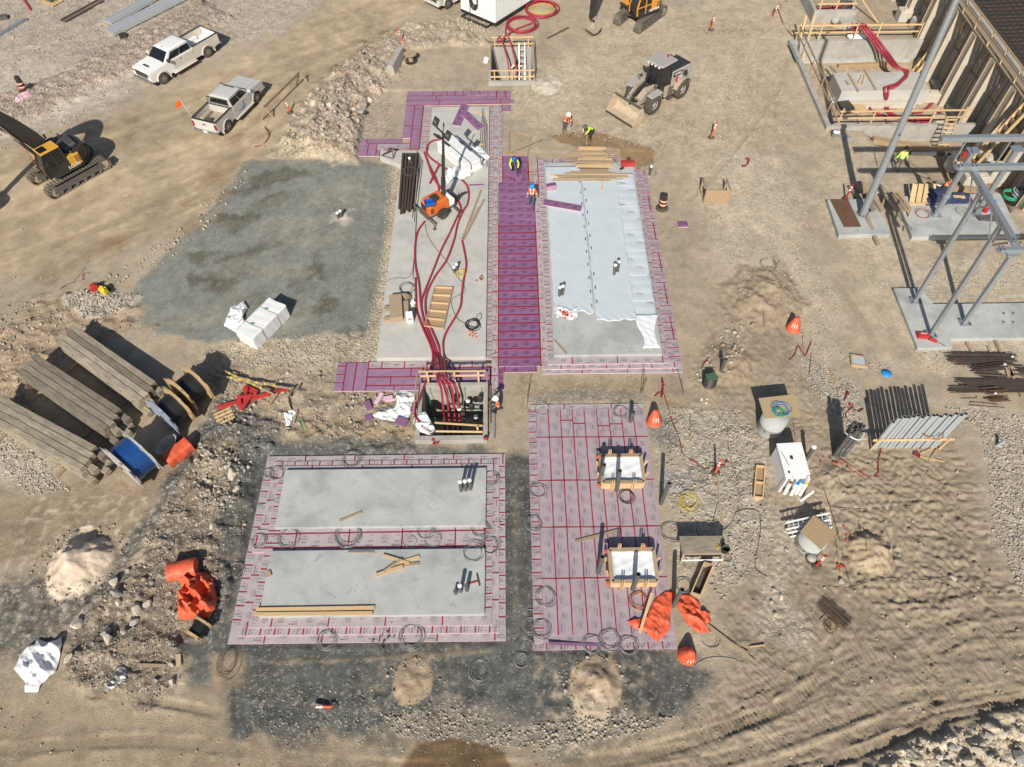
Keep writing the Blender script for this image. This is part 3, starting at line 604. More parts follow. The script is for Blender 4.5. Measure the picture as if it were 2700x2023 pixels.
# larger boulders, one by one
ORD = 'leftmost second third fourth fifth sixth seventh eighth ninth tenth eleventh twelfth thirteenth fourteenth fifteenth sixteenth seventeenth eighteenth nineteenth twentieth twenty-first twenty-second'.split()
def boulders(lst, fn):
    for i, q in enumerate(sorted(lst)): fn(i, q, ORD[i]+(' from the left' if i else ''))
def boulder(p, s, m, name, label, group, flat_=.7):
    bm = bmesh.new(); bmesh.ops.create_icosphere(bm, subdivisions=2, radius=1)
    a = [Vector((random.uniform(-1,1), random.uniform(-1,1), random.uniform(-1,1))).normalized() for _ in range(13)]
    for v in bm.verts:
        for q in a:
            d = v.co.dot(q)-.56
            if d > 0: v.co -= q*d
        v.co = Vector((v.co.x*s*random.uniform(.97,1.03), v.co.y*s*.8, v.co.z*s*flat_))
    me = bpy.data.meshes.new(name); bm.to_mesh(me); bm.free(); me.materials.append(m)
    o = link(name, me, None, (p.x, p.y, p.z+s*flat_*.35), 0, label=label, cat='rock', group=group); o.rotation_euler = (random.uniform(-.4,.4), random.uniform(-.4,.4), random.uniform(0,6))
boulders([(575,720,.4),(500,810,.45),(440,850,.38),(660,930,.3),(690,1060,.3),(1010,730,.5),(940,790,.45),(900,500,.55),(870,430,.45),(900,830,.5),(860,880,.5),(620,830,.4),(655,590,.45),(570,1060,.4),(520,700,.35),(810,860,.35),(345,905,.35),(800,1160,.4),(840,580,.35),(700,700,.3),(580,770,.35),(480,760,.35)], lambda i, q, w: boulder(KG(1, q[0], q[1]), q[2]*.8, (rock_a, rock_b)[i % 3 == 1], 'boulder', 'angular boulder in the rubble bank beside the haul road, '+w, 'boulders in the bank by the haul road'))
boulders([(895,215,.42),(1070,420,.5),(1145,390,.35),(1060,530,.45),(910,300,.38),(930,375,.3),(835,615,.4),(540,810,.35),(620,540,.4),(850,660,.35),(1350,860,.22),(1345,990,.25),(1220,980,.2),(1000,130,.2)], lambda i, q, w: boulder(KG(30, q[0], q[1]), q[2]*.85, (rock_a, rock_a, rock_b)[i % 3], 'boulder', 'boulder lying in the dark rubble at lower left, '+w, 'boulders in the lower left rubble'))
boulders([(1810,810,.6),(1790,720,.3),(1640,1290-30,.2),(1570,1060,.3),(1680,890,.3),(1230,1140,.25),(1650,1210,.25),(1720,600,.25)], lambda i, q, w: boulder(KG(20, q[0], q[1]), q[2]*.7, (rock_b, rock_a)[i > 1], 'boulder', 'broken rock slab on the rubble strip left of the pink boards, '+w, 'rocks left of the lower pink boards', .35))
boulders([(1860,1410,.35),(1760,1530,.45),(1560,1500,.4),(1690,1610,.5),(2090,1590,.5),(2080,1500,.4),(1500,1640,.35),(1470,1580,.3),(1940,1540,.2)], lambda i, q, w: boulder(KG(33, q[0], q[1]), q[2]*.7, (rock_a, rock_a, rock_b)[i % 3], 'boulder', 'pale broken rock in the rubble at the bottom right corner, '+w, 'rocks in the bottom right corner'))
boulders([(700,210,.32),(1570,180,.28),(180,275,.2),(160,368,.18),(235,335,.25),(185,470,.25),(940,985,.16),(630,840,.12),(1740,340,.18)], lambda i, q, w: boulder(KG(33, q[0], q[1]), q[2]*.75, rock_a, 'boulder', 'lone pale rock on the rutted sand at lower right, '+w, 'lone rocks on the rutted sand'))
# ================================================================ slabs and foam boards
def slab(name, label, poly, z0, z1, m=concrete, bev=.02, **k):
    return MB().prism(poly, z0, z1).build(name, m, bev=bev, label=label, cat='concrete slab', **k)
SLAB_Z = .36
slab('concrete_slab', 'long pale concrete slab carrying red hoses and the orange light tower', [(-7.31,23.3),(-1.4,23.3),(-1.4,46.2),(-5.55,46.2),(-5.55,41.2),(-8.85,41.2),(-8.8,40.5),(-7.31,39.6)], -.1, .30, concrete_b)
slab('concrete_slab', 'concrete slab mostly covered with pale blue plastic sheeting', [(2.29,23.36),(8.15,23.36),(8.3,39.65),(2.31,39.7)], -.1, .30)
slab('concrete_slab', 'lower left grey slab with three capped conduit stubs in a row', [(-11.02,13.52),(-1.29,13.52),(-1.29,16.54),(-11.04,16.54)], -.1, .33)
slab('concrete_slab', 'bottom grey slab with two long boards along its front edge', [(-10.95,9.44),(-1.29,9.44),(-1.29,12.42),(-10.99,12.42)], -.1, .33)
_bc = {}
def marks(mb, lx, ly, along, z, seed):
    rr = random.Random(seed); Lg, W = (lx, ly) if along == 'x' else (ly, lx)
    def q(a0, a1, b0, b1):
        if a1 > Lg/2-.02 or a0 < -Lg/2+.02: return
        if along == 'x': mb.add([(a0,b0,z),(a1,b0,z),(a1,b1,z),(a0,b1,z)], [(0,1,2,3)], 2)
        else: mb.add([(-b0,a0,z),(-b0,a1,z),(-b1,a1,z),(-b1,a0,z)], [(0,1,2,3)], 2)
    if W < .25: return
    n = max(1, round(Lg/1.22)); st = Lg/n; h = W/.61
    for i in range(n):
        a = -Lg/2+i*st+st*.08
        q(a, a+.065, .13*h, .20*h); q(a+.08, a+.18, .135*h, .185*h); q(a+.19, a+.36, .135*h, .185*h)
        q(a+.03, a+.10, .02*h, .07*h); q(a+.15, a+.22, .02*h, .07*h); q(a, a+.16, -.12*h, -.105*h)
        for k in range(3):
            c = a+st*.52+k*.085
            if c+.05 > Lg/2: break
            v = []; m = 7
            for r_ in (.045, .017):
                for j in range(m):
                    t = 6.283*j/m; u, w2 = c+r_*math.cos(t), .06*h+r_*math.sin(t); v.append((u,w2,z) if along == 'x' else (-w2,u,z))
            mb.add(v, [(j,(j+1) % m,m+(j+1) % m,m+j) for j in range(m)], 2)
        for k in range(3): q(a+st*.5, a+st*.5+.26-.05*k, (-.03-.045*k)*h, (-.012-.045*k)*h)
        q(a+st*.5-.07, a+st*.5-.03, -.05*h, -.0*h)
def board(par, x0, x1, y0, y1, z0=0, t=.05, m=foam_p, along='x', pr=True, name='foam_board'):
    lx, ly = x1-x0-.008, y1-y0-.008; key = (round(lx,2), round(ly,2), m.name, along, t, pr, random.randint(0,1))
    if key not in _bc:
        mb = MB(); a, b = lx/2, ly/2
        v = [(-a,-b,0),(a,-b,0),(a,b,0),(-a,b,0),(-a,-b,t),(a,-b,t),(a,b,t),(-a,b,t)]
        mb.add(v, [(4,5,6,7)], 0); mb.add(v, [(0,1,5,4),(1,2,6,5),(2,3,7,6),(3,0,4,7)], 1)
        if pr: marks(mb, lx, ly, along, t+.002, key[6])
        _bc[key] = mb.mesh(name, [m, foam_e, ink if m is foam_p else ink_f])
    o = link(name, _bc[key], par); o.location = ((x0+x1)/2+random.uniform(-.006,.006), (y0+y1)/2+random.uniform(-.004,.004), z0+random.uniform(0,.006)); o.rotation_euler = (random.uniform(-.006,.006), random.uniform(-.003,.003), random.uniform(-.004,.004)+(math.pi if key[6] else 0))
    return o
_tc = {}
def tp(par, x0, y0, x1, y1, z, w=.055):
    w *= 1.2
    L_ = math.hypot(x1-x0, y1-y0); key = (round(L_,2), w)
    if key not in _tc:
        k = max(2, int(L_/.5)); mb = MB(); rr = random.Random(int(L_*100))
        v = []
        for i in range(k+1):
            off = rr.uniform(-.008,.008); ww = w*rr.uniform(.85,1.12)
            v += [(L_*i/k, off-ww/2, 0), (L_*i/k, off+ww/2, 0)]
        mb.add(v, [(2*i,2*i+2,2*i+3,2*i+1) for i in range(k)], 0); _tc[key] = mb.mesh('tape', tape)
    o = link('tape', _tc[key], par); o.location = (x0, y0, z+.012); o.rotation_euler = (0, 0, math.atan2(y1-y0, x1-x0)); return o
def run(par, x0, x1, y0, y1, step, ax, z0=0, t=.05, m=foam_d, tick=True, pr=True, tw=.05, off=0):
    # a strip of boards cut across (ax = direction the strip runs)
    a0, a1 = (x0, x1) if ax == 'x' else (y0, y1); a = a0-off
    while a < a1-.02:
        b0, b1 = max(a, a0), min(a+step, a1)
        if b1-b0 > .05:
            if ax == 'x': board(par, b0, b1, y0, y1, z0, t, m, 'x' if step > 1 else 'y', pr)
            else: board(par, x0, x1, b0, b1, z0, t, m, 'y' if step > 1 else 'x', pr)
        if tick and a > a0+.02:
            if ax == 'x': tp(par, a, y0+.02, a, y1-.02, z0+t, tw)
            else: tp(par, x0+.02, a, x1-.02, a, z0+t, tw)
        a += step
# -- field of boards at the right
F1 = thing('insulation_field', 'wide field of dusty pink foam boards holding two timber box forms', 'foam boards', (0,0,0))
cx = [1.23+.6195*i for i in range(10)]; ry = [20.05,18.36,15.93,13.51,11.07,8.62]
for i in range(9):
    for j in range(5):
        if j == 0 and i in (2, 3, 5, 6):
            sp = (19.35, 19.35, 19.0, 19.1)[(2,3,5,6).index(i)] if i != 3 else 19.15
            board(F1, cx[i], cx[i+1], sp, ry[0], 0, .05, foam_f, 'y'); board(F1, cx[i], cx[i+1], ry[1], sp, 0, .05, foam_f, 'y'); tp(F1, cx[i], sp, cx[i+1], sp, .05)
        else: board(F1, cx[i], cx[i+1], ry[j+1], ry[j], 0, .05, foam_f, 'y')
for i in range(1, 9):
    if i == 1: tp(F1, cx[i], 8.62, cx[i], 20.05, .05, .045)
    else: tp(F1, cx[i]+random.uniform(-.02,.02), 8.62, cx[i]+random.uniform(-.02,.02), 20.0, .05, .045)
for y in ry[1:5]: tp(F1, 1.2, y, 6.8, y+random.uniform(-.03,.03), .05, .052)
run(F1, .80, 1.23, 8.3, 20.0, .61, 'y', 0, .045, foam_f)
run(F1, .95, 6.8, 20.05, 20.35, 2.44, 'x', 0, .03, foam_d, off=.7)
run(F1, 1.0, 6.82, 8.32, 8.62, 2.44, 'x', 0, .038, foam_f, tick=False, off=.4); run(F1, .72, 6.82, 8.0, 8.32, .61, 'x', 0, .026, foam_f)
mb = MB(); mb.M = Matrix.Translation((2.6,8.22,.06)) @ Matrix.Rotation(-.03,4,'Z') @ Matrix.Rotation(.05,4,'Y'); mb.box(-1.2,1.2,-.06,.06,0,.045); mb.build('foam_strip', foam_p, label='loose pink foam strip lying along the lower edge of the board field', cat='foam strip')
# -- stepped layers under the two lower slabs
F2 = thing('insulation_bed', 'stepped bed of dusty pink foam boards under the two lower slabs', 'foam boards')
def ring(par, X0, X1, Y0, Y1, wl, wr, wb, wt, z0, m, sx, sy, tick=True):
    run(par, X0, X1, Y0, Y0+wb, sx[0], 'x', z0, .05, m, off=sx[1], tick=tick); run(par, X0, X1, Y1-wt, Y1, sx[0], 'x', z0, .05, m, off=sx[1]*.6, tick=tick)
    run(par, X0, X0+wl, Y0+wb, Y1-wt, sy[0], 'y', z0, .05, m, off=sy[1], tick=tick); run(par, X1-wr, X1, Y0+wb, Y1-wt, sy[0], 'y', z0, .05, m, off=sy[1], tick=tick)
ring(F2, -12.15, -.38, 8.4, 17.45, .6, .55, .6, .6, 0, foam_d, (2.44,.9), (.61,.2))
ring(F2, -11.75, -.67, 8.72, 17.12, .6, .55, .6, .6, .05, foam_d, (.61,.3), (1.22,.4))
ring(F2, -11.35, -.97, 9.03, 16.84, .6, .45, .6, .6, .10, foam_d, (2.44,1.5), (.61,.45))
run(F2, -11.9, -1.29, 12.42, 13.52, 2.44, 'x', .10, .05, foam_d, off=.55)
tp(F2, -11.8, 13.28, -1.3, 13.36, .15); tp(F2, -11.8, 12.62, -1.3, 12.6, .15); tp(F2, -11.8, 12.62, -11.8, 13.28, .15); tp(F2, -1.33, 12.5, -1.33, 13.45, .15)
# -- stepped layers round the sheeted slab
F3 = thing('insulation_bed', 'stepped bed of pinkish foam boards round the sheeted slab', 'foam boards')
run(F3, 1.62, 9.15, 22.3, 22.75, 2.44, 'x', 0, .05, foam_d, off=.3); run(F3, 1.64, 8.85, 22.57, 23.0, 1.22, 'x', .05, .05, foam_d, off=.2); run(F3, 1.93, 8.5, 22.85, 23.36, 2.44, 'x', .10, .05, foam_d, off=1.1)
run(F3, 8.75, 9.2, 22.75, 38.9, .61, 'y', 0, .05, foam_f); run(F3, 8.46, 8.85, 23.0, 39.2, .61, 'y', .05, .05, foam_f, off=.3); run(F3, 8.12, 8.5, 23.36, 39.6, 1.22, 'y', .1, .05, foam_f, off=.3)
for i in range(5): tp(F3, 9.0, 24.6+2.6*i, 9.0, 26.2+2.6*i, .055)
run(F3, 1.62, 1.97, 23.0, 40.4, 1.22, 'y', 0.0, .05, foam_d, off=.4, tick=False); run(F3, 1.93, 2.31, 23.36, 40.4, .61, 'y', .05, .05, foam_d, off=.1)
run(F3, 2.31, 7.5, 39.75, 40.4, .61, 'x', 0.0, .05, foam_f)
for i in range(9): tp(F3, 1.55, 24+1.85*i, 1.95, 24.03+1.85*i, .05, .04)
# -- fresh purple strip between the slabs
F4 = thing('insulation_strip', 'bright purple strip of foam boards with red taped joints between two slabs', 'foam boards')
y = 22.83; i = 0
while y < 37.7:
    board(F4, -.73, 1.6, y, y+.61, 0, .05, foam_p, 'x')
    if i and y < 34.2: tp(F4, -.76, y+random.uniform(-.012,.012), 1.63, y+random.uniform(-.012,.012), .05, .078)
    y += .6095; i += 1
tp(F4, -.73, 22.8, -.73, 34.1, .055, .05); tp(F4, 1.58, 22.8, 1.58, 34.1, .055, .06)
for k in range(3): board(F4, -.46, 1.28, y+k*.9, y+k*.9+.9, 0, .05, foam_p, 'x')
tp(F4, -.46, y, -.46, y+2.7, .05); tp(F4, 1.26, y, 1.26, y+2.2, .05); tp(F4, -.46, y+.9, 1.3, y+.9, .05); tp(F4, -.46, y+.45, .4, y+.45, .05); tp(F4, .3, y, .3, y+1.6, .05); tp(F4, 1.26, y+1.0, 2.1, y+1.0, .05); tp(F4, 1.9, y-.6, 1.9, y+2.5, .055); tp(F4, 1.9, y+2.2, 2.5, y+2.2, .055)
board(F4, -.43, 1.32, 22.44, 22.82, 0, .04, foam_p, 'x'); tp(F4, -.41, 22.46, -.41, 22.82, .04); tp(F4, 1.3, 22.46, 1.3, 22.82, .04)
# -- narrow border right of the long slab
F5 = thing('insulation_border', 'narrow dusty foam border with red tape ticks along the long slab', 'foam boards')
run(F5, -1.40, -1.09, 23.3, 46.6, .61, 'y', .05, .05, foam_d); run(F5, -1.09, -.75, 21.4, 46.6, 1.22, 'y', .0, .05, foam_d, off=.4)
run(F5, -.75, -.49, 38.0, 46.6, .61, 'y', 0, .03, foam_d); run(F5, -.75, -.47, 21.4, 22.8, .4, 'y', 0, .03, foam_p)
for k in range(20): tp(F5, -1.1, 23.8+1.12*k+random.uniform(-.2,.2), -.78, 23.8+1.12*k, .052, .035)
# -- purple L round the slab's far end
F6 = thing('insulation_border', 'purple foam boards in an L round the far end of the long slab', 'foam boards')
for k in range(3):
    yy = 46.78+.6*k
    run(F6, -7.58, (-3.05 if k < 2 else -5.2), yy, yy+.6, 2.44, 'x', 0, .05, foam_m, off=.25*k); tp(F6, -7.58, yy, -3.1, yy+.01, .05)
run(F6, -5.2, .15, 47.98, 48.57, .61, 'x', 0, .05, foam_m); run(F6, -3.05, .12, 47.4, 47.98, .61, 'x', 0, .05, foam_m, pr=True, tick=False); run(F6, -3.05, .35, 46.85, 47.4, 2.44, 'x', 0, .05, foam_m)
tp(F6, -3.0, 46.9, .1, 46.9, .05); tp(F6, -3.05, 47.4, .1, 47.4, .05); tp(F6, -.9, 47.5, -.9, 48.5, .05); tp(F6, -.2, 47.5, -.2, 48.5, .05)
run(F6, -7.55, -6.9, 42.9, 46.78, 2.44, 'y', 0, .05, foam_m, off=1.); run(F6, -6.9, -6.25, 41.7, 46.78, 2.44, 'y', 0, .05, foam_m, off=.2); tp(F6, -6.9, 41.7, -6.9, 46.7, .05); tp(F6, -6.25, 41.6, -6.25, 46.7, .05, .07)
run(F6, -6.25, -5.55, 41.2, 46.7, .61, 'y', 0, .045, foam_d, pr=True)
run(F6, -10.4, -7.55, 42.3, 42.9, 2.44, 'x', 0, .05, foam_m, off=2.0); run(F6, -9.2, -6.9, 41.65, 42.3, 2.44, 'x', 0, .05, foam_f); tp(F6, -9.9, 42.3, -6.95, 42.3, .05); tp(F6, -8.7, 41.65, -6.2, 41.65, .05)
run(F6, -10.4, -8.95, 40.95, 42.3, .6, 'x', 0, .05, foam_m); board(F6, -.48, .12, 45.9, 46.75, 0, .04, foam_m, 'x'); tp(F6, -.49, 45.9, -.49, 46.8, .04)
# -- strip at the near end of the long slab
F7 = thing('insulation_border', 'purple foam boards along the near end of the long slab behind the vault', 'foam boards')
run(F7, -9.42, -8.95, 21.32, 23.2, .55, 'y', 0, .05, foam_m); run(F7, -8.95, -8.4, 21.32, 23.2, 2.44, 'y', 0, .05, foam_m); run(F7, -8.4, -7.75, 21.32, 23.2, 2.44, 'y', 0, .05, foam_m); tp(F7, -8.95, 21.32, -8.95, 23.2, .05); tp(F7, -8.4, 21.32, -8.4, 23.2, .05); tp(F7, -7.75, 21.32, -7.75, 23.3, .05)
run(F7, -7.75, -1.1, 22.22, 22.78, 2.44, 'x', 0, .05, foam_m, off=.1); run(F7, -7.75, -1.05, 21.66, 22.22, 1.9, 'x', 0, .05, foam_m, off=.6); run(F7, -7.75, -4.9, 21.32, 21.66, 1.5, 'x', 0, .05, foam_m); run(F7, -7.75, -1.4, 22.78, 23.25, 1.22, 'x', 0, .05, foam_d, off=.5)
tp(F7, -7.75, 22.78, -1.05, 22.78, .05, .06); tp(F7, -7.75, 22.22, -1.05, 22.22, .05, .06); tp(F7, -7.75, 21.66, -1.05, 21.66, .05, .06); tp(F7, -1.15, 21.6, -1.15, 22.8, .05); run(F7, -1.05, -.45, 21.3, 21.66, .6, 'x', 0, .04, foam_m)
# ---------------------------------------------------------------- sheeting on the second slab
def drape(fn, nu, nv, m, name, **k): return MB().sheet(fn, nu, nv).build(name, m, solid=.006, **k)
def flatsheet(x0, x1, ya, yb, z, seed, wob=.02, lowrag=.12, skew=0, edge=0):
    ph = [random.Random(seed*9+i).uniform(0, 6.28) for i in range(8)]
    def f(u, v):
        y0 = ya+lowrag*(math.sin(u*9+ph[0])+.6*math.sin(u*23+ph[1])); x = x0+(x1-x0)*u+skew*v; y = y0+(yb-y0)*v
        e = (1-min(1, v*14))+(1-min(1, u*10))*.6+(1-min(1, (1-u)*10))*.6
        zz = z+.006+wob*max(0, math.sin(x*3.1+ph[2]+1.5*math.sin(y*.9+ph[3]))*math.sin(y*1.7+ph[4])-.3)+.03*max(0, e)*(.5+.5*math.sin(x*13+y*11+ph[5]))
        return (x+.02*math.sin(y*4+ph[6])*(1 if u < .02 or u > .98 else 0), y, zz)
    return f
T1 = thing('plastic_sheet', 'pale blue plastic sheet on the left half of the covered slab, near end torn', 'plastic sheet'); drape(flatsheet(2.42, 4.72, 26.4, 39.3, .30, 1), 30, 110, tarp_b, 'sheet', parent=T1)
T2 = thing('plastic_sheet', 'pale blue plastic sheet down the middle of the covered slab', 'plastic sheet'); drape(flatsheet(4.78, 7.02, 25.75, 38.6, .302, 2, lowrag=.06), 30, 110, tarp_b, 'sheet', parent=T2)
T3 = thing('plastic_sheet', 'pale plastic sheet in lapped pieces along the right slab edge', 'plastic sheet')
def side(u, v):
    y = 26.1+v*12.4; x = 6.95+u*1.45+.05*math.sin(v*31)*u
    z = .312+.012*math.sin(y*2.6+u*5) if x < 8.17 else .312-(x-8.17)*1.0
    return (min(x, 8.24), y, max(z+.008*math.sin(y*9), .12))
drape(side, 18, 90, tarp_b, 'sheet', parent=T3)
def flap(u, v):
    y = 23.75+v*2.4; w_ = .95-.25*math.sin(v*5); x = 7.1+.14*math.sin(v*6)+u*w_+.1*(1-v)*.3
    return (x, y, .335+.03*max(0, math.sin(u*14+v*9))*(1-v*.5)+.02*math.sin(v*17+u*4)**2)
drape(flap, 14, 22, sheetw, 'flap', parent=T3)
def torn(u, v): return (2.55+u*1.2, 25.95+v*.75+.15*math.sin(u*7), .335+.05*max(0, math.sin(u*17+v*12))+.03*math.sin(v*14+u*6)**2)
drape(torn, 14, 10, sheetw, 'torn_end', parent=T1)
for par, xs_ in ((T1, 4.60), (T2, 4.90)):
    for k in range(11):
        yy = 26.9+k*1.08+(.3 if par is T2 else 0); mb = MB(); mb.box(xs_-.03, xs_+.03, yy-.13, yy+.13, .325, .327); mb.build('seam_print', ink if k % 3 else denim, par)
for k in range(6):
    yy = 27.2+2.0*k; mb = MB(); mb.bar((6.98, yy, .342), (8.1, yy+.03, .342), .05, .004); mb.build('lap_tape', sheetw, T3)
# ================================================================ vehicles
def wheel(par, c, r, w, rim=chrome, n=28, lug=0, rr=.62):
    s = 1 if c[1] > 0 else -1
    hub = link('wheel', None, par, c)
    mb = MB(); mb.lathe([(r*rr,-w/2),(r*.86,-w/2),(r*.97,-w*.40),(r,-w*.2),(r,w*.2),(r*.97,w*.40),(r*.86,w/2),(r*rr,w/2)], n, ax='y')
    if lug:
        for i in range(22):
            t = 2*math.pi*i/22
            for sd_ in (-1, 1):
                a = t+(.14 if sd_ > 0 else 0)
                mb.cb((r*1.0*math.cos(a), sd_*w*.24, r*1.0*math.sin(a)), (lug*1.6, w*.42, r*.12), 0, ry=-a, rz=0)
    mb.build('tyre', rubber, hub)
    mb = MB(); y1 = s*w*.36
    prof = [(r*rr,-w*.45*s),(r*rr*.98,y1*1.05),(r*rr*.85,y1*1.1),(r*rr*.80,y1*.75),(r*.26,y1*.85),(r*.22,y1*1.12),(.001,y1*1.12)]
    mb.lathe(prof, 20, ax='y')
    for i in range(8):
        t = 2*math.pi*i/8; mb.cb((r*.42*math.cos(t), y1*.86, r*.42*math.sin(t)), (r*.36, w*.08, r*.10), 1, ry=-t)
    mb.build('rim', [rim, blackp], hub)
    return hub
def pickup(name, label, loc, rz, Lb, wb, paint, side, bedlen, group=None, hi=1.0, sunroof=False, rack=False, scoop=False, flag=False):
    t = thing(name, label, 'pickup truck', loc, rz, group)
    hw = .985; xf = Lb/2; xr = -Lb/2; fa = xf-1.02; ra = fa-wb; wr = .43*hi
    def arch(x, n=8): return [(x+(wr+.09)*math.cos(math.pi*(1-i/n)), .48+(wr+.06)*math.sin(math.pi*(1-i/n))) for i in range(n+1)]
    cab0 = xr+bedlen+.12; bt = 1.40*hi; hd = 1.38*hi
    # front body: hood, fenders, doors
    poly = [(cab0,.50)]+[(fa-wr-.25,.46)]+arch(fa)+[(xf-.12,.55),(xf,.72),(xf+.01,1.12*hi),(xf-.10,1.28*hi),(fa-.55,hd),(cab0,hd-.02)]
    def shell(poly_, y, nm, m, par):
        n_ = len(poly_); mb = MB()
        A = sum(poly_[i][0]*poly_[(i+1) % n_][1]-poly_[(i+1) % n_][0]*poly_[i][1] for i in range(n_)); P = poly_ if A > 0 else poly_[::-1]
        rows = [(-y,.0),(-y*.985,.0),(y*.985,.0),(y,.0)]; v = []
        for k, (yy, _) in enumerate(rows):
            ins = .06 if k in (0, 3) else 0
            for x, z in P:
                zz = min(z, 1.6)-(ins if z > .9 else 0)*1.2; xx = x-(.05 if (x > xf-.2 and ins) else 0); v.append((xx, yy, zz))
        f = [tuple(range(n_)), tuple(reversed(range(3*n_, 4*n_)))]
        for k in range(3):
            for i in range(n_): f.append((k*n_+i, (k+1)*n_+i, (k+1)*n_+(i+1) % n_, k*n_+(i+1) % n_))
        mb.add(v, f, 0); o = mb.build(nm, m, par, bev=.06); return o
    body = shell(poly, hw, 'body', paint, t)
    for s in (-1, 1):                                   # dusty flank panels, doors
        for k, (a, b_) in enumerate(((cab0+.06, cab0+1.02), (cab0+1.06, cab0+2.06))):
            mb = MB(); mb.prism([(a,.60),(b_,.60),(b_,hd-.10),(a,hd-.10)], s*hw-.012, s*hw+.012, ax='y'); d_ = mb.build('door', side, t, bev=.01)
            MB().cb((b_-.85 if k == 0 else a+.18, s*(hw+.025), hd-.22), (.20,.03,.05)).build('handle', chrome if k else side, d_)
        MB().cb((cab0+1.1, s*(hw+.08), .43), (2.2,.2,.07)).build('running_board', side, t, bev=.02)
        for xa in (fa, ra):
            mb = MB(); A_ = [math.pi*i/12 for i in range(13)]; v = [(xa+q*math.cos(a), s*(hw+e), .46+q*math.sin(a)*.97) for a in A_ for q, e in ((wr+.05,.03),(wr+.13,.035),(wr+.15,-.02))]
            mb.add(v, [(3*i+j,3*i+j+1,3*i+j+4,3*i+j+3) for i in range(12) for j in range(2)], 0, True); mb.build('wheel_arch', side, t)
        mb = MB(); mb.cb((fa-.78, s*(hw+.16), hd+.13), (.13,.26,.24)); mb.bar((fa-.78, s*(hw-.05), hd+.02), (fa-.78, s*(hw+.1), hd+.05), .08,.06); mb.build('mirror', blackp if s > 0 else side, t, bev=.03)
        mb = MB(); mb.cb((xf-.07, s*(hw-.20), 1.10*hi), (.16,.36,.12)); mb.build('headlight', glass, t, bev=.02)
    # hood
    mb = MB(); mb.prism([(fa-.60,hd+.005),(xf-.16,1.285*hi),(xf-.18,1.325*hi),(fa-.55,hd+.05)], -.62, .62, ax='y'); hood = mb.build('hood', paint, t, bev=.03)
    if scoop: MB().cb((xf-.62, 0, 1.365*hi), (.16,.62,.035), 0, ry=.08).build('hood_scoop', blackp, hood)
    mb = MB(); mb.cb((xf+.0, 0, .99*hi), (.06,1.35,.40)); mb.build('grille', blackp, t, bev=.02); MB().cb((xf+.03, 0, 1.03*hi), (.03,1.15,.05)).build('grille_bar', chrome if not scoop else dkgrey, t)
    mb = MB(); mb.cb((xf+.03, 0, .62), (.24,1.94,.24)); mb.build('front_bumper', chrome if scoop else side, t, bev=.05)
    # greenhouse
    g0, g1 = cab0+.02, fa-.52; top = 1.97*hi; r0, r1 = cab0+.10, fa-1.22; yb, yt = .965, .80; zb = hd-.03
    vb = [(g0,-yb,zb),(g1,-yb*.96,zb),(g1,yb*.96,zb),(g0,yb,zb)]; vt = [(r0,-yt,top-.07),(r1,-yt,top-.06),(r1,yt,top-.06),(r0,yt,top-.07)]
    mb = MB(); mb.add(vb+vt, [(3,2,1,0),(4,5,6,7),(0,1,5,4),(1,2,6,5),(2,3,7,6),(3,0,4,7)]); cabo = mb.build('cab', paint, t, bev=.05)
    mb = MB()
    def rf(u, v):
        x = r0-.03+(r1+.06-r0)*u; y = (-1+2*v)*(yt+.03); return (x, y, top-.05+.055*(1-(2*v-1)**4)*(1-(2*u-1)**6))
    mb.sheet(rf, 12, 10); roof = mb.build('roof', paint, t, solid=.05)
    if sunroof: MB().cb((r1-.38, 0, top+.012), (.55,.85,.02)).build('sunroof', glass, roof)
    if scoop: mb = MB(); mb.lathe([(.05,0),(.03,.06),(.001,.08)], 8, (r1-.15,0,top)); mb.build('antenna', blackp, roof)
    def lerp(a, b_, k): return tuple(a[i]+(b_[i]-a[i])*k for i in range(3))
    def pane(a, b_, c_, d_, nm, u0=.06, u1=.94, v0=.10, v1=.90, off=.055):
        a, b_, c_, d_ = [Vector(q) for q in (a, b_, c_, d_)]; nrm = (b_-a).cross(d_-a).normalized()*off
        def pt(u, v): return (a+(b_-a)*u)*(1-v)+(d_+(c_-d_)*u)*v+nrm
        q = [pt(u0,v0), pt(u1,v0), pt(u1,v1), pt(u0,v1)]; mb = MB()
        mb.add([x-nrm*.6 for x in q]+q, [(4,5,6,7),(0,1,5,4),(1,2,6,5),(2,3,7,6),(3,0,4,7)]); return mb.build(nm, glass, t)
    pane(vb[1], vb[2], vt[2], vt[1], 'windshield', .05, .95, .04, .95, .05); pane(vb[3], vb[0], vt[0], vt[3], 'rear_window', .1, .9, .2, .9, .04)
    for s in (0, 1):
        q = (vb[0],vb[1],vt[1],vt[0]) if s == 0 else (vb[2],vb[3],vt[3],vt[2])
        if s == 0: pane(*q, 'side_window', .05, .44, .12, .86, .05); pane(*q, 'side_window', .48, .88, .12, .86, .05)
        else: pane(*q, 'side_window', .56, .95, .12, .86, .05); pane(*q, 'side_window', .12, .52, .12, .86, .05)
    # cargo bed
    b0, b1 = xr+.06, cab0-.03
    bed = link('cargo_bed', None, t)
    for s in (-1, 1):
        pl = [(b0,.62)]+arch(ra)[:]+[(b1,.50),(b1,bt),(b0,bt)]
        MB().prism(pl, s*hw-(.07 if s > 0 else 0)*1, s*hw+(.07 if s < 0 else 0), ax='y').build('bed_side', side, bed, bev=.02)
        MB().cb(((b0+b1)/2, s*(hw-.045), bt+.015), (b1-b0,.13,.03)).build('bed_rail', blackp, bed)
        MB().cb((ra, s*.72, .83), (1.0,.34,.42)).build('wheel_well', paint if scoop else dusty, bed, bev=.08)
    MB().box(b0, b1, -hw+.07, hw-.07, .72, .76).build('bed_floor', paint if scoop else dusty, bed)
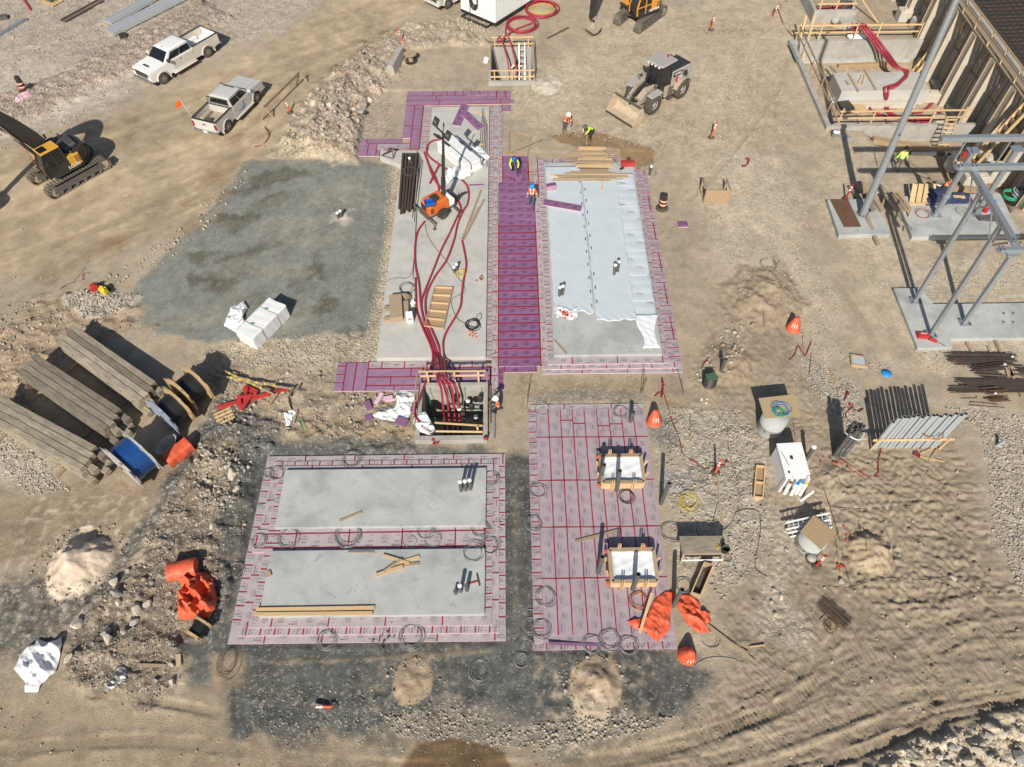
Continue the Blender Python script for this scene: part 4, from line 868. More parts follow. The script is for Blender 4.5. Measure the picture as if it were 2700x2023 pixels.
    for k in range(7): MB().cb(((b0+b1)/2, -.72+.24*k, .768), (b1-b0-.1,.12,.015)).build('bed_rib', paint if scoop else dusty, bed)
    MB().box(b1-.06, b1, -hw+.07, hw-.07, .6, bt).build('bulkhead', paint, bed)
    tg = MB().cb((b0-.01, 0, (.62+bt)/2), (.08,1.74,bt-.62)).build('tailgate', paint, t, bev=.02)
    MB().cb((b0+.0, 0, bt+.012), (.1,1.8,.03)).build('tailgate_cap', blackp, tg); MB().cb((b0-.06, 0, 1.08), (.02,.24,.09)).build('tailgate_handle', blackp, tg)
    for s in (-1, 1): MB().cb((b0-.03, s*.90, 1.0), (.10,.15,.36)).build('tail_light', redlens, t, bev=.02)
    mb = MB(); mb.cb((xr+.0, 0, .58), (.24,1.9,.18)); rb = mb.build('rear_bumper', chrome, t, bev=.04); MB().cb((xr-.125, .0, .60), (.012,.32,.16)).build('licence_plate', whitep, rb)
    if rack:
        mb = MB()
        for z in (1.36, 1.92): mb.bar((b1-.1,-.8,z), (b1-.1,.8,z), .05,.05)
        for k in range(9): y = -.8+.2*k; mb.bar((b1-.1,y,1.36), (b1-.1,y,1.92), .03,.03)
        mb.build('headache_rack', blackp, t)
        mb = MB(); mb.cyl((b0+.75,.15,.80), (b0+.75,.15,1.02), .17, n=14); mb.cyl((b0+.75,.45,.80), (b0+.75,.45,.95), .12, n=10); mb.build('bed_cargo', dkgrey, bed)
        # blue arc emblem on the doors
        for s in (-1, 1):
            mb = MB(); pts = [(cab0+.95+.5*math.cos(a), s*(hw+.02), .88+.22*math.sin(a)) for a in [math.pi*(1.05+.9*i/10) for i in range(11)]]
            for i, (p, q) in enumerate(zip(pts[:-1], pts[1:])): mb.bar(p, q, .012, .05-.035*abs(i-5)/5, up=(0,0,1))
            mb.bar((cab0+1.05, s*(hw+.02), .72), (cab0+1.25, s*(hw+.02), .98), .012, .05); mb.build('door_emblem', bluep, t)
        mb = MB(); mb.sph((fa-1.35, -.42, 1.25), .16, 0, sc=(1,1,1.4)); mb.sph((fa-1.35,-.42,1.55), .10, 1); mb.build('driver', [hivis, skinm], t)
    if flag:
        mb = MB(); mb.cyl((b0+.1, .95, bt), (b0-.15, 1.15, bt+1.45), .012, n=6); fl = mb.build('flag_whip', whitep, t)
        mb = MB(); q = Vector((b0-.15, 1.15, bt+1.45)); mb.add([q, q+Vector((-.35,.2,-.15)), q+Vector((-.4,.15,-.5)), q+Vector((.0,-.02,-.35))], [(0,1,2,3)]); mb.build('flag', hivis, fl, solid=.01)
        mb.M = None
    for x in (fa, ra):
        for s in (-1, 1): wheel(t, (x, s*.86, wr), wr, .27)
    mb = MB(); mb.box(xr+.3, xf-.3, -.6, .6, .38, .62); mb.build('chassis', blackp, t)
    for s in (-1, 1):
        MB().cb((fa-wr-.22, s*.93, .42), (.04,.24,.3)).build('mud_flap', side, t); MB().cb((ra-wr-.22, s*.93, .42), (.04,.24,.3)).build('mud_flap', side, t)
    return t
pickup('pickup_truck', 'white crew cab pickup with an empty white bed on the haul road', (-25.5,52.5,.0), R(235.5), 6.75, 4.37, white, dusty_side, 2.45, scoop=True)
pickup('pickup_truck', 'dusty silver pickup with sunroof, black rack and orange whip flag', (-20.1,46.0,.0), R(69), 5.9, 3.72, silver, silver, 1.95, sunroof=True, rack=True, flag=True, hi=.97)
pickup('pickup_truck', 'grey pickup at the top edge with only its nose in view', tuple(KG(1,1420,65)+Vector((2.0,1.95,0))), R(227), 5.9, 3.72, silver, silver, 1.95, hi=.97)
# ---------------------------------------------------------------- excavators
def track(par, y, L_, h, w):
    r = h/2; tr = link('track', None, par)
    def loop(k, off=0):
        st = L_-2*r; per = 2*st+2*math.pi*r; s = (k % 1)*per; R_ = r+off
        if s < st: return (-st/2+s, R_), 0
        s -= st
        if s < math.pi*r: a = s/r; return (st/2+R_*math.sin(a), R_*math.cos(a)), a
        s -= math.pi*r
        if s < st: return (st/2-s, -R_), math.pi
        s -= st; a = math.pi+s/r; return (-st/2+R_*math.sin(a), R_*math.cos(a)), a
    mb = MB(); n = 46
    for k in range(n):
        (x, z), a = loop(k/n); mb.cb((x, y, r+z), (.165, w, .045), 0, ry=a)
        (x, z), a = loop(k/n, .035); mb.cb((x, y, r+z), (.035, w, .04), 0, ry=a)
    mb.build('track_chain', track_m, tr)
    mb = MB(); mb.prism([(-L_/2+.35,.18),(L_/2-.35,.18),(L_/2-.5,h-.22),(-L_/2+.5,h-.22)], y-w*.30, y+w*.30, ax='y'); mb.build('track_frame', dkgrey, tr, bev=.03)
    for x in (-L_/2+r, L_/2-r): mb = MB(); mb.cyl((x,y-w*.28,r), (x,y+w*.28,r), r*.82, n=18); mb.build('sprocket', dusty, tr)
    for k in range(6):
        x = -L_/2+.8+k*(L_-1.6)/5; mb = MB(); mb.cyl((x,y-w*.33,.17), (x,y+w*.33,.17), .12, n=10); mb.build('roller', track_m, tr)
def excavator(name, label, loc, rz_tr, rz_up, paint, boomp, stickp, bucket, Lt=4.45, gauge=2.2, tw=.6, th=.85, short=True, frame_col=None, text=None, logo=None, rails=True):
    t = thing(name, label, 'excavator', loc, rz_tr)
    for s in (-1, 1): track(t, s*gauge/2, Lt, th, tw)
    mb = MB(); mb.prism([(-.9,-.9),(.9,-.9),(.9,.9),(-.9,.9)], .5, .95); mb.cyl((0,0,.9), (0,0,1.12), .62, n=24); mb.build('undercarriage', dkgrey, t, bev=.03)
    u = link('upper_structure', None, t); u.rotation_euler = (0,0,rz_up-rz_tr); u.location = (0,0,1.1)
    # deck and rounded tail (x forward, y left)
    tail = [(1.25,-1.3),(1.25,1.3),(-.7,1.3)]+[(-.55-1.05*math.sin(a), 1.3*math.cos(a)) for a in [math.pi*i/12 for i in range(0, 13)]]+[(-.7,-1.3)]
    MB().prism(tail, 0, .16).build('deck', charc, u, bev=.02)
    cw = [(-.45,1.28)]+[(-.5-1.08*math.sin(a), 1.28*math.cos(a)) for a in [math.pi*i/14 for i in range(15)]]+[(-.45,-1.28)]
    MB().prism(cw, .16, 1.02).build('counterweight', charc, u, bev=.07)
    MB().prism([(-.45,-1.22),(.15,-1.22),(.15,.3),(-.45,1.22)], .16, 1.15).build('engine_housing', charc, u, bev=.06)
    eh = MB().prism([(-1.2,-.7),(-.3,-1.0),(-.2,.9),(-1.1,.7)], 1.02, 1.22).build('engine_hood', dkgrey, u, bev=.05)
    for k in range(5): MB().cb((-1.05+.17*k, .0, 1.235), (.06,1.1,.02)).build('vent', blackp, eh)
    mb = MB(); mb.cyl((-.7,-.55,1.2), (-.7,-.55,1.5), .07, n=10); mb.build('exhaust', steel, eh)
    MB().prism([(-.35,.55),(.02,.55),(.02,1.315),(-.75,1.315),(-.75,.9)], .20, .98).build('side_panel', paint, u, bev=.04)
    for k in range(2):
        for j in range(4): MB().cb((-.64+.17*k, 1.322, .42+.12*j), (.11,.012,.07)).build('vent', blackp, u)
    MB().prism([(.15,-1.28),(1.2,-1.28),(1.15,-.45),(.15,-.45)], .16, .82).build('tool_box', paint, u, bev=.05)
    MB().cb((.65,-.87,.835), (.8,.6,.02)).build('tread_plate', dkgrey, u)
    # cab
    cx0, cx1, cy0, cy1, ch = .08, 1.55, .32, 1.28, 1.78
    cab = link('cab', None, u)
    fr = frame_col or charc
    mb = MB(); base = [(cx0,cy0,.16),(cx1,cy0,.16),(cx1,cy1,.16),(cx0,cy1,.16)]; top = [(cx0+.05,cy0+.05,ch),(cx1-.28,cy0+.05,ch),(cx1-.28,cy1-.05,ch),(cx0+.05,cy1-.05,ch)]; belt = [(cx1+.06,cy0,.75),(cx1+.06,cy1,.75)]
    for i in (0, 3): mb.bar(base[i], top[i], .10, .10)
    for i, k in ((1, 0), (2, 1)): mb.bar(base[i], belt[k], .09, .09); mb.bar(belt[k], top[i], .09, .09)
    mb.bar((.72,cy1,.16), (.72,cy1-.05,ch), .08, .08); mb.bar((cx0,cy1,.75), (cx1+.06,cy1,.75), .05,.07)
    mb.build('cab_frame', fr, cab)
    MB().box(cx0,cx1,cy0,cy1,.14,.34).build('cab_floor', charc, cab, bev=.03)
    MB().box(cx0,.72,cy1-.04,cy1+.01,.3,.75).build('cab_panel', charc, cab)
    for nm, q in (('windshield',[belt[0],belt[1],top[2],top[1]]),('windshield',[base[1],base[2],belt[1],belt[0]]),('side_window',[(.74,cy1-.01,.2),(cx1,cy1-.01,.2),(cx1,cy1-.04,1.0),(.74,cy1-.04,1.0)]),('side_window',[(.74,cy1-.03,1.0),(cx1,cy1-.03,1.0),(cx1-.27,cy1-.06,ch-.05),(.74,cy1-.06,ch-.05)]),('side_window',[(cx0+.05,cy1-.02,.75),(.7,cy1-.02,.75),(.7,cy1-.06,ch-.05),(cx0+.08,cy1-.06,ch-.05)]),('rear_window',[(cx0,cy0,.9),(cx0,cy1,.9),(cx0+.05,cy1-.05,ch),(cx0+.05,cy0+.05,ch)]),('side_window',[(cx0,cy0,.3),(cx1,cy0,.3),(cx1-.27,cy0+.04,ch-.05),(cx0+.05,cy0+.04,ch-.05)])):
        MB().add(q, [tuple(range(4))]).build(nm, glass, cab)
    MB().prism([(cx0-.02,cy0),(cx1-.24,cy0),(cx1-.24,cy1-.02),(cx0-.02,cy1-.02)], ch-.02, ch+.09).build('cab_roof', paint, cab, bev=.04)
    MB().cb((cx1-.55, (cy0+cy1)/2, ch+.10), (.5,.62,.02)).build('roof_hatch', glass, cab)
    mb = MB(); mb.sph((.62,.8,.95), .2, 0, sc=(.8,1.1,1.4)); mb.sph((.66,.8,1.38), .11, 1); mb.sph((.66,.8,1.46), .13, 2, sc=(1,1,.7)); mb.build('operator', [hivis, skinm, whitep], cab)
    if rails:
        mb = MB(); rl = [(1.15,-1.25,.8),(1.15,-1.25,1.45),(.3,-1.25,1.5),(.3,-1.25,.8)]; mb.tube(rl, .022, 6); rl = [(1.2,-.5,.8),(1.2,-.5,1.45),(.9,-.5,1.5)]; mb.tube(rl, .022, 6)
        mb.tube([(1.25,1.0,.2),(1.62,1.0,.5),(1.62,1.0,1.0)], .02, 6); mb.tube([(1.2,-1.28,.1),(1.35,-1.28,.1),(1.35,-1.28,1.35)], .022, 6); mb.build('hand_rail', tarp_o, u)
    mb = MB(); mb.cb((-.1,-1.2,1.35), (.10,.08,.3)); mb.cb((1.3,1.42,1.3), (.06,.18,.3)); mb.build('mirror', blackp, u)
    # boom: box section following a path in the x-z plane at y = -.12
    def limb(path, ws, nm, m, par, w=.42):
        mb = MB(); P = [Vector((x, 0, z)) for x, z in path]; V_ = []
        for i, p in enumerate(P):
            d = (P[min(i+1, len(P)-1)]-P[max(i-1, 0)]).normalized(); nrm = Vector((-d.z, 0, d.x))
            for a, b_ in ((-1,-1),(1,-1),(1,1),(-1,1)): V_.append((p.x+nrm.x*ws[i]*b_/2, -.12+a*w/2, p.z+nrm.z*ws[i]*b_/2))
        k = len(P); f = [(i*4+j, i*4+(j+1) % 4, (i+1)*4+(j+1) % 4, (i+1)*4+j) for i in range(k-1) for j in range(4)]; f += [(3,2,1,0), tuple(range(4*k-4, 4*k))]
        mb.add(V_, f); return mb.build(nm, m, par, bev=.02)
    sp = [(p.x, p.z) for p in smooth([(x, 0, z) for x, z in boomp], 4)]; nb = len(sp)
    ws = [.46+.55*math.sin(math.pi*min(1, .15+i/(nb-1)*.85))**1.0 for i in range(nb)]
    bo = limb(sp, ws, 'boom', charc, u)
    if logo: text_mesh('boom_lettering', logo, .62, whitep, bo, Matrix.Translation((sp[nb//2+4][0]-.1, .06, sp[nb//2+4][1]-.05)) @ Matrix.Rotation(math.pi, 4, 'Z') @ Matrix.Rotation(math.pi/2, 4, 'X') @ Matrix.Rotation(-math.atan2(sp[nb//2+6][1]-sp[nb//2+2][1], sp[nb//2+6][0]-sp[nb//2+2][0]), 4, 'Z'))
    for s in (-1, 1):
        a = Vector((boomp[0][0]+.5, -.12+s*.32, boomp[0][1]-.35)); b_ = Vector((sp[nb//2][0], -.12+s*.26, sp[nb//2][1]-.1)); mid = a+(b_-a)*.55
        mb = MB(); mb.cyl(a, mid, .10, n=12); mb.cyl(mid, b_, .055, n=10, m=1); mb.build('boom_cylinder', [charc, chrome], u)
    st_ = limb(stickp, [.3,.62,.45,.32], 'stick', charc, u, .3)
    a = Vector((sp[nb//2+2][0], -.12, sp[nb//2+2][1]+.45)); b_ = Vector((stickp[0][0], -.12, stickp[0][1]+.05)); mid = a+(b_-a)*.6
    mb = MB(); mb.cyl(a, mid, .10, n=12); mb.cyl(mid, b_, .055, n=10, m=1); mb.build('stick_cylinder', [charc, chrome], u)
    mb = MB()
    for s in (-.1, .1): mb.tube(smooth([(x+.02, -.12+s, z+ws[min(nb-1, i*4)]/2+.05) for i, (x, z) in enumerate(sp[::4])], 3), .025, 6)
    mb.build('hydraulic_line', blackp, u)
    e = Vector((stickp[-1][0], -.12, stickp[-1][1])); bx, bz = bucket
    mb = MB(); prof = [(0,0),(.45,-.05),(.75,-.45),(.70,-.85),(.35,-1.12),(-.05,-1.15)]
    fl = -1
    for (x0, z0), (x1, z1) in zip(prof[:-1], prof[1:]):
        q = [(e.x+fl*x0*bx, e.y-.5, e.z+z0*bz), (e.x+fl*x1*bx, e.y-.5, e.z+z1*bz), (e.x+fl*x1*bx, e.y+.5, e.z+z1*bz), (e.x+fl*x0*bx, e.y+.5, e.z+z0*bz)]; mb.add(q, [(0,1,2,3)])
    for s in (-.5, .5): mb.add([(e.x+fl*x*bx, e.y+s, e.z+z*bz) for x, z in prof], [tuple(range(6))])
    bk = mb.build('bucket', dusty, u, solid=.05)
    for k in range(5): MB().cb((e.x+fl*(-.12)*bx, e.y-.42+.21*k, e.z-1.16*bz), (.22,.07,.05)).build('bucket_tooth', steel, bk)
    if text: text_mesh('model_lettering', text, .30, whitep, u, Matrix.Translation((-.15,1.33,.28)) @ Matrix.Rotation(math.pi, 4, 'Z') @ Matrix.Rotation(math.pi/2, 4, 'X'))
    return t
excavator('excavator', 'yellow and charcoal excavator on the haul road with its boom reaching out of frame', (-29.45,39.3,.02), R(230), R(230), yellow,
    [(.35,.45),(.9,2.3),(2.3,4.6),(4.3,5.6),(5.9,5.5)], [(5.2,6.2),(5.9,5.4),(6.5,3.3),(6.9,1.4)], (1.,1.), text='EC230', logo='O')
excavator('excavator', 'amber and black excavator at the top edge with its bucket on the gravel', (10.95,58.55,.02), R(230), R(213), amber,
    [(.35,.45),(.8,2.2),(1.7,4.0),(3.0,5.0),(4.2,4.9)], [(3.9,5.7),(4.4,4.7),(5.0,2.0),(5.1,.5)], (.95,.95), Lt=4.2, gauge=2.0, tw=.55, th=.8, frame_col=amber, text='HX145A', rails=False)
# ---------------------------------------------------------------- wheel loader
def loader(loc, rz):
    t = thing('wheel_loader', 'grey wheel loader with its dusty bucket lowered to the gravel', 'wheel loader', loc, rz)
    r = .68
    for x in (1.5, -1.5):
        for s in (-1, 1): wheel(t, (x, s*.95, r), r, .52, lgrey, 30, .035, .55)
    rear = link('rear_frame', None, t)
    MB().prism([(-2.6,.75),(-2.75,1.0),(-2.7,1.9),(-2.4,2.15),(-.55,2.2),(-.5,1.0),(-.9,.85)], -.72, .72, ax='y').build('engine_cover', lgrey, rear, bev=.07)
    MB().prism([(-2.55,2.1),(-2.45,2.24),(-.6,2.30),(-.6,2.18)], -.66, .66, ax='y').build('engine_hood', charc, rear, bev=.04)
    for s in (-1, 1):
        MB().prism([(-2.15,1.15),(-1.75,1.15),(-1.75,1.85),(-2.1,1.85),(-2.3,1.5)], s*.73-.012, s*.73+.012, ax='y').build('side_vent', blackp, rear)
        MB().prism([(-1.7,2.0),(-.62,2.12),(-.62,1.78),(-1.45,1.72)], s*.735-.01, s*.735+.01, ax='y').build('name_panel', charc, rear)
        pts = [(-1.5+.86*math.cos(a), .68+.86*math.sin(a)) for a in [math.pi*i/10 for i in range(1, 10)]]
        mb = MB()
        for (x0, z0), (x1, z1) in zip(pts[:-1], pts[1:]): mb.add([(x0,s*.70,z0),(x1,s*.70,z1),(x1,s*1.22,z1),(x0,s*1.22,z0)], [(0,1,2,3)])
        mb.build('rear_fender', dusty, rear, solid=.04)
        for k in range(4): MB().cb((-.35, s*(.98-.03*k), .45+.26*k), (.42,.26,.04)).build('step', dkgrey, rear)
        MB().prism([(-.85,.55),(.15,.55),(.15,1.35),(-.85,1.35)], s*.78-.10, s*.78+.10, ax='y').build('side_tank', dusty, rear, bev=.04)
        mb = MB(); mb.tube([(-.1,s*.95,.5),(-.1,s*.98,1.5),(-.1,s*.9,2.0)], .02, 6); mb.build('hand_rail', blackp, rear)
    text_mesh('name_lettering', 'HL940A', .22, whitep, rear, Matrix.Translation((-1.12,.75,1.92)) @ Matrix.Rotation(math.pi, 4, 'Z') @ Matrix.Rotation(math.pi/2, 4, 'X') @ Matrix.Rotation(-.06, 4, 'Z'))
    MB().cb((-1.55,.75,1.45), (.24,.02,.28)).build('safety_decal', whitep, rear); mb = MB(); mb.cyl((-.95,.85,1.38), (-.95,.85,1.75), .07, n=10); mb.build('fire_extinguisher', redp, rear)
    MB().cb((-2.85,0,1.0), (.4,1.5,.62)).build('counterweight', lgrey, rear, bev=.08)
    mb = MB(); mb.cyl((-1.2,-.25,2.25), (-1.2,-.25,2.75), .085, n=12); mb.cyl((-1.2,-.25,2.75), (-1.3,-.25,2.85), .10, n=12); mb.build('exhaust_stack', charc, rear)
    cab = link('cab', None, t)
    MB().box(-.6,.75,-.68,.68,1.05,1.35).build('cab_base', charc, cab, bev=.04)
    mb = MB(); B = [(-.55,-.66,1.3),(.55,-.66,1.3),(.80,-.5,1.3),(.80,.5,1.3),(.55,.66,1.3),(-.55,.66,1.3)]; T_ = [(-.5,-.6,3.0),(.45,-.6,3.0),(.62,-.45,3.0),(.62,.45,3.0),(.45,.6,3.0),(-.5,.6,3.0)]
    for a, b_ in zip(B, T_): mb.bar(a, b_, .08, .08)
    mb.build('cab_frame', charc, cab)
    for i in range(6): j = (i+1) % 6; MB().add([B[i],B[j],T_[j],T_[i]], [(0,1,2,3)]).build('window', glass, cab)
    rf = MB().prism([(-.75,-.78),(.72,-.78),(.88,-.6),(.88,.6),(.72,.78),(-.75,.78)], 3.0, 3.14).build('cab_roof', lgrey, cab, bev=.05)
    mb = MB(); mb.cyl((-.45,.1,3.14), (-.45,.1,3.30), .06, n=10); mb.build('beacon', redlens, rf)
    for k in range(4): MB().cb((.86, -.5+.33*k, 2.98), (.06,.14,.1)).build('work_light', whitep, rf)
    for s in (-1, 1): mb = MB(); mb.cb((.7, s*.95, 2.3), (.05,.2,.3)); mb.bar((.65,s*.62,2.5),(.7,s*.9,2.4),.03,.03); mb.build('mirror', blackp, cab)
    mb = MB(); mb.sph((.0,.05,1.75), .22, 0, sc=(.8,1.1,1.4)); mb.sph((.03,.05,2.2), .11, 1); mb.build('operator', [cloth, skinm], cab)
    fr = link('front_frame', None, t)
    MB().prism([(.25,.7),(2.0,.6),(2.1,.9),(1.5,1.5),(1.1,1.55),(.3,1.15)], -.38, .38, ax='y').build('front_chassis', dusty, fr, bev=.04)
    MB().cb((.45,.0,1.15), (.3,1.1,.25)).build('hinge_block', yellow, fr, bev=.03)
    for s in (-1, 1):
        MB().prism([(.95,1.58),(2.0,1.50),(2.05,1.42),(.95,1.46)], s*1.0-.28, s*1.0+.28, ax='y').build('front_fender', lgrey, fr, bev=.03)
        P = [(1.15,1.72),(1.8,1.55),(2.4,1.05),(2.8,.45)]; mb = MB()
        for (x0, z0), (x1, z1) in zip(P[:-1], P[1:]): mb.bar((x0,s*.5,z0), (x1,s*.5,z1), .13, .34)
        mb.build('lift_arm', dusty, fr, bev=.02)
        mb = MB(); mb.cyl((.95,s*.32,1.0), (1.7,s*.4,1.2), .08, n=10); mb.cyl((1.7,s*.4,1.2), (2.3,s*.45,1.1), .045, n=8, m=1); mb.build('lift_cylinder', [charc, chrome], fr)
        mb = MB(); mb.bar((1.2,s*.75,1.55),(1.25,s*.8,1.95),.04,.04); mb.cb((1.3,s*.8,2.0),(.14,.2,.16)); mb.build('headlamp', chrome, fr)
    mb = MB(); mb.bar((1.5,0,1.9),(2.45,0,1.35),.14,.3); mb.cyl((1.1,0,1.55),(1.9,0,1.8),.09,n=10); mb.bar((2.4,0,1.5),(2.9,0,.8),.1,.12); mb.build('tilt_linkage', charc, fr)
    prof = [(3.85,.06),(3.15,.04),(2.90,.12),(2.75,.42),(2.78,.80),(2.95,1.12),(3.10,1.2)]; mb = MB()
    for (x0, z0), (x1, z1) in zip(prof[:-1], prof[1:]): mb.add([(x0,-1.3,z0),(x1,-1.3,z1),(x1,1.3,z1),(x0,1.3,z0)], [(0,1,2,3)])
    for s in (-1.3, 1.3): mb.add([(x, s, z) for x, z in prof], [tuple(range(len(prof)))])
    bk = mb.build('bucket', mat('bucket_tan', (.47,.385,.275), .85, var=.2, sc_=3, dust=.3), fr, solid=.05); MB().cb((3.86,0,.065), (.14,2.62,.05)).build('cutting_edge', steel, bk); MB().cb((3.12,0,1.21), (.1,2.6,.08)).build('bucket_lip', dkgrey, bk)
    return t
loader((10.85,47.3,.03), R(220))
# ---------------------------------------------------------------- mast light trailer on the long slab
def light_tower(loc, rz):
    t = thing('light_tower', 'orange towable light tower with a raised black mast on the long slab', 'light tower', loc, rz)
    MB().prism([(-.75,.45),(.75,.45),(.75,1.1),(.6,1.28),(-.6,1.28),(-.75,1.1)], -.5, .5, ax='y').build('canopy', orange, t, bev=.06)
    MB().prism([(.75,.45),(1.15,.5),(1.2,.9),(.95,1.22),(.75,1.2)], -.48, .48, ax='y').build('end_cover', whitep, t, bev=.06)
    for s in (-1, 1):
        wheel(t, (.1, s*.68, .31), .31, .2, dkgrey)
        MB().prism([(.1+.42*math.cos(a), .34+.42*math.sin(a)) for a in [math.pi*i/8 for i in range(9)]], s*.56, s*.80, ax='y').build('mudguard', blackp, t, bev=.03)
        for k in range(7): MB().cb((-.55+.0, s*.505, .62+.06*k), (.24,.015,.03)).build('louvre', blackp, t)
        for x in (-.9, .95):
            mb = MB(); mb.bar((x,s*.3,.42),(x,s*1.15,.42),.07,.07); mb.bar((x,s*1.12,.5),(x,s*1.12,.02),.05,.05); mb.cyl((x,s*1.12,0),(x,s*1.12,.03),.11,n=10); mb.build('outrigger', dkgrey, t)
    MB().cb((-.765,.15,.85), (.03,.5,.45)).build('control_panel', blackp, t); MB().cb((-.3,.51,.8), (.22,.012,.2)).build('warning_label', whitep, t)
    MB().box(-.95,1.2,-.45,.45,.34,.46).build('chassis', dkgrey, t)
    mb = MB(); mb.bar((1.1,0,.45),(2.35,0,.5),.09,.09); mb.bar((1.15,.4,.42),(1.9,0,.48),.06,.06); mb.bar((1.15,-.4,.42),(1.9,0,.48),.06,.06); mb.cyl((1.9,.12,.0),(1.9,.12,.6),.03,n=8); mb.build('drawbar', blackp, t)
    mast = link('mast', None, t); mast.rotation_euler = (.05,.065,0)
    for k, (z0, z1, w_) in enumerate(((.6,2.6,.20),(2.5,4.2,.15),(4.1,5.7,.10))): MB().cb((.55,0,(z0+z1)/2), (w_,w_,z1-z0)).build('mast_section', blackp, mast)
    mb = MB(); mb.bar((.55,-.6,5.7),(.55,.6,5.7),.07,.07); mb.tube([(.55,0,5.6),(.65,.1,6.3),(.75,.15,6.0)],.03,6); mb.build('cross_bar', blackp, mast)
    for y, z, tl in ((-.62,5.95,.5),(.55,6.15,.4),(-.4,5.35,-.7),(.35,5.3,-.9)):
        mb = MB(); mb.cb((.45,y,z), (.12,.42,.50), ry=tl); lm = mb.build('lamp_head', blackp, mast, bev=.03); mb = MB(); mb.cb((.45-.07*math.cos(tl),y,z+.07*math.sin(tl)), (.02,.22,.12), ry=tl); mb.build('lens', chrome, lm)
    mb = MB(); mb.tube(smooth([(.66,.05,1.4),(.68,.08,3),(.66,.04,4.4),(.64,.05,5.6)],5),.02,6); mb.build('mast_cable', blackp, mast)
    mb = MB(); mb.box(-.30,.10,-.36,.12,1.30,1.50); mb.build('battery_box', blackp, t, bev=.03)
    return t
LT = KG(11,1440,250); light_tower((LT.x+.1,LT.y+.35,.30), R(38))
bl = thing('storage_bin', 'small blue plastic bin resting on top of the orange light tower', 'bin', tuple(K(11,1400,105,1.65)), R(12))
mb = MB(); mb.box(-.3,.3,-.2,.2,-.16,-.02); mb.build('bin_base', blackp, bl, bev=.02)
mb = MB(); mb.box(-.33,.33,-.23,-.19,-.02,.14); mb.box(-.33,.33,.19,.23,-.02,.14); mb.box(-.33,-.29,-.19,.19,-.02,.14); mb.box(.29,.33,-.19,.19,-.02,.14); mb.box(-.29,.29,-.19,.19,-.02,.02); mb.build('bin_tray', bluep, bl)
# ---------------------------------------------------------------- site trailer at the top edge
def trailer():
    c = Vector((-1.02,57.5,0)); A = R(50)
    t = thing('site_trailer', 'white metal clad equipment trailer on black skids at the top edge', 'trailer', tuple(c), A)
    # local: x along the long side (away from camera), y to the left end
    siding = mat('siding', (.74,.79,.77), .5, var=.04, dust=.12); L_, W_, h0, h1 = 12., 3.75, .45, 3.7
    MB().box(0,L_,0,W_,h0,h1).build('wall_core', siding, t)
    k = 0; x = .05
    sm2 = MB().box(-.17,.17,-.02,0,h0+.02,h1-.02).mesh('siding_panel', siding)
    while x < L_-.3: o = link('siding_panel', sm2, t, (x+.19,0,0)); x += .385
    sm3 = MB().box(-.02,0,-.18,.18,h0+.02,h1-.02).mesh('siding_panel', siding)
    y = .02
    while y < W_-.3: o = link('siding_panel', sm3, t, (0,y+.2,0)); y += .415
    MB().box(-.04,L_,-.04,W_+.04,.22,h0).build('base_rail', charc, t); MB().box(-.05,.0,0,W_,.44,.50).build('trim', whitep, t)
    for y in (.5, W_-.5): MB().box(-.55,L_,y-.06,y+.06,.0,.2).build('skid', charc, t)
    MB().box(-.55,-.43,.5,W_-.5,.06,.2).build('skid', charc, t)
    MB().prism([(-.1,-.1),(L_+.1,-.1),(L_+.1,W_+.1),(-.1,W_+.1)], h1, h1+.12).build('roof', siding, t)
    mb = MB(); mb.cb((-.14,W_*.30,2.6), (.24,.8,.45)); mb.build('vent_hood', lgrey, t, bev=.03)
    mb = MB(); mb.cb((-.05,W_*.32,1.25), (.08,.22,.36)); mb.cyl((-.05,W_*.32,1.1), (-.05,W_*.32,.4), .02, n=6); mb.build('switch_box', whitep, t)
    mb = MB(); mb.tube([(-.04,W_*.35,1.0),(-.04,W_*.10,1.0)], .014, 6); mb.tube([(-.04,W_*.93,1.2),(-.04,W_*.93,1.0),(-.04,W_*.72,1.0)], .014, 6); mb.build('gas_pipe', yellowp, t)
    MB().cb((3.9,-.04,3.0), (.3,.06,.45)).build('junction_box', whitep, t)
    cc = thing('cable_coil', 'coil of thick black cable hanging on the white trailer end wall', 'cable', tuple(c), A)
    mb = MB()
    for k in range(5):
        r0 = .42+.03*k; mb.tube([(-.10-.02*k, W_*.56+.02*k+r0*.8*math.cos(a), 1.75+r0*1.15*math.sin(a)-.06*k) for a in [2*math.pi*i/28 for i in range(28)]], .035, 6, closed=True)
    mb.build('coil', wire_k, cc)
    mb = MB(); M_ = Matrix.Translation(c) @ Matrix.Rotation(A, 4, 'Z'); p0 = M_ @ Vector((-.12,W_*.68,1.8)); g = [KG(1,1700,200), KG(1,1760,285), KG(1,1850,320), KG(1,1895,335,.3)]
    mb.tube(smooth([p0, M_ @ Vector((-.2,W_*.7,.4))]+[q+Vector((0,0,.03)) for q in g], 6), .025, 6); mb.build('cable_lead', wire_k, None, label='thin black cable running from the white trailer to the far vault', cat='cable')
trailer()
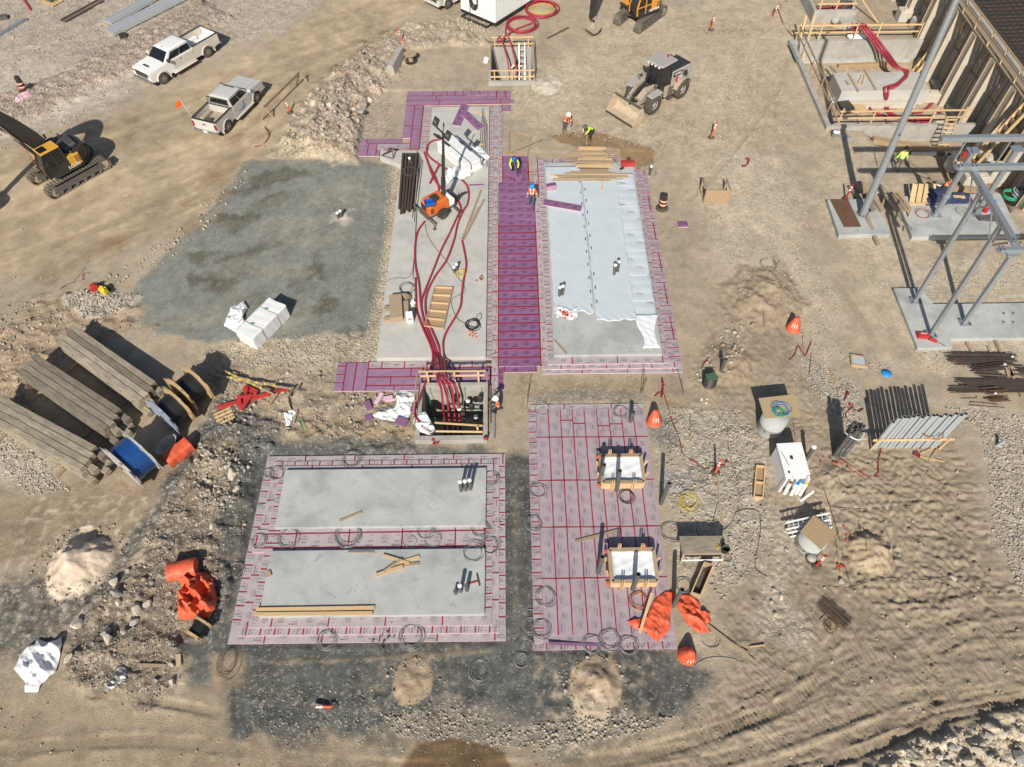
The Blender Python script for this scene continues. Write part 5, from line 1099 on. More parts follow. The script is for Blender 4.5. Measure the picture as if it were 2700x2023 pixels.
# ================================================================ people
def worker(label, loc, rz, pose, top, pants=cloth, hat=whitep, sleeves=None, vest=True):
    J = dict(pelvis=(0,0,.96), waist=(0,0,1.12), chest=(.01,0,1.34), neck=(0,0,1.50), head=(.02,0,1.60), crown=(.02,0,1.74),
        shL=(0,.18,1.44), elL=(-.02,.26,1.17), wrL=(.08,.28,.94), shR=(0,-.18,1.44), elR=(-.02,-.26,1.17), wrR=(.08,-.28,.94),
        hiL=(0,.10,.92), knL=(.03,.11,.50), anL=(0,.11,.09), toL=(.17,.13,.05), hiR=(0,-.10,.92), knR=(.03,-.11,.50), anR=(0,-.11,.09), toR=(.17,-.13,.05))
    lean = pose.get('lean', 0); drop = pose.get('drop', 0)
    pv = Vector(J['pelvis'])
    rot = Matrix.Rotation(lean, 3, 'Y')
    for k in ('waist','chest','neck','head','crown','shL','elL','wrL','shR','elR','wrR'): J[k] = tuple(pv+rot @ (Vector(J[k])-pv))
    for k in J:
        if k[:2] not in ('kn','an','to'): J[k] = (J[k][0]+pose.get('shift', 0), J[k][1], J[k][2]-drop)
    J.update(pose.get('j', {}))
    RAD = dict(pelvis=.155, waist=.14, chest=.165, neck=.062, head=.088, crown=.075, shL=.078, elL=.055, wrL=.038, hiL=.095, knL=.068, anL=.045, toL=.042)
    E_ = [('pelvis','waist'),('waist','chest'),('chest','neck'),('neck','head'),('head','crown'),('chest','shL'),('shL','elL'),('elL','wrL'),('chest','shR'),('shR','elR'),('elR','wrR'),('pelvis','hiL'),('hiL','knL'),('knL','anL'),('anL','toL'),('pelvis','hiR'),('hiR','knR'),('knR','anR'),('anR','toR')]
    names = list(J); me = bpy.data.meshes.new('body'); me.from_pydata([J[k] for k in names], [(names.index(a), names.index(b)) for a, b in E_], [])
    o = bpy.data.objects.new('body', me); COL.objects.link(o); o.modifiers.new('skin', 'SKIN'); o.modifiers.new('sub', 'SUBSURF').levels = 2
    for i, k in enumerate(names):
        r = RAD.get(k, RAD.get(k[:2]+'L', .08)); me.skin_vertices[0].data[i].radius = (r, r*(.78 if k in ('chest','pelvis','waist') else 1)); me.skin_vertices[0].data[i].use_root = k == 'pelvis'
    bpy.context.view_layer.update(); m2 = bpy.data.meshes.new_from_object(o.evaluated_get(bpy.context.evaluated_depsgraph_get())); bpy.data.objects.remove(o)
    # colour the continuous body by the limb each face belongs to
    m2.materials.clear()
    for q in (top, pants, skinm, sleeves or top, retro, boot): m2.materials.append(q)
    zone = {'pelvis':1,'waist':0,'chest':0,'shL':3,'elL':3,'shR':3,'elR':3,'neck':2,'head':2,'hiL':1,'hiR':1,'knL':1,'knR':1,'anL':5,'anR':5}
    for p in m2.polygons:
        c = p.center; best = (9, None, 0)
        for a, b in E_:
            A, B = Vector(J[a]), Vector(J[b]); d = B-A; t = max(0, min(1, (c-A).dot(d)/d.length_squared)); q = (c-A-d*t).length-.04*(a in ('waist','chest','pelvis'))
            if q < best[0]: best = (q, (a, b), t)
        a, b = best[1]; t = best[2]; z = zone.get(a, 0)
        if (a, b) == ('pelvis','waist'): z = 0 if t > .25 else 1
        if (a, b) == ('pelvis','hiL') or (a, b) == ('pelvis','hiR'): z = 1
        if (a, b) == ('chest','neck'): z = 0 if t < .75 else 2
        if b in ('shL','shR'): z = 0
        if a in ('elL','elR') and t > .88: z = 2
        if vest:
            ly = (rot.inverted() @ (c-pv)).y if not pose.get('j') else c.y
            if (a, b) in (('waist','chest'),('pelvis','waist')) and z == 0 and ((b == 'chest' and .15 < t < .42)): z = 4
            if (a, b) in (('chest','neck'),('waist','chest'),('chest','shL'),('chest','shR')) and z == 0 and .075 < abs(ly) < .125: z = 4
            if a in ('elL','elR') and .25 < t < .5 and sleeves is None: z = 4
        if a in ('knL','knR') and t > .86: z = 5
        p.material_index = z; p.use_smooth = True
    t_ = thing('person', label, 'person', loc, rz); link('body', m2, t_)
    hd, cr = Vector(J['head']), Vector(J['crown']); up = (cr-hd).normalized(); fw = (rot @ Vector((1,0,0))); fw = (fw-up*fw.dot(up)).normalized(); lf = up.cross(fw)
    M = Matrix((( fw.x, lf.x, up.x, cr.x), (fw.y, lf.y, up.y, cr.y), (fw.z, lf.z, up.z, cr.z), (0,0,0,1)))
    mb = MB(); mb.M = M; mb.lathe([(.150,-.045),(.148,-.02),(.143,.03),(.12,.085),(.07,.118),(.001,.128)], 18, (0,0,0)); mb.cb((.0,0,.115), (.2,.035,.03)); mb.lathe([(.148,-.03),(.175,-.045),(.172,-.05),(.13,-.04)], 18)
    mb.add([(.1,-.09,-.035),(.1,.09,-.035),(.215,.06,-.055),(.215,-.06,-.055)], [(0,1,2,3),(3,2,1,0)]); mb.build('hard_hat', hat, t_)
    mb = MB(); mb.M = M; mb.sph((.105,0,-.115), .02, 0, 6, 5, (1,.8,1.4))
    for s in (-1, 1): mb.sph((.0,s*.098,-.11), .025, 0, 6, 5, (1,.5,1.4)); mb.sph((.085,s*.035,-.085), .013, 1, 6, 5)
    mb.cb((.093,0,-.165), (.02,.05,.012), 2); mb.build('face', [skinm, cloth, redlens], t_)
    for s in ('L', 'R'):
        el, wr = Vector(J['el'+s]), Vector(J['wr'+s]); d = (wr-el).normalized(); sid = d.cross(Vector((0,0,1)));  sid = sid.normalized() if sid.length > .1 else Vector((0,1,0)); nn = sid.cross(d); g = 1 if s == 'L' else -1
        mb = MB(); mb.tube([wr-d*.02, wr+d*.045, wr+d*.09], [.034,.042,.036], 8)
        for k, ln in enumerate((.065,.08,.075,.055)):
            b0 = wr+d*.085+sid*(.028-.019*k); mb.tube([b0, b0+d*ln*.5-nn*.012, b0+d*ln*.75-nn*.045], [.0095,.009,.008], 5)
        b0 = wr+d*.03+sid*.036; mb.tube([b0, b0+sid*.028+d*.03-nn*.01, b0+sid*.02+d*.06-nn*.03], [.011,.0105,.009], 5)
        mb.build('hand', skinm if hat is not bluep else cloth, t_)
    return t_
def Jd(**k): return k
def gp(rc, x, y, dz=0): p = KG(rc, x, y); return (p.x, p.y, p.z+dz)
worker('person in lime vest and blue hard hat bending over purple foam boards', (*K(1,2050,1345,.06)[:2],.055), R(-80), dict(lean=.75, j=Jd(wrL=(.55,.22,.72), elL=(.42,.30,1.0), wrR=(.55,-.2,.72), elR=(.42,-.3,1.0))), lime, greyc, bluep)
worker('person in orange vest and blue hard hat walking on the purple boards', (*K(2,243,1612,.06)[:2],.055), R(-95), dict(lean=.12, j=Jd(knL=(.22,.1,.52), anL=(.25,.1,.1), toL=(.42,.12,.06), knR=(-.05,-.1,.5), anR=(-.28,-.1,.14), toR=(-.12,-.12,.05))), hivis, denim, bluel)
worker('person in orange vest raking the wet sand beside the loader', gp(2,495,1030), R(-55), dict(lean=.5, j=Jd(wrL=(.52,.12,.98), elL=(.36,.28,1.05), wrR=(.45,-.12,1.12), elR=(.22,-.3,1.16))), hivis, greyc, whitep)
worker('person in lime vest and dark trousers bent over a rake', gp(2,700,1095), R(-150), dict(lean=1.05, drop=.05, shift=-.12, j=Jd(wrL=(.58,.10,.72), elL=(.48,.26,.98), wrR=(.62,-.10,.82), elR=(.45,-.26,1.02), knL=(.12,.12,.5), knR=(.05,-.12,.5))), lime, cloth, dkgrey)
worker('person in orange vest and white hard hat kneeling beside the near vault', gp(21,1925,315), R(185), dict(lean=.18, drop=.42, shift=-.1, j=Jd(knL=(.34,.14,.42), anL=(.05,.14,.1), toL=(.2,.14,.05), knR=(.18,-.14,.12), anR=(-.25,-.14,.1), toR=(-.3,-.14,.02), wrL=(.45,.12,.6), elL=(.2,.26,.78), wrR=(.42,-.15,.62), elR=(.18,-.26,.78))), hivis, cloth, whitep, sleeves=greyc)
worker('person with white sleeves standing down inside the far vault', (.75,53.45,-2.15), R(-100), dict(lean=.25, j=Jd(wrL=(.25,.5,1.1), elL=(.2,.42,1.25), wrR=(.25,-.5,1.1), elR=(.2,-.42,1.25))), hivis, cloth, cloth, sleeves=whitep)
worker('person in lime jacket walking beside the tall steel pole', gp(3,1125,1335), R(80), dict(lean=.12, j=Jd(knL=(.16,.1,.5), anL=(.12,.1,.1), toL=(.28,.12,.06), anR=(-.25,-.1,.13), toR=(-.1,-.12,.05), wrL=(.05,.36,.98), wrR=(.05,-.36,.98))), lime, greyc, dkgrey)
worker('person in orange jacket leaning over the blue forms on the right', gp(3,1450,1540), R(-25), dict(lean=.55, j=Jd(wrR=(.62,-.15,.95), elR=(.4,-.3,1.1), wrL=(.5,.25,.9), elL=(.3,.32,1.05))), hivis, cloth, chrome)
worker('person in orange vest crouched low in the shade of the near vault', (-1.75,18.95,-2.5), R(150), dict(lean=.7, drop=.3, shift=-.1, j=Jd(knL=(.3,.14,.45), knR=(.3,-.14,.45))), hivis, cloth, whitep)
# tools the rakers hold
def rake(a, b, label):
    a, b = Vector(a), Vector(b); t = thing('rake', label, 'rake'); mb = MB(); mb.cyl(a, b, .018, n=8); mb.build('handle', wood_n, t)
    d = (a-b); d.z = 0; d.normalize(); s = Vector((-d.y, d.x, 0)); mb = MB(); mb.bar(b-s*.3, b+s*.3, .04, .03)
    for k in range(9): q = b+s*(-.28+.07*k); mb.bar(q, q-Vector((0,0,.07)), .012, .012)
    mb.build('rake_head', steel, t)
p = KG(2,550,1055); q = Vector(gp(2,495,1030)); rake(q+Vector((.2,-.2,1.25)), p+Vector((0,0,.08)), 'long handled rake held by the worker in orange at the wet sand')
p = KG(2,672,1140); q = Vector(gp(2,700,1095)); rake(q+Vector((-.35,-.35,1.0)), p+Vector((0,0,.08)), 'long handled rake held by the bent worker in lime')
# the two boards the worker in lime is setting down
mb = MB(); mb.M = Matrix.Translation(K(1,2062,1365,.3)) @ Matrix.Rotation(R(-25),4,'Z') @ Matrix.Rotation(.25,4,'Y'); mb.box(-.6,.6,-.3,.3,0,.05); mb.build('foam_board', foam_p, label='purple foam board held low by the worker in lime', cat='foam board')
mb = MB(); mb.M = Matrix.Translation(K(2,132,1320,.5)) @ Matrix.Rotation(R(80),4,'Z') @ Matrix.Rotation(1.2,4,'X'); mb.box(-.6,.6,-.3,.3,0,.05); mb.build('foam_board', foam_p, label='purple foam board standing on edge beside the worker in lime', cat='foam board')
# ================================================================ hoses, cables, coils
def hose(pts, r, label, m=hose_m, cat='hose', name='hose', k=7, group=None):
    return MB().tube(smooth(pts, k), r, 8).build(name, m, label=label, cat=cat, group=group)
SZ = .30; HR = .062
def on(rc, pts, z): return [K(rc, pts[i], pts[i+1], z) for i in range(0, len(pts), 2)]
H1 = on(11, (1360,250,1305,330,1285,450,1290,600,1315,720,1325,830,1335,930,1370,1080,1420,1200,1440,1280), SZ+HR)
V1 = [K(11,1452,1400,.9), K(11,1465,1500,1.25), Vector((-3.65,20.9,.7)), Vector((-3.62,20.2,-.9)), Vector((-3.6,19.6,-2.1))]
hose(H1+V1, HR, 'red hose from beside the light tower down into the near vault')
H2 = on(1, (1500,1090,1420,1100,1378,1150,1385,1210,1440,1260,1560,1340), SZ+HR); hose(H2, HR, 'red hose end looping beside the white wrapped stack')
H3 = on(1, (1365,1215,1400,1300,1450,1400,1475,1500,1478,1590), SZ+HR); hose(H3, HR, 'short red hose running up to the back of the light tower')
H4 = on(1, (1355,1185,1385,1270,1420,1370,1480,1460,1560,1510,1620,1570,1645,1640), SZ+HR*1.2)+on(11, (1620,200,1560,330,1490,470,1430,620,1370,770,1335,880,1350,1000,1400,1130,1440,1230,1460,1290), SZ+HR)+[K(11,1475,1400,.95), K(11,1480,1490,1.3), Vector((-3.4,20.9,.7)), Vector((-3.35,20.2,-.9)), Vector((-3.3,19.5,-2.1))]
hose(H4, HR, 'long red hose crossing the slab past the light tower into the near vault')
H5 = on(1, (1650,1405,1690,1450,1705,1520,1690,1600), SZ+HR)+on(11, (1670,150,1620,260,1590,390,1530,550,1440,680,1380,800,1365,900,1380,1010,1430,1130,1470,1230,1480,1300), SZ+HR*1.1)+[K(11,1495,1400,.9), K(11,1510,1490,1.3), Vector((-3.1,20.9,.7)), Vector((-3.05,20.2,-.9)), Vector((-3.0,19.4,-2.1))]
hose(H5, HR, 'long red hose from the white wrap curving down the slab into the near vault')
H6 = on(11, (1652,400,1670,480,1685,590,1665,700,1650,810,1640,910,1590,1010,1530,1110,1505,1190,1510,1290), SZ+HR)+[K(11,1520,1390,.9), K(11,1535,1480,1.3), Vector((-2.85,20.9,.75)), Vector((-2.8,20.2,-.8)), Vector((-2.75,19.4,-2.1))]
hose(H6, HR, 'red hose along the right side of the slab into the near vault')
H7 = on(11, (1288,690,1292,850,1300,950,1350,1090,1400,1200,1425,1290), SZ+HR)+[K(11,1410,1380,.5), K(11,1380,1470,.3)]+[Vector((-4.75,20.6,.5)), Vector((-4.95,19.6,.45)), Vector((-4.3,18.6,.3)), Vector((-3.9,18.35,-.8))]
hose(H7, HR, 'red hose bending round the left corner of the near vault')
H8 = on(1, (1470,1290,1400,1430), SZ+HR*2); hose(H8, HR, 'short straight red hose end crossing the others', k=3)
mb = MB(); mb.tube([K(11,1420+4*i,1275+(i % 2)*3,.44) for i in range(8)], .02, 6); mb.build('rope_tie', redrib, label='red tie binding the red hoses near the vault', cat='rope')
# big hose coils by the trailer
def coil(c, r, n, m, label, cat='wire', name='wire_coil', rad=.012, sq=1.0, jit=.08, tail=None, group=None, tilt=0, seg=22, hz=0):
    mb = MB(); c = Vector(c); pts = []
    a0 = random.uniform(0, 6.28)
    for i in range(int(n*seg)+1):
        k = i/seg; a = a0+2*math.pi*k; rr = r*(1+jit*math.sin(k*2.3+a0)); q = Vector((rr*math.cos(a)*(1+.06*math.sin(k*3)), rr*math.sin(a)*sq, .012+rad*1.1*k+.02*(1+math.sin(a*2+k))*jit*4))
        q += Vector((math.sin(k*1.7+a0)*r*jit, math.cos(k*2.9)*r*jit, 0))
        if tilt: q = Matrix.Rotation(tilt, 3, 'X') @ q
        pts.append(c+q+Vector((0,0,hz)))
    if tail: pts = pts+[Vector(t) for t in tail]
    mb.tube(pts, rad, 5)
    return mb.build(name, m, label=label, cat=cat, group=group)
coil(KG(2,165,205), 1.2, 4, hose_m, 'large coil of red hose nearest the white trailer', 'hose', 'hose_coil', .062, jit=.05)
coil(KG(2,320,85), 1.32, 4, hose_m, 'large coil of red hose with yellow rope farther right of the trailer', 'hose', 'hose_coil', .062, jit=.05)
coil(KG(2,330,75), .9, 3, yrope, 'yellow rope lying inside the farther red hose coil', 'rope', 'rope', .02, jit=.2)
vt = [Vector((-.6,53.9,1.2)), Vector((-.1,52.6,.3)), Vector((.1,51.8,-1.0)), Vector((.15,51.4,-2.2))]
hose([KG(2,60,150,.1), KG(2,40,230,.1), KG(1,1990,290,.3), KG(1,1930,330,1.0)]+vt, HR, 'red hose from the near coil arching down into the far vault')
hose([KG(2,250,180,.1), KG(2,120,230,.12), KG(2,20,300,.3), KG(1,1960,325,1.0)]+[v+Vector((.55,.1,.1)) for v in vt], HR, 'red hose from the far coil arching down into the far vault')
# thin grey wire coils: one by one
WC = [(21,790,690,.42,4,'coil of grey wire on the back edge of the lower foam bed'),(21,205,800,.36,4,'coil of grey wire at the back left corner of the lower foam bed'),(21,135,800,.25,3,'small grey wire coil beside the lower bed corner'),
 (21,1875,835,.36,4,'coil of grey wire leaning on the right end of the upper lower slab'),(21,1795,1225,.38,4,'coil of grey wire at the right end between the lower slabs'),(21,1870,1360,.38,4,'coil of grey wire on the foam steps right of the bottom slab'),(21,1740,1415,.42,3,'loose grey wire coil on the bottom slab near its right corner'),
 (21,765,1275,.55,6,'thick coil of grey wire between the two lower slabs'),(21,1370,1250,.36,3,'grey wire loops between the lower slabs right of the middle'),(21,1430,1310,.4,2,'stretched grey wire loop on the taped strip between the lower slabs'),(21,300,1300,.45,3,'tangled grey wire at the left end of the taped strip'),(21,70,1320,.32,4,'grey wire coil on the left tip of the taped strip'),
 (31,595,670,.37,4,'grey wire coil on the front step left of the middle'),(31,1260,640,.5,4,'grey wire coil on the front step right of the middle'),(31,1790,910,.42,3,'grey wire coil on the dark gravel below the foam bed'),
 (22,290,930,.36,4,'grey wire coil on the left edge of the pink field, upper'),(22,255,1190,.36,5,'grey wire coil on the left edge of the pink field, middle'),(22,980,975,.33,4,'black wire coil under the upper box form'),(22,325,290,.40,2,'thin wire loop at the far left corner of the pink field'),(22,935,315,.34,4,'grey wire coil near the far edge of the pink field'),(22,1040,300,.3,2,'thin wire loop by the far right pipe stub of the pink field'),
 (32,350,330,.40,4,'grey wire coil on the left side of the lower pink field'),(32,1075,360,.36,5,'grey wire coil beside the red tarp on the pink field'),(32,230,550,.33,3,'grey wire coil at the lower left edge of the pink field'),(32,320,580,.38,4,'pair of overlapping wire coils on the lower left pink field'),(32,715,700,.36,4,'left of three wire coils on the near edge of the pink field'),(32,850,670,.42,5,'middle of three wire coils on the near edge of the pink field'),(32,1000,710,.36,4,'right of three wire coils on the near edge of the pink field'),(32,185,730,.40,3,'upright looking wire loop on the dark gravel left of the pink field'),(32,160,825,.28,4,'small wire coil on dark gravel left of the pink field'),
 (32,1635,660,.36,3,'grey wire coil on sand right of the lower orange cone'),(22,1540,810,.42,4,'grey wire coil on pebbles near the orange delineator'),(22,1330,1250,.45,4,'wire coil between the pink field and the timber table'),(32,1430,240,.33,3,'wire coil behind the timber trough'),(11,815,1125,.45,3,'thin wire coil on the edge of the grey gravel pad'),(11,1225,770,.40,3,'dark wire coil in the shadow beside the wooden blocks'),
 (1,1245,1340,.42,4,'pale wire coil lying across the dark pipe bundle'),(2,1165,1350,.42,5,'wire coil round the black pipe at the far corner of the sheeted slab'),(12,2085,580,.45,3,'rusty wire loops with stakes on the gravel'),(23,1410,470,.45,4,'copper coloured coil hanging on the grey conduits'),(23,335,640,.38,2,'thin wire loop on top of the white cabinet'),
 (2,1820,765,.45,2,'thin wire loops on gravel behind the loader'),(13,1340,190,.42,3,'pale red cable loop on the right concrete pad'),(13,1650,170,.4,2,'loose grey cable loop on the right concrete pad'),(12,285,1250,.55,1,'single wire loop on the purple strip'),(30,1845,120,.33,4,'wire coil on the rubble left of the bottom slab'),(21,1240,1320,.3,1,'single wire ring on the taped strip')]
for rc, x, y, r, n_, lb in WC:
    zz = {21:.16,31:.12,22:.06,32:.06}.get(rc)
    if rc in (30,) or (rc == 31 and y > 800) or (rc == 32 and (x < 240 or x > 1400 or y > 720)) or (rc == 22 and x > 1300) or rc in (2,12): c = KG(rc, x, y, .01)
    elif rc == 23: c = K(rc, x, y, 1.22 if x < 400 else 1.35)
    elif rc in (1, 11): c = K(rc, x, y, .31 if x > 1000 and rc == 11 else (.5 if rc == 1 else .03))
    elif rc == 13: c = K(rc, x, y, .32)
    else: c = K(rc, x, y, zz if not (rc == 21 and y in (1415,)) else .34)
    coil(c, r, n_, copper if 'copper' in lb or 'red' in lb else (wire_k if lb.startswith(('black','dark')) else wire_m), lb, 'wire', rad=.009 if n_ < 3 else .0105, jit=.12)
def wire(pts, label, m=wire_m, r=.012, cat='wire', name='loose_wire'): return MB().tube(smooth(pts, 6), r, 5).build(name, m, label=label, cat=cat)
wire([KG(31,1620,715,.03), KG(31,640,720,.03), KG(31,630,770,.03), KG(31,555,825,.02)][1:], 'wire tail trailing from the front foam step onto gravel')
wire([K(21,50,1045,.08), K(21,120,1030,.1), K(21,200,990,.16), K(21,240,990,.34)], 'green cord lying over the left foam steps', greenw)
wire([KG(32,100,560,.02), KG(32,140,470,.05), KG(32,230,425,.05), KG(32,310,490,.07)], 'grey wire arc over the left edge of the lower pink field')
wire([KG(32,400,800,.02), KG(32,410,700,.05), KG(32,420,600,.07), KG(32,370,530,.07)], 'grey wire hanging down from the lower pink field onto gravel')
wire([KG(32,1020,910,.02), KG(32,980,830,.03), KG(32,930,760,.05), KG(32,900,690,.07)], 'grey wire tail below the right of three coils')
wire([KG(32,820,900,.02), KG(32,820,830,.03), KG(32,760,790,.05), KG(32,690,740,.07)], 'grey wire tail below the left of three coils')
wire([KG(32,1500,880,.02), KG(32,1560,830,.03), KG(32,1660,800,.03), KG(32,1800,810,.03), KG(32,1880,840,.03), KG(32,1950,815,.03)], 'loose wire snaking on sand under the long boards')
wire([KG(22,1730,1240,.02), KG(22,1800,1180,.03), KG(22,1845,1090,.03), KG(22,1995,1080,.03), KG(22,2030,1200,.03), KG(22,2010,1350,.03), KG(22,1985,1520,.03), KG(32,2080,170,.03)], 'long dark wire wandering over the sand below the white cabinet', wire_k)
wire([KG(22,1770,450,.02), KG(22,1785,650,.02), KG(22,1850,860,.02), KG(22,1850,1080,.02)], 'dark wire running down the pebbles beside the trough', wire_k)
wire([KG(23,480,760,.02), KG(23,560,900,.02), KG(23,615,1050,.03), KG(23,690,1290,.02), KG(23,720,1440,.02), KG(33,760,180,.02), KG(33,790,250,.02)], 'dark cable running past the plywood topped manhole', wire_k)
wire([KG(23,620,1055,.05), KG(23,900,1070,.03), KG(23,1250,1045,.03)], 'straight dark cord stretched over trampled sand', wire_k)
wire([KG(33,600,240,.02), KG(33,760,255,.02), KG(33,900,215,.02), KG(33,1060,180,.02), KG(33,1300,195,.02), KG(33,1560,195,.02), KG(33,1690,265,.02)], 'long dark cable across the rutted sand at right', wire_k)
wire([K(11,1365,270,.32), K(11,1380,350,.32), K(11,1440,450,.32), K(11,1520,545,.32), K(11,1600,660,.32), K(11,1665,745,.32), K(11,1670,800,.32), K(11,1580,850,.32), K(11,1575,920,.32), K(11,1620,1010,.32), K(11,1690,1050,.32)], 'dark cord from the light tower across the slab to a coil', wire_k, .014)
coil(K(11,1735,1060,.31), .36, 6, wire_k, 'dense black cord coil near the slab corner', 'cord', 'cord_coil', .02, jit=.15, tail=None)
wire([K(11,1770,1040,.33), K(11,1800,1000,.33), K(11,1800,965,.33), K(11,1770,980,.33), K(11,1765,1030,.33)], 'black cord loop ending beside two red caps', wire_k, .016)
coil(K(11,1645,658,.31), .24, 5, yrope, 'yellow rope coil beside the white capped pipes', 'rope', 'rope_coil', .014, jit=.15)
coil(KG(22,1465,1020,.01), .36, 5, yrope, 'yellow cord tangle on the pebbles right of the pink field', 'rope', 'rope_coil', .012, jit=.3, tail=[KG(22,1480,1080,.02), KG(22,1465,1130,.02)])
coil(KG(30,1790,830,.01), .36, 4, wire_k, 'tangled dark wire on the sand patch left of the dark gravel', 'wire', 'wire_coil', .008, jit=.25, sq=1.5)
def ribbon(rcpts, label, m=redrib, w=.06, z=.03, dz=.05):
    pts = smooth([KG(rc, x, y, z+random.uniform(0, dz)) for rc, x, y in rcpts], 5); mb = MB(); v = []
    for i, p in enumerate(pts):
        d = pts[min(i+1, len(pts)-1)]-pts[max(i-1, 0)]; s = Vector((-d.y, d.x, 0)); s = s.normalized() if s.length > 1e-6 else Vector((1,0,0)); a = math.sin(i*.9)*1.1
        off = (s*math.cos(a)+Vector((0,0,1))*math.sin(a))*(w/2); v += [p-off+Vector((0,0,abs(off.z))), p+off+Vector((0,0,abs(off.z)))]
    mb.add(v, [(2*i,2*i+2,2*i+3,2*i+1) for i in range(len(pts)-1)]); return mb.build('danger_tape', m, label=label, cat='tape', solid=.004)
ribbon([(22,1200,195),(22,1260,160),(22,1300,260),(22,1330,370),(22,1390,510),(22,1425,645),(22,1520,710),(22,1600,760),(22,1690,725),(22,1740,735),(22,1760,700),(22,1790,715)], 'red danger tape strung from the orange cone to the delineator')
ribbon([(23,690,680),(23,800,745),(23,900,815),(23,990,810),(23,990,740),(23,1005,640),(23,1020,540)], 'red tape in a long curve below the grey conduits')
ribbon([(23,770,400),(23,740,330),(23,800,270),(23,760,250),(23,830,310),(23,880,290)], 'tangled red tape behind the dark conduit bundle')
ribbon([(23,750,150),(23,740,180),(23,760,165),(23,735,200)], 'scrap of red tape hanging on a stake on the gravel')
ribbon([(1,30,1145),(1,90,1130),(1,150,1060),(1,110,985)], 'red tape knotted on a stake at the rubble edge'); ribbon([(1,780,545),(1,830,540),(1,850,510),(1,845,430)], 'red tape draped over rocks in the upper bank'); ribbon([(10,470,775),(10,520,745),(10,570,725),(10,650,700),(10,640,665),(10,700,650)], 'red string round stakes beside the gas cans', w=.04)
ribbon([(12,1570,1380),(12,1610,1330),(12,1630,1310),(12,1600,1345)], 'red chain like tape behind the black tubs'); ribbon([(2,1885,1300),(2,1920,1290),(2,1935,1250),(2,1910,1240)], 'dark red straps crumpled on the gravel right of the loader', w=.14, dz=.15)
ribbon([(13,300,1330),(13,320,1310),(13,340,1290),(13,370,1220),(13,420,1300),(13,470,1190)], 'red tape strung between stakes on the pebbles'); ribbon([(23,1265,650),(23,1300,625),(23,1310,670),(23,1280,645)], 'red tape scrap by the wooden laths', w=.1)
ribbon([(13,730,1650),(13,745,1610),(13,750,1570),(13,770,1600)], 'red tape tied to a lath on the gravel, upper'); ribbon([(12,1255,1630),(12,1265,1550),(12,1260,1480),(12,1275,1530)], 'red tape bundle hanging on the rebar stakes', w=.1, z=.2)
ribbon([(3,235,75),(3,240,30),(3,285,5)], 'red tape at the post by the upper right gravel'); ribbon([(3,205,60),(3,260,200),(3,320,280)], 'red tape dropping to the pit corner')
# ================================================================ props
def beam(label, p0, p1, w, h, m, name='lumber', cat='lumber', group=None, bev=0): return MB().bar(p0, p1, w, h).build(name, m, label=label, cat=cat, group=group, bev=bev)
def vertical(rc, x, y, z0=None): return KG(rc, x, y) if z0 is None else K(rc, x, y, z0)
# ---- timber crane mats in three stacks
def timber_mat(c, ang, L_, w, h, n, label, offs):
    t = thing('timber_mat', label, 'timber mat', c, ang, 'stacked timber mats'); tw = w/n
    for i in range(n):
        o = MB().cb((offs[i % len(offs)], -w/2+tw*(i+.5), h/2), (L_+random.uniform(-.12,.12), tw-.03, h)).build('timber', wood_g, t, bev=.012)
    for x in (-L_*.3, L_*.3): mb = MB(); mb.cyl((x,-w/2-.03,h/2), (x,w/2+.03,h/2), .03, n=8); mb.build('tie_rod', rust, t)
    return t
for nm, a, b_ in (('near left', (-26.6,20.15), (-20.35,16.78)), ('middle', (-25.55,22.64), (-19.9,18.95)), ('far', (-24.2,24.6), (-18.7,20.65))):
    A, B = Vector((*a,0)), Vector((*b_,0)); d = B-A; ang = math.atan2(d.y, d.x); c = (A+B)/2; L_ = d.length
    for k, lv in enumerate(('bottom','middle','top')):
        off = ((.55,.35,.7,.45),(.2,.55,.1,.4),(0,.02,-.05,-.28))[k]
        timber_mat((c.x+.05*k, c.y, .12+.33*k), ang+(.012*(k-1)), L_-.3*(k == 1), 1.36+.1*(k == 1), .32, 4, f'{lv} weathered timber mat in the {nm} stack' if lv != 'top' else f'top weathered timber mat in the {nm} stack at left', off)
    for x in (-2.2, 2.0):
        p = c+d.normalized()*x; s = Vector((-d.y, d.x, 0)).normalized(); beam(f'timber skid under the {nm} mat stack, {"left" if x < 0 else "right"} end', p-s*1.2+Vector((0,0,.05)), p+s*1.0+Vector((0,0,.05)), .18, .1, wood_o, 'skid_timber', 'timber')
# ---- cable reels
def reel(label, c, ang, r, wd, rc, cable, flange, wrapm=None, fl2=None):
    t = thing('cable_reel', label, 'cable reel', (c[0], c[1], gz(c[0], c[1])), ang)
    for s in (-1, 1):
        if s > 0 and fl2: flange = fl2
        mb = MB(); mb.cyl((s*wd/2-.045,0,r), (s*wd/2+.045,0,r), r, n=36, sm=True); f = mb.build('flange', flange, t)
        mb = MB()
        for k in range(5): y = -r*.8+k*r*.4; hh = math.sqrt(max(.01, r*r-y*y))*.97; mb.box(s*(wd/2+.048)-.01, s*(wd/2+.048)+.01, y-r*.19, y+r*.19, r-hh, r+hh)
        mb.build('flange_board', flange, f)
        mb = MB(); mb.cyl((s*(wd/2+.04),0,r), (s*(wd/2+.1),0,r), .12, n=12); mb.build('hub', steel, f)
    prof = []; n = 20
    for k in range(n+1):
        x = -wd/2+.05+(wd-.1)*k/n; prof += [(rc+.012, x), (rc-.012, x+(wd-.1)/n*.5)]
    mb = MB(); mb.lathe(prof[:-1], 34, (0,0,r), ax='x'); mb.build('cable_winding', cable, t)
    if wrapm: mb = MB(); mb.lathe([(rc+.03,-.12),(rc+.03,.12)], 34, (0,0,r), ax='x'); mb.build('wrap_band', wrapm, t)
    return t
bluec = mat('blue_cable', (.013,.062,.22), .3, var=.55, sc_=5, coat=.3, stretch=(7,1,1))
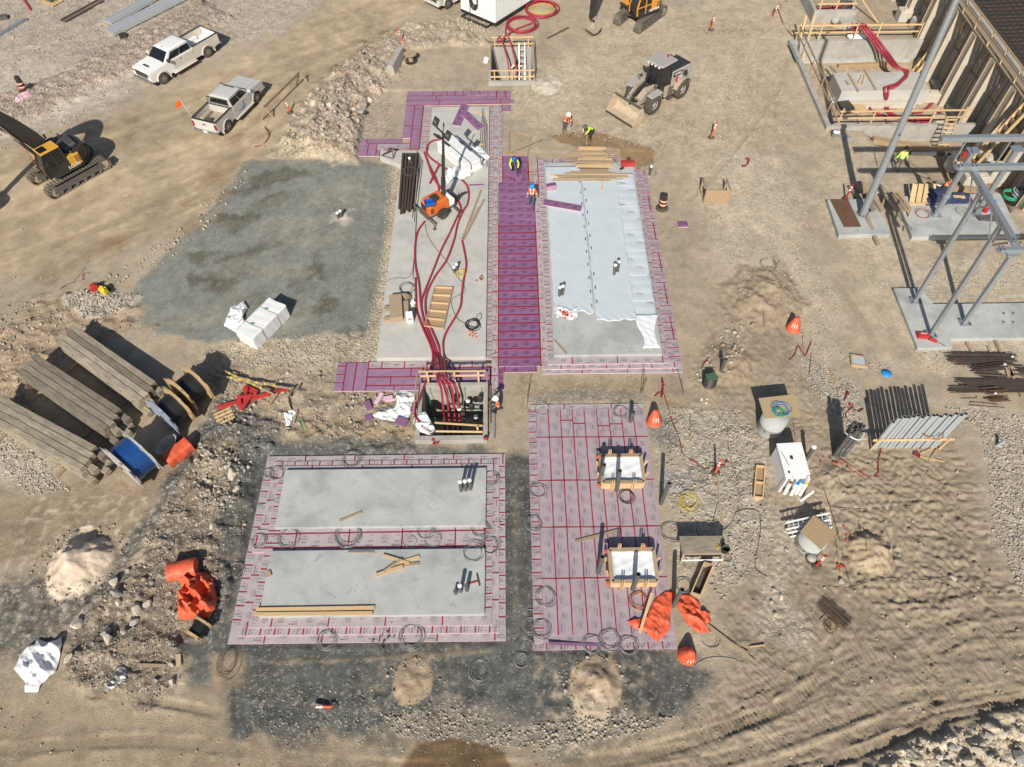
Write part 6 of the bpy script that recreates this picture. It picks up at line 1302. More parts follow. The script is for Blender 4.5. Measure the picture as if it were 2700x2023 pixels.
blackc = mat('black_cable', (.02,.02,.022), .4, var=.3, sc_=5, stretch=(8,1,1))
fl_o = mat('reel_wood', (.44,.30,.16), .8, var=.3, sc_=4, dust=.3); fl_g = mat('reel_wood_grey', (.40,.40,.38), .8, var=.35, sc_=4, dust=.3); fl_b = mat('reel_blue_worn', (.22,.30,.42), .8, var=.5, sc_=4, dust=.35)
reel('large reel of bright blue cable with worn wooden flanges', (-18.15,16.75), R(53), 1.2, 1.08, 1.0, bluec, fl_g)
reel('wooden reel of black cable with a worn blue grey flange, nearer one', (-17.12,19.6), R(52), 1.05, .95, .72, blackc, fl_b, fl2=fl_o)
reel('wooden reel of black cable with bare wood flanges, farther one', (-16.5,20.9), R(52), 1.08, .98, .70, blackc, fl_o)
p = KG(30,1575,600); reel('small reel of black cable lying against the orange tarp heap', (p.x,p.y), R(62), .42, .62, .30, blackc, fl_o)
p = KG(1,1255,480); t = thing('cable_reel', 'small empty wooden spool on the sand near the far slab end', 'cable reel', (p.x,p.y,p.z)); mb = MB(); mb.cyl((0,0,0),(0,0,.06),.5,n=22); mb.build('flange', blackp, t); mb = MB(); mb.cyl((0,0,.06),(0,0,.62),.2,n=14); mb.build('core', wood_o, t); mb = MB(); mb.cyl((0,0,.62),(0,0,.68),.5,n=22); mb.build('flange', wood_o, t)
# ---- wheelbarrow
p = KG(20,1320,640); t = thing('wheelbarrow', 'grey wheelbarrow with rust stains between blue reel and orange tarp roll', 'wheelbarrow', (p.x,p.y,p.z), R(62))
def tray(u, v):
    a = 2*math.pi*u; k = .35+.65*v; return (.1+.62*k*math.cos(a)*(1+.1*math.cos(a)), .38*k*math.sin(a), .35+.35*v**1.5)
mb = MB(); mb.sheet(tray, 24, 5); mb.add([tray(i/24, 0) for i in range(24)], [tuple(range(24))]); mb.build('tray', lgrey, t, solid=.015)
for s in (-1, 1): mb = MB(); mb.tube([(.75,s*.1,.2),(0,s*.25,.36),(-.95,s*.3,.55)], .022, 6); mb.tube([(-.2,s*.27,.4),(-.3,s*.28,0)], .018, 6); mb.build('handle', wood_o if s > 0 else wood_o, t)
mb = MB(); mb.lathe([(.1,-.05),(.19,-.05),(.2,0),(.19,.05),(.1,.05)], 16, (.8,0,.2), ax='y'); mb.build('wheel', rubber, t)
# ---- draped and crumpled sheets
def crumple(pts, h, m, label, name, cat, seed=1, fold=1., base=None, nr=26, na=110, par=None):
    rr = random.Random(seed); P = [Vector(p) for p in pts]; n = len(P); c = sum(P, Vector())/n
    dirs = [(rr.uniform(0, 6.28), rr.uniform(2.2, 7)*fold, rr.uniform(0, 6.28), rr.uniform(.3, 1)) for _ in range(7)]+[(rr.uniform(0, 6.28), rr.uniform(9, 17), rr.uniform(0, 6.28), rr.uniform(.05, .14)) for _ in range(6)]
    ln = [0]
    for i in range(n): ln.append(ln[-1]+(P[(i+1) % n]-P[i]).length)
    def bd(t):
        s = (t % 1)*ln[-1]
        for i in range(n):
            if s <= ln[i+1]: return P[i]+(P[(i+1) % n]-P[i])*((s-ln[i])/max(1e-6, ln[i+1]-ln[i]))
        return P[0]
    def f(u, v):
        q = c+(bd(u)-c)*v; r_ = 0
        for a, k, ph, am in dirs:
            s = math.cos(a)*q.x+math.sin(a)*q.y; wv = math.sin(k*s+ph+.8*math.sin(1.7*s+ph*2)); r_ += am*(1-abs(wv))**1.7
        zb = gz(q.x, q.y) if base is None else base
        return (q.x, q.y, zb+.015+h*(r_/2.2)*(1-.75*v**5))
    mb = MB(); mb.sheet(f, na, nr); return mb.build(name, m, par, solid=.012, label=label, cat=cat)
def kp(rc, *c, z=None): return [KG(rc, c[i], c[i+1]) if z is None else K(rc, c[i], c[i+1], z) for i in range(0, len(c), 2)]
crumple(kp(30,480,640,495,700,480,760,440,920,330,1010,300,1075,195,1075,205,1000,115,890,190,750,275,700,300,660,400,690), .34, wrap, 'crumpled white plastic tarp at the lower left edge of the rubble', 'plastic_tarp', 'tarp', 3)
crumple(kp(30,1610,140,1670,200,1700,330,1690,430,1640,510,1500,510,1410,515,1400,350,1420,270,1410,200,1500,160), .75, tarp_o, 'heap of folded orange tarps left of the bottom slab', 'tarp_heap', 'tarp', 5, 1.1)
mb = MB(); a, b_ = KG(30,1345,165), KG(30,1560,120); d = (b_-a); L_ = d.length
def roll(u, v):
    an = 2*math.pi*u; r_ = .42*(1+.05*math.sin(3*an+v*9)+.015*math.sin(23*v+2*an)); q = a+d*v; s = Vector((-d.y,d.x,0)).normalized(); return q+s*(r_*math.cos(an))+Vector((0,0,.42+r_*.9*math.sin(an)))
mb.sheet(roll, 24, 24); mb.add([roll(i/24, 0) for i in range(24)], [tuple(range(24))]); mb.add([roll(i/24, 1) for i in range(24)], [tuple(range(24))]); mb.build('tarp_roll', tarp_o, label='rolled orange tarp at the top of the orange heap', cat='tarp')
a, b_ = KG(20,1320,730), KG(20,1500,590); d = b_-a; L_ = d.length; t = thing('tarp_roll', 'orange tarp wrapped block beside the wheelbarrow', 'tarp', tuple((a+b_)/2), math.atan2(d.y,d.x))
mb = MB()
def blk(u, v):
    an = 2*math.pi*u; c_, s_ = math.cos(an), math.sin(an); k = .36/max(abs(c_), abs(s_))**.8; x = (v-.5)*L_; k *= 1+.035*math.sin(x*7+an*2)+.015*math.sin(x*17-an); return (x, k*c_, .36+k*.95*s_)
mb.sheet(blk, 28, 26); mb.add([blk(i/28, 0) for i in range(28)], [tuple(range(28))]); mb.add([blk(i/28, 1) for i in range(28)], [tuple(range(28))]); mb.build('tarp', tarp_o, t)
crumple(kp(32,1290,285,1200,350,1140,480,1090,500,985,520,1030,570,1130,600,1215,685,1280,630,1320,580,1325,450,1340,400,1370,300,z=.06), .20, tarp_o, 'crumpled orange tarp spread on the lower pink field', 'tarp', 'tarp', 11, 1.2, base=.06)
crumple(kp(32,1390,320,1480,310,1550,380,1560,440,1630,450,1640,530,1590,540,1630,605,1540,615,1450,540,1400,450,1360,380), .26, tarp_o, 'crumpled orange tarp lying on sand right of the pink field', 'tarp', 'tarp', 12, 1.2)
crumple(kp(21,1140,140,1290,170,1290,260,1250,330,1230,380,1160,400,1020,375,950,345,1010,335,1130,280,1180,200), .20, wrap, 'white plastic sheet crumpled left of the near vault', 'plastic_tarp', 'tarp', 14)
crumple(kp(10,1800,920,1910,885,1940,930,1900,1000,1930,1060,1960,1110,1900,1140,1840,1120,1750,1070,1790,980), .50, wrap, 'crumpled white wrap beside the wrapped bundle on the grey pad', 'plastic_tarp', 'tarp', 15, 1.4)
crumple(kp(1,1640,1110,1720,1140,1800,1150,1875,1230,1830,1275,1760,1260,1700,1190,z=.3), .18, wrap, 'white plastic sheet spread right of the wrapped stack on the long slab', 'plastic_tarp', 'tarp', 16, base=.30)
crumple(kp(1,1540,1330,1640,1310,1690,1240,1750,1230,1760,1300,1720,1380,1660,1400,1590,1395,1540,1440,1515,1410,z=.3), .38, wrap, 'crumpled white plastic heap at the near end of the wrapped stack', 'plastic_tarp', 'tarp', 17, 1.4, base=.30)
crumple(kp(30,900,890,960,860,1000,900,990,980,930,1010,880,1060,830,1070,850,1010,900,970), .10, wire_m, 'scrap of grey netting on the lower left rubble', 'netting', 'net', 18, 2)
crumple(kp(0,150,735,215,705,250,750,200,770,150,800,125,800), .15, pinkp, 'pink cloth draped at the foot of the striped barrel', 'cloth', 'cloth', 19)
crumple(kp(21,1310,330,1370,320,1430,430,1440,480,1400,500,1330,480,1260,400,z=.3), .22, wrap, 'white wrap bunched on the left wall of the near vault', 'plastic_tarp', 'tarp', 20, base=.34)
# ---- white wrapped bundles
def bundle(label, c, ang, L_, W_, H_, band, slope=0, name='wrapped_bundle', mark=None):
    t = thing(name, label, 'wrapped bundle', c, ang)
    def f(u, v):
        x = (u-.5)*L_; P = [(-W_/2,0),(-W_/2,H_),(W_/2,H_),(W_/2,0)]; s = v*3; i = min(2, int(s)); k = s-i; y = P[i][0]+(P[i+1][0]-P[i][0])*k; z = P[i][1]+(P[i+1][1]-P[i][1])*k
        w_ = .006*math.sin(x*5+v*19)+.005*math.sin(x*13+v*7); return (x+.02*math.sin(v*21), y+w_*(1 if i != 1 else .3), z+(w_ if i == 1 else 0)-slope*(u)*(.5 if z > .1 else 0))
    mb = MB(); mb.sheet(f, 34, 36)
    for u in (0, 1): mb.add([f(u, v/36) for v in range(37)], [tuple(range(37))])
    mb.build('wrap', wrap, t)
    for x in band: mb = MB(); mb.add([Vector(f(x+dx, v/36))+Vector((0, .012*(1 if v > 18 else -1), .012)) for v in range(37) for dx in (-.008, .008)], [(2*i,2*i+1,2*i+3,2*i+2) for i in range(36)]); mb.build('strap', ply if mark else wire_k, t)
    if mark:
        for x, y, z in ((-.5,.1,H_+.03),(.6,.15,H_+.03)): MB().cb((x*L_*.4,y,z), (.12,.2,.01), rz=.4).build('paint_mark', greenw, t)
    return t
bundle('white plastic wrapped bundle of boards on the edge of the grey pad', tuple(KG(11,150,1075)+Vector((-.2,-.1,0))), R(60), 2.75, 1.25, .95, (.28,.72), mark=True)
bundle('white sheeted stack with black straps on the far part of the long slab', (-3.35,40.2,.30), R(-53), 3.3, 1.35, .75, ())
t2 = thing('strap', 'black lashing straps along the white sheeted stack', 'strap', (-3.35,40.2,.30), R(-53)); 
for y in (-.25, .55): mb = MB(); mb.tube([(-1.7,y,.5),(-1.66,y,.79),(1.66,y,.79),(1.72,y,.3)], .025, 6); mb.build('lash', wire_k, t2)
# ---- gas cans in a tray
p = KG(10,790,800); t = thing('drip_tray', 'black drip tray on pale pebbles holding two fuel cans', 'tray', tuple(p), R(-25)); mb = MB(); mb.box(-.65,.65,-.4,.4,0,.03)
for q in ((-.65,.65,-.4,-.36),(-.65,.65,.36,.4),(-.65,-.61,-.36,.36),(.61,.65,-.36,.36)): mb.box(*q,.03,.12)
mb.build('tray', blackp, t)
def can(label, p, m, rz):
    t = thing('fuel_can', label, 'fuel can', tuple(p), rz); MB().prism([(-.24,0),(.24,0),(.24,.34),(.1,.44),(-.12,.44),(-.24,.34)], -.16, .16, ax='y').build('body', m, t, bev=.05); mb = MB(); mb.tube([(-.1,0,.42),(-.1,0,.52),(.12,0,.52),(.12,0,.42)], .03, 6); mb.build('handle', m, t); mb = MB(); mb.cyl((.2,0,.36),(.3,0,.46),.04,n=10); mb.build('spout', blackp, t)
can('red plastic fuel can in the black drip tray', p+Vector((-.35,.15,.03)), redp, .6); can('yellow plastic fuel can in the black drip tray', p+Vector((.25,-.05,.03)), yellowp, -.5)
# ---- traffic posts, barrels and cones
def delineator(label, p, lean=(0,0), h=1.15, base=True, red=False):
    t = thing('delineator_post', label, 'traffic post', tuple(p)); M = Matrix.Rotation(lean[0],4,'X') @ Matrix.Rotation(lean[1],4,'Y')
    if base: mb = MB(); mb.lathe([(.001,0),(.24,0),(.23,.05),(.1,.08),(.001,.08)], 8); mb.build('base', rubber, t, bev=0)
    mb = MB(); mb.M = M; mb.cyl((0,0,.05),(0,0,h),.065,.05,n=12); mb.cyl((0,0,h),(0,0,h+.07),.02,.05,n=8); mb.build('post', redp if red else tarp_o, t)
    for z in (h*.62, h*.8): mb = MB(); mb.M = M; mb.cyl((0,0,z),(0,0,z+.12),.064,n=12,caps=False); mb.build('reflective_band', retro, t)
delineator('orange delineator post on the rubble behind the concrete barrier', KG(1,1172,335), (.05,0)); delineator('orange cone shaped post with black base beside the wooden barrier rail', KG(1,312,880), (0,-.1), .95)
delineator('orange delineator post on the gravel right of the far excavator', KG(2,1640,235), (-.05,.1)); delineator('leaning orange delineator post on the gravel right of the loader', KG(2,1642,1075), (-.1,.15)); delineator('red delineator post beside the rusty plate and lumber', KG(3,735,1555), (0,.05), red=True)
delineator('orange delineator post on pebbles tied with red tape', KG(22,1675,790), (-.05,.0)); delineator('red delineator post at the foot of the plywood topped manhole', KG(33,508,85), (-.1,.12), .95, red=True); delineator('orange post knocked over on the dark gravel', KG(31,655,1185), (.15,-1.25), .75); delineator('red and white post at the top right gravel edge', KG(3,165,130), (-.1,.3), 1.0, base=False, red=True)
def drum(label, p):
    t = thing('construction_barrel', label, 'barrel', tuple(p)); mb = MB(); mb.lathe([(.001,0),(.42,0),(.40,.06),(.30,.09),(.001,.09)], 18); mb.build('base', rubber, t)
    zs = [.08,.30,.30,.44,.44,.58,.58,.72,.72,.86,.86,1.12]
    for k in range(6): z0, z1 = zs[2*k], zs[2*k+1]; mb = MB(); r0, r1 = .25-.06*z0, .25-.06*z1; mb.cyl((0,0,z0),(0,0,z1),r0,r1,n=20,caps=k == 5); mb.build('band', tarp_o if k in (1,3) or k == 4 and 0 else blackp if k not in (1,3) else tarp_o, t)
    for k in (.37,.65): mb = MB(); mb.cyl((0,0,k),(0,0,k+.05),.24,.235,n=20,caps=False); mb.build('reflector', retro, t)
    mb = MB(); mb.cb((0,0,1.18),(.16,.05,.12)); mb.build('grip', blackp, t)
drum('striped black and orange barrel on the pinkish gravel above the excavator', KG(0,195,710)); drum('striped black and orange barrel right of the sheeted slab', KG(12,1260,145))
def cone(label, p, rz, tilt):
    t = thing('plastic_cone', label, 'cone', tuple(p), rz); M = Matrix.Translation((0,0,.02)) @ Matrix.Rotation(tilt,4,'X')
    mb = MB(); mb.M = M; mb.lathe([(.42,0),(.40,.08),(.16,.78),(.12,.84),(.001,.86)], 8); mb.build('shell', tarp_o, t)
    for k in (-1, 0, 1): mb = MB(); mb.M = M @ Matrix.Rotation(k*.42,4,'Z'); mb.bar((0,-.335,.3),(0,-.262,.52),.035,.02,up=(0,-1,.3)); mb.build('reflector_slash', retro, t)
cone('orange plastic cone at the far right corner of the pink field', KG(22,1195,400), .05, -.25); cone('orange plastic cone below the orange tarp on dark gravel', KG(32,1452,790), .12, .1); cone('orange plastic cone on pebbles beside tangled rebar', KG(13,325,1090), -.4, -.2)
# ---- wooden barrier, frames and loose timber
t = thing('barricade', 'long wooden barrier rail on two timber trestles beside the haul road', 'barricade'); a, b_ = KG(1,135,930), KG(1,405,660)
MB().bar(a+Vector((0,0,.95)), b_+Vector((0,0,.95)), .06, .2).build('rail', wood_o, t)
for q in (a, b_):
    for s in (-.4, .4): MB().bar(q+Vector((s,s*.5,0)), q+Vector((0,0,1.0)), .05, .1).build('trestle_leg', wood_o, t)
t = thing('steel_trestle', 'dark steel trestle on the far left corner of the long slab', 'trestle'); a, b_ = K(1,1025,1215,.3), K(1,1115,1240,.3); mb = MB(); ap = K(1,1110,1160,.9)
for q in (a, b_, K(1,1080,1160,.3)): mb.bar(q, ap, .08, .08)
mb.bar(a, b_, .06, .06); mb.build('frame', steel, t)
t = thing('timber_trestle', 'old timber frame with crossed braces lying on sand behind the purple strip', 'timber frame'); c = [KG(2,65,1020,.1), KG(2,235,1060,.1), KG(2,210,1210,.1), KG(2,65,1200,.1)]
for i in range(4): MB().bar(c[i], c[(i+1) % 4], .1, .1).build('frame_rail', wood_o, t)
MB().bar(c[0]+Vector((0,0,.1)), KG(2,245,1110,.25), .1, .08).build('brace', wood_o, t); MB().bar(c[3]+Vector((0,0,.12)), KG(2,315,1085,.45), .1, .08).build('brace', wood_o, t); MB().bar(KG(2,90,1180,.05), KG(2,215,1190,.05), .06, .06).build('brace', wood_o, t)
t = thing('pallet', 'small wooden pallet on the dark fines below the red frame', 'pallet', tuple(KG(20,1755,355)), R(30))
for x in (-.32, 0, .32): MB().cb((x,0,.05), (.09,.8,.1)).build('stringer', wood_o, t)
for y in (-.34,-.11,.12,.34): MB().cb((0,y,.115), (.9,.13,.025)).build('deck_board', wood_n, t)
def Q(x, y, dz=0):
    sx_, sy_ = 500+x/4.23, 950+y/4.23; z = 0
    for _ in range(3): p = S(sx_, sy_, z); z = gz(p.x, p.y)
    return S(sx_, sy_, z+dz)
t = thing('steel_stand', 'red painted steel stand with long beam right of the cable reels', 'stand')
for a, b_, w_ in ((Q(305,530,.1),Q(890,375,.1),.22),(Q(545,390,.25),Q(570,550,.25),.2),(Q(575,550,.3),Q(690,380,.3),.2),(Q(610,300,.2),Q(750,365,.2),.3),(Q(640,310,.28),Q(620,400,.28),.16),(Q(740,360,.25),Q(720,400,.25),.16),(Q(560,410,.32),Q(700,390,.32),.14)): MB().bar(a, b_, w_, .12).build('beam', redp, t, bev=.01)
for k in range(4): q = Q(480+105*k,478-28*k,.165); q2 = Q(515+105*k,468-28*k,.165); MB().bar(q, q2, .06, .01).build('reflector', retro, t)
beam('second red steel bar pointing at the yellow striped poles', Q(900,370,.08), Q(1090,320,.12), .18, .1, redp, 'steel_bar', 'bar')
for k, (a, b_) in enumerate(((Q(240,50,.5),Q(940,380,.2)),(Q(185,145,.45),Q(1140,320,.3)))):
    t = thing('striped_pole', ('grey pole with yellow tape leaning from the far reel, upper','grey pole with yellow tape leaning from the far reel, lower')[k], 'pole'); mb = MB(); mb.bar(a, b_, .07, .07); mb.build('pole', wood_o, t)
    for j in range(6): q = a+(b_-a)*(.28+.1*j); MB().bar(q, q+(b_-a)*.03, .085, .085).build('yellow_tape', yellowp, t)
for k, (a, b_) in enumerate(((Q(1160,300,.2),Q(1090,430,.5)),(Q(1130,400,.1),Q(1230,270,.2)),(Q(980,370,.1),Q(890,500,.1)),(Q(1060,430,.3),Q(1130,560,.1)),(Q(1200,560,.1),Q(1160,700,.1)))): beam('charred stick in the debris left of the near vault, number from top '+('one','two','three','four','five')[k], a, b_, .09, .09, wood_o, 'stick', 'stick')
crumple([Q(1050,590),Q(1110,560),Q(1180,550),Q(1200,590),Q(1150,640),Q(1120,730),Q(1075,740),Q(1070,680)], .15, sheetw, 'grey plastic scrap in the debris left of the near vault', 'plastic_scrap', 'scrap', 33, 2)
for k, (a, b_) in enumerate(((Q(1160,650,.05),Q(1265,790,.05)),(Q(1180,640,.06),Q(1300,760,.06)))): wire([a, (a+b_)/2+Vector((.1,0,.1)), b_], ('pale green cord end in the debris, left','pale green cord end in the debris, right')[k], greenw, .015)
# ---- items on the long slab
t = thing('pipe_bundle', 'bundle of dark steel pipes along the left edge of the long slab', 'pipes')
for k in range(9):
    x0 = K(1,1195+13*k,1215,.38); x1 = K(11,1165+11*k,175+random.randint(-20,15),.38); z = .0 if k % 2 else .16
    MB().pipe(x0+Vector((0,0,z)), x1+Vector((0,0,z)), .085, .02, 10).build('pipe', steel, t)
t = thing('rod_bundle', 'loose thin steel rods beside the pipe bundle on the long slab', 'rods')
for k in range(6): a = K(1,1300+9*k,1175+15*k,.34); b_ = K(11,1265+7*k,(220,180,250,130,60,150)[k],.34); MB().bar(a, b_, .035, .035).build('rod', steel, t)
t = thing('rod_bundle', 'bundle of thin steel rods along the right edge of the long slab', 'rods')
for k in range(5): a = K(1,1815+8*k,850+30*k,.34); b_ = K(1,1790+14*k,1120+45*k,.34); MB().bar(a, b_, .04, .04).build('rod', steel, t)
wire([K(1,1300,1650,.34), K(11,1275,550,.34), K(11,1240,680,.34), K(11,1120,690,.34), K(11,1050,720,.34)], 'thin bent rods trailing from the pipe bundle down the slab', wire_k, .012)
beam('thin straight rod trailing down the left part of the long slab', K(11,1300,120,.33), K(11,1268,700,.33), .025, .025, steel, 'rod', 'rod')
t = thing('formwork_ladder', 'ladder shaped wooden form panel with five cells on the long slab', 'form panel'); c = [K(11,1440,768,.34), K(11,1580,772,.34), K(11,1505,1090,.34), K(11,1362,1072,.34)]
mb = MB(); mb.add([Vector(q)+Vector((0,0,.0)) for q in c]+[Vector(q)+Vector((0,0,.02)) for q in c], [(3,2,1,0),(4,5,6,7),(0,1,5,4),(1,2,6,5),(2,3,7,6),(3,0,4,7)]); mb.build('sheet', ply, t)
for k in range(6): a = Vector(c[0]).lerp(c[3], k/5); b_ = Vector(c[1]).lerp(c[2], k/5); MB().bar(a+Vector((0,0,.07)), b_+Vector((0,0,.07)), .07, .1).build('rib', wood_n, t)
for a, b_ in ((c[0],c[3]),(c[1],c[2])): MB().bar(Vector(a)+Vector((0,0,.07)), Vector(b_)+Vector((0,0,.07)), .06, .12).build('edge_rail', wood_o, t)
t = thing('wood_crib', 'stack of rough brown timber blocks beside the white jug on the slab', 'timber blocks', tuple(K(11,1150,990,.30)), R(3))
MB().cb((0,-.25,.09), (1.5,.3,.18)).build('block', wood_o, t, bev=.02); MB().cb((-.05,.55,.09), (1.4,.3,.18)).build('block', wood_o, t, bev=.02); MB().cb((-.05,.35,.36), (.72,1.8,.3), rz=.08).build('block', wood_o, t, bev=.03); MB().cb((.5,.2,.25), (.3,1.4,.14), rz=.05).build('block', wood_o, t, bev=.02)
mb = MB(); mb.M = Matrix.Translation(K(11,1200,870,.32)) @ Matrix.Rotation(1.05,4,'X') @ Matrix.Rotation(.4,4,'Y'); mb.lathe([(.001,-.03),(.48,-.03),(.48,.03),(.001,.03)], 18); mb.build('spool_disc', wood_o, label='round wooden disc leaning on the timber blocks', cat='disc')
t = thing('jug', 'white plastic jug standing by the timber blocks', 'jug', tuple(K(11,1250,1030,.30)), .1); MB().box(-.2,.2,-.16,.16,0,.75).build('body', whitep, t, bev=.06); mb = MB(); mb.cyl((-.05,0,.75),(-.05,0,.83),.06,n=12); mb.build('cap', whitep, t); MB().cb((0,-.165,.4),(.25,.01,.2)).build('label_patch', lgrey, t)
mb = MB(); mb.bar(K(11,1255,900,.34), K(11,1280,870,.5), .25, .06); mb.build('board_offcut', whitep, label='white board offcut behind the white jug', cat='board')
for k, (a, b_, lb) in enumerate(((K(11,1650,400,.33),K(11,1800,5,.33),'long old plank on the right half of the long slab, left one'),(K(11,1665,390,.33),K(11,1825,75,.33),'long old plank on the right half of the long slab, right one'),(K(11,1690,320,.37),K(11,1780,140,.37),'short old plank lying over the two long planks'),(K(1,1745,865,.33),K(1,1850,905,.33),'yellow lath near the loose purple boards'),(K(1,1755,1115,.33),K(1,1830,1130,.33),'yellow lath under the steel rods'),(K(1,1705,1445,.33),K(1,1820,1440,.33),'thin purple foam strip on the long slab'))): beam(lb, a, b_, .13 if k < 3 else .1, .05, wood_o if k < 3 else (wood_n if k < 5 else foam_p))
def fboard(label, a, b_, w_, z, tz=0, m=foam_p):
    d = b_-a; t = thing('foam_board', label, 'foam board', tuple((a+b_)/2), math.atan2(d.y,d.x)); t.rotation_euler[1] = tz; mb = MB(); L2, W2 = d.length/2, w_/2; mb.add([(-L2,-W2,0),(L2,-W2,0),(L2,W2,0),(-L2,W2,0),(-L2,-W2,.05),(L2,-W2,.05),(L2,W2,.05),(-L2,W2,.05)], [(4,5,6,7)], 0); mb.add([(-L2,-W2,0),(L2,-W2,0),(L2,W2,0),(-L2,W2,0),(-L2,-W2,.05),(L2,-W2,.05),(L2,W2,.05),(-L2,W2,.05)], [(0,1,5,4),(1,2,6,5),(2,3,7,6),(3,0,4,7)], 1); marks(mb, d.length, w_, 'x', .053, 0); mb.build('foam', [m, foam_e, ink], t)
fboard('purple foam board lying askew on the far end of the long slab', K(1,1605,985,.32), K(1,1675,825,.32), .62, .32); fboard('purple foam board crossing another on the far end of the slab', K(1,1670,885,.42), K(1,1800,1010,.36), .62, .4, .02)
fboard('purple foam board lying across the sheeted slab', K(2,335,1580,.34), K(2,630,1632,.34), .58, .34); fboard('purple foam scrap on the sand right of the sheeted slab', KG(12,1380,275,.02), KG(12,1460,272,.02), .55, 0)
for k in range(4): fboard(('lowest','second','third','topmost')[k]+' purple foam offcut in the small pile on the sheet', K(2,355,1480-9*k,.33+.05*k), K(2,430,1475-12*k,.33+.05*k), .35, .3)
for k, (x, y, lg, w_, rz, lb) in enumerate(((1005,215,.75,.22,1.2,'long pink foam offcut left of the white sheet'),(1075,210,.5,.2,.2,'pink foam block left of the white sheet'),(1100,228,.65,.1,.15,'thin pink foam strip left of the white sheet'),(920,270,.55,.32,-1.1,'purple foam offcut farthest left of the near vault'),(925,365,.38,.3,.4,'purple foam offcut on the dark gravel patch'),(1180,400,.62,.45,-.4,'stacked purple foam offcut at the vault corner'),(1275,290,.5,.25,1.4,'purple foam offcut leaning at the vault wall'))): t = MB().cb((0,0,.05+.01*k), (lg,w_,.09)).build('foam_offcut', foam_p if k > 2 else foam_e, None, tuple(KG(21,x,y)), rz, label=lb, cat='foam offcut')
beam('thin yellow lath among the pink offcuts left of the vault', KG(21,945,272,.03), KG(21,1065,262,.03), .07, .04, wood_n)
# ---- capped conduit stubs
def stub(label, p, h, r=.08, m=pvc_k, cap=whitep, lean=(0,0), group=None, openp=False):
    t = thing('conduit_stub', label, 'conduit', tuple(p), 0, group); M = Matrix.Rotation(lean[0],4,'X') @ Matrix.Rotation(lean[1],4,'Y'); mb = MB(); mb.M = M
    if openp: mb.pipe((0,0,-.05),(0,0,h),r,.015,14,mi=0)
    else: mb.cyl((0,0,-.05),(0,0,h),r,n=14)
    mb.build('pipe', m, t)
    if cap: mb = MB(); mb.M = M; mb.lathe([(r+.012,h-.06),(r+.012,h+.02),(r*.7,h+.04),(.001,h+.045)], 14); mb.build('cap', cap, t)
for k, (x, y) in enumerate(((1645,930),(1682,925),(1718,918))): stub(('left','middle','right')[k]+' white capped conduit of three on the upper of the two lower slabs', K(21,x,y,.33), .95, .085)
for k, (x, y, h, cp) in enumerate(((1603,300,.35,None),(1642,285,.75,whitep),(1690,278,.65,None))): stub(('short grey','white capped','dark open')[k]+' conduit stub of three on the bottom slab', K(31,x,y,.33), h, .085, pvc_k, cp)
t = thing('pipe_wrench', 'red handled pickaxe head tool lying at the bottom slab stubs', 'tool', tuple(K(31,1745,215,.36)), .25); MB().cb((0,0,0),(.4,.05,.05)).build('handle', redp, t); MB().cb((.2,.05,.02),(.06,.55,.04)).build('head', steel, t)
for k, (rc, x, y, z, h, lb) in enumerate(((11,688,222,None,.45,'left white capped stub on the grey gravel pad'),(11,712,212,None,.5,'right white capped stub on the grey gravel pad'),(11,1592,645,.3,.45,'left white capped stub on the long slab'),(11,1612,632,.3,.55,'right white capped stub on the long slab'),(12,885,662,.3,.8,'near white capped stub in the middle sheet opening'),(12,912,640,.3,.85,'far white capped stub in the middle sheet opening'),(12,458,830,.3,.75,'left white capped stub at the left sheet opening'),(12,482,820,.3,.75,'right white capped stub at the left sheet opening'),(2,1163,1368,None,.75,'black white capped pipe at the far corner of the sheeted slab'),(1,1250,1290,.3,.6,'white capped stub beside the dark pipe bundle'))): stub(lb, vertical(rc,x,y,z), h, .085)
for k, (rc, x, y, h, lb) in enumerate(((22,905,925,1.9,'tall dark pipe in front of the upper box form'),(22,1250,1030,2.2,'tall dark pipe right of the upper box form'),(22,770,850,1.7,'dark pipe at the left side of the upper box form'),(32,760,140,1.85,'dark pipe left of the lower box form'),(32,1030,270,1.8,'dark pipe in front of the lower box form'),(32,1345,400,2.0,'dark pipe standing in the orange tarp'),(22,1012,390,.95,'short dark pipe near the far edge of the pink field'),(12,1720,1415,1.1,'dark pipe standing behind the black tubs'),(23,425,690,1.3,'dark capped pipe right of the white cabinet'))): stub(lb, vertical(rc,x,y,.05) if rc in (22,32) and x not in (1250,1345) else KG(rc,x,y), h, .10, pvc_k, whitep if 'capped' in lb else None, (random.uniform(-.03,.03), random.uniform(-.04,.04)), openp='capped' not in lb)
stub('grey open pipe stub alone on the right gravel', KG(23,1918,580), .55, .09, pvc_g, None, (0,.25), openp=True)
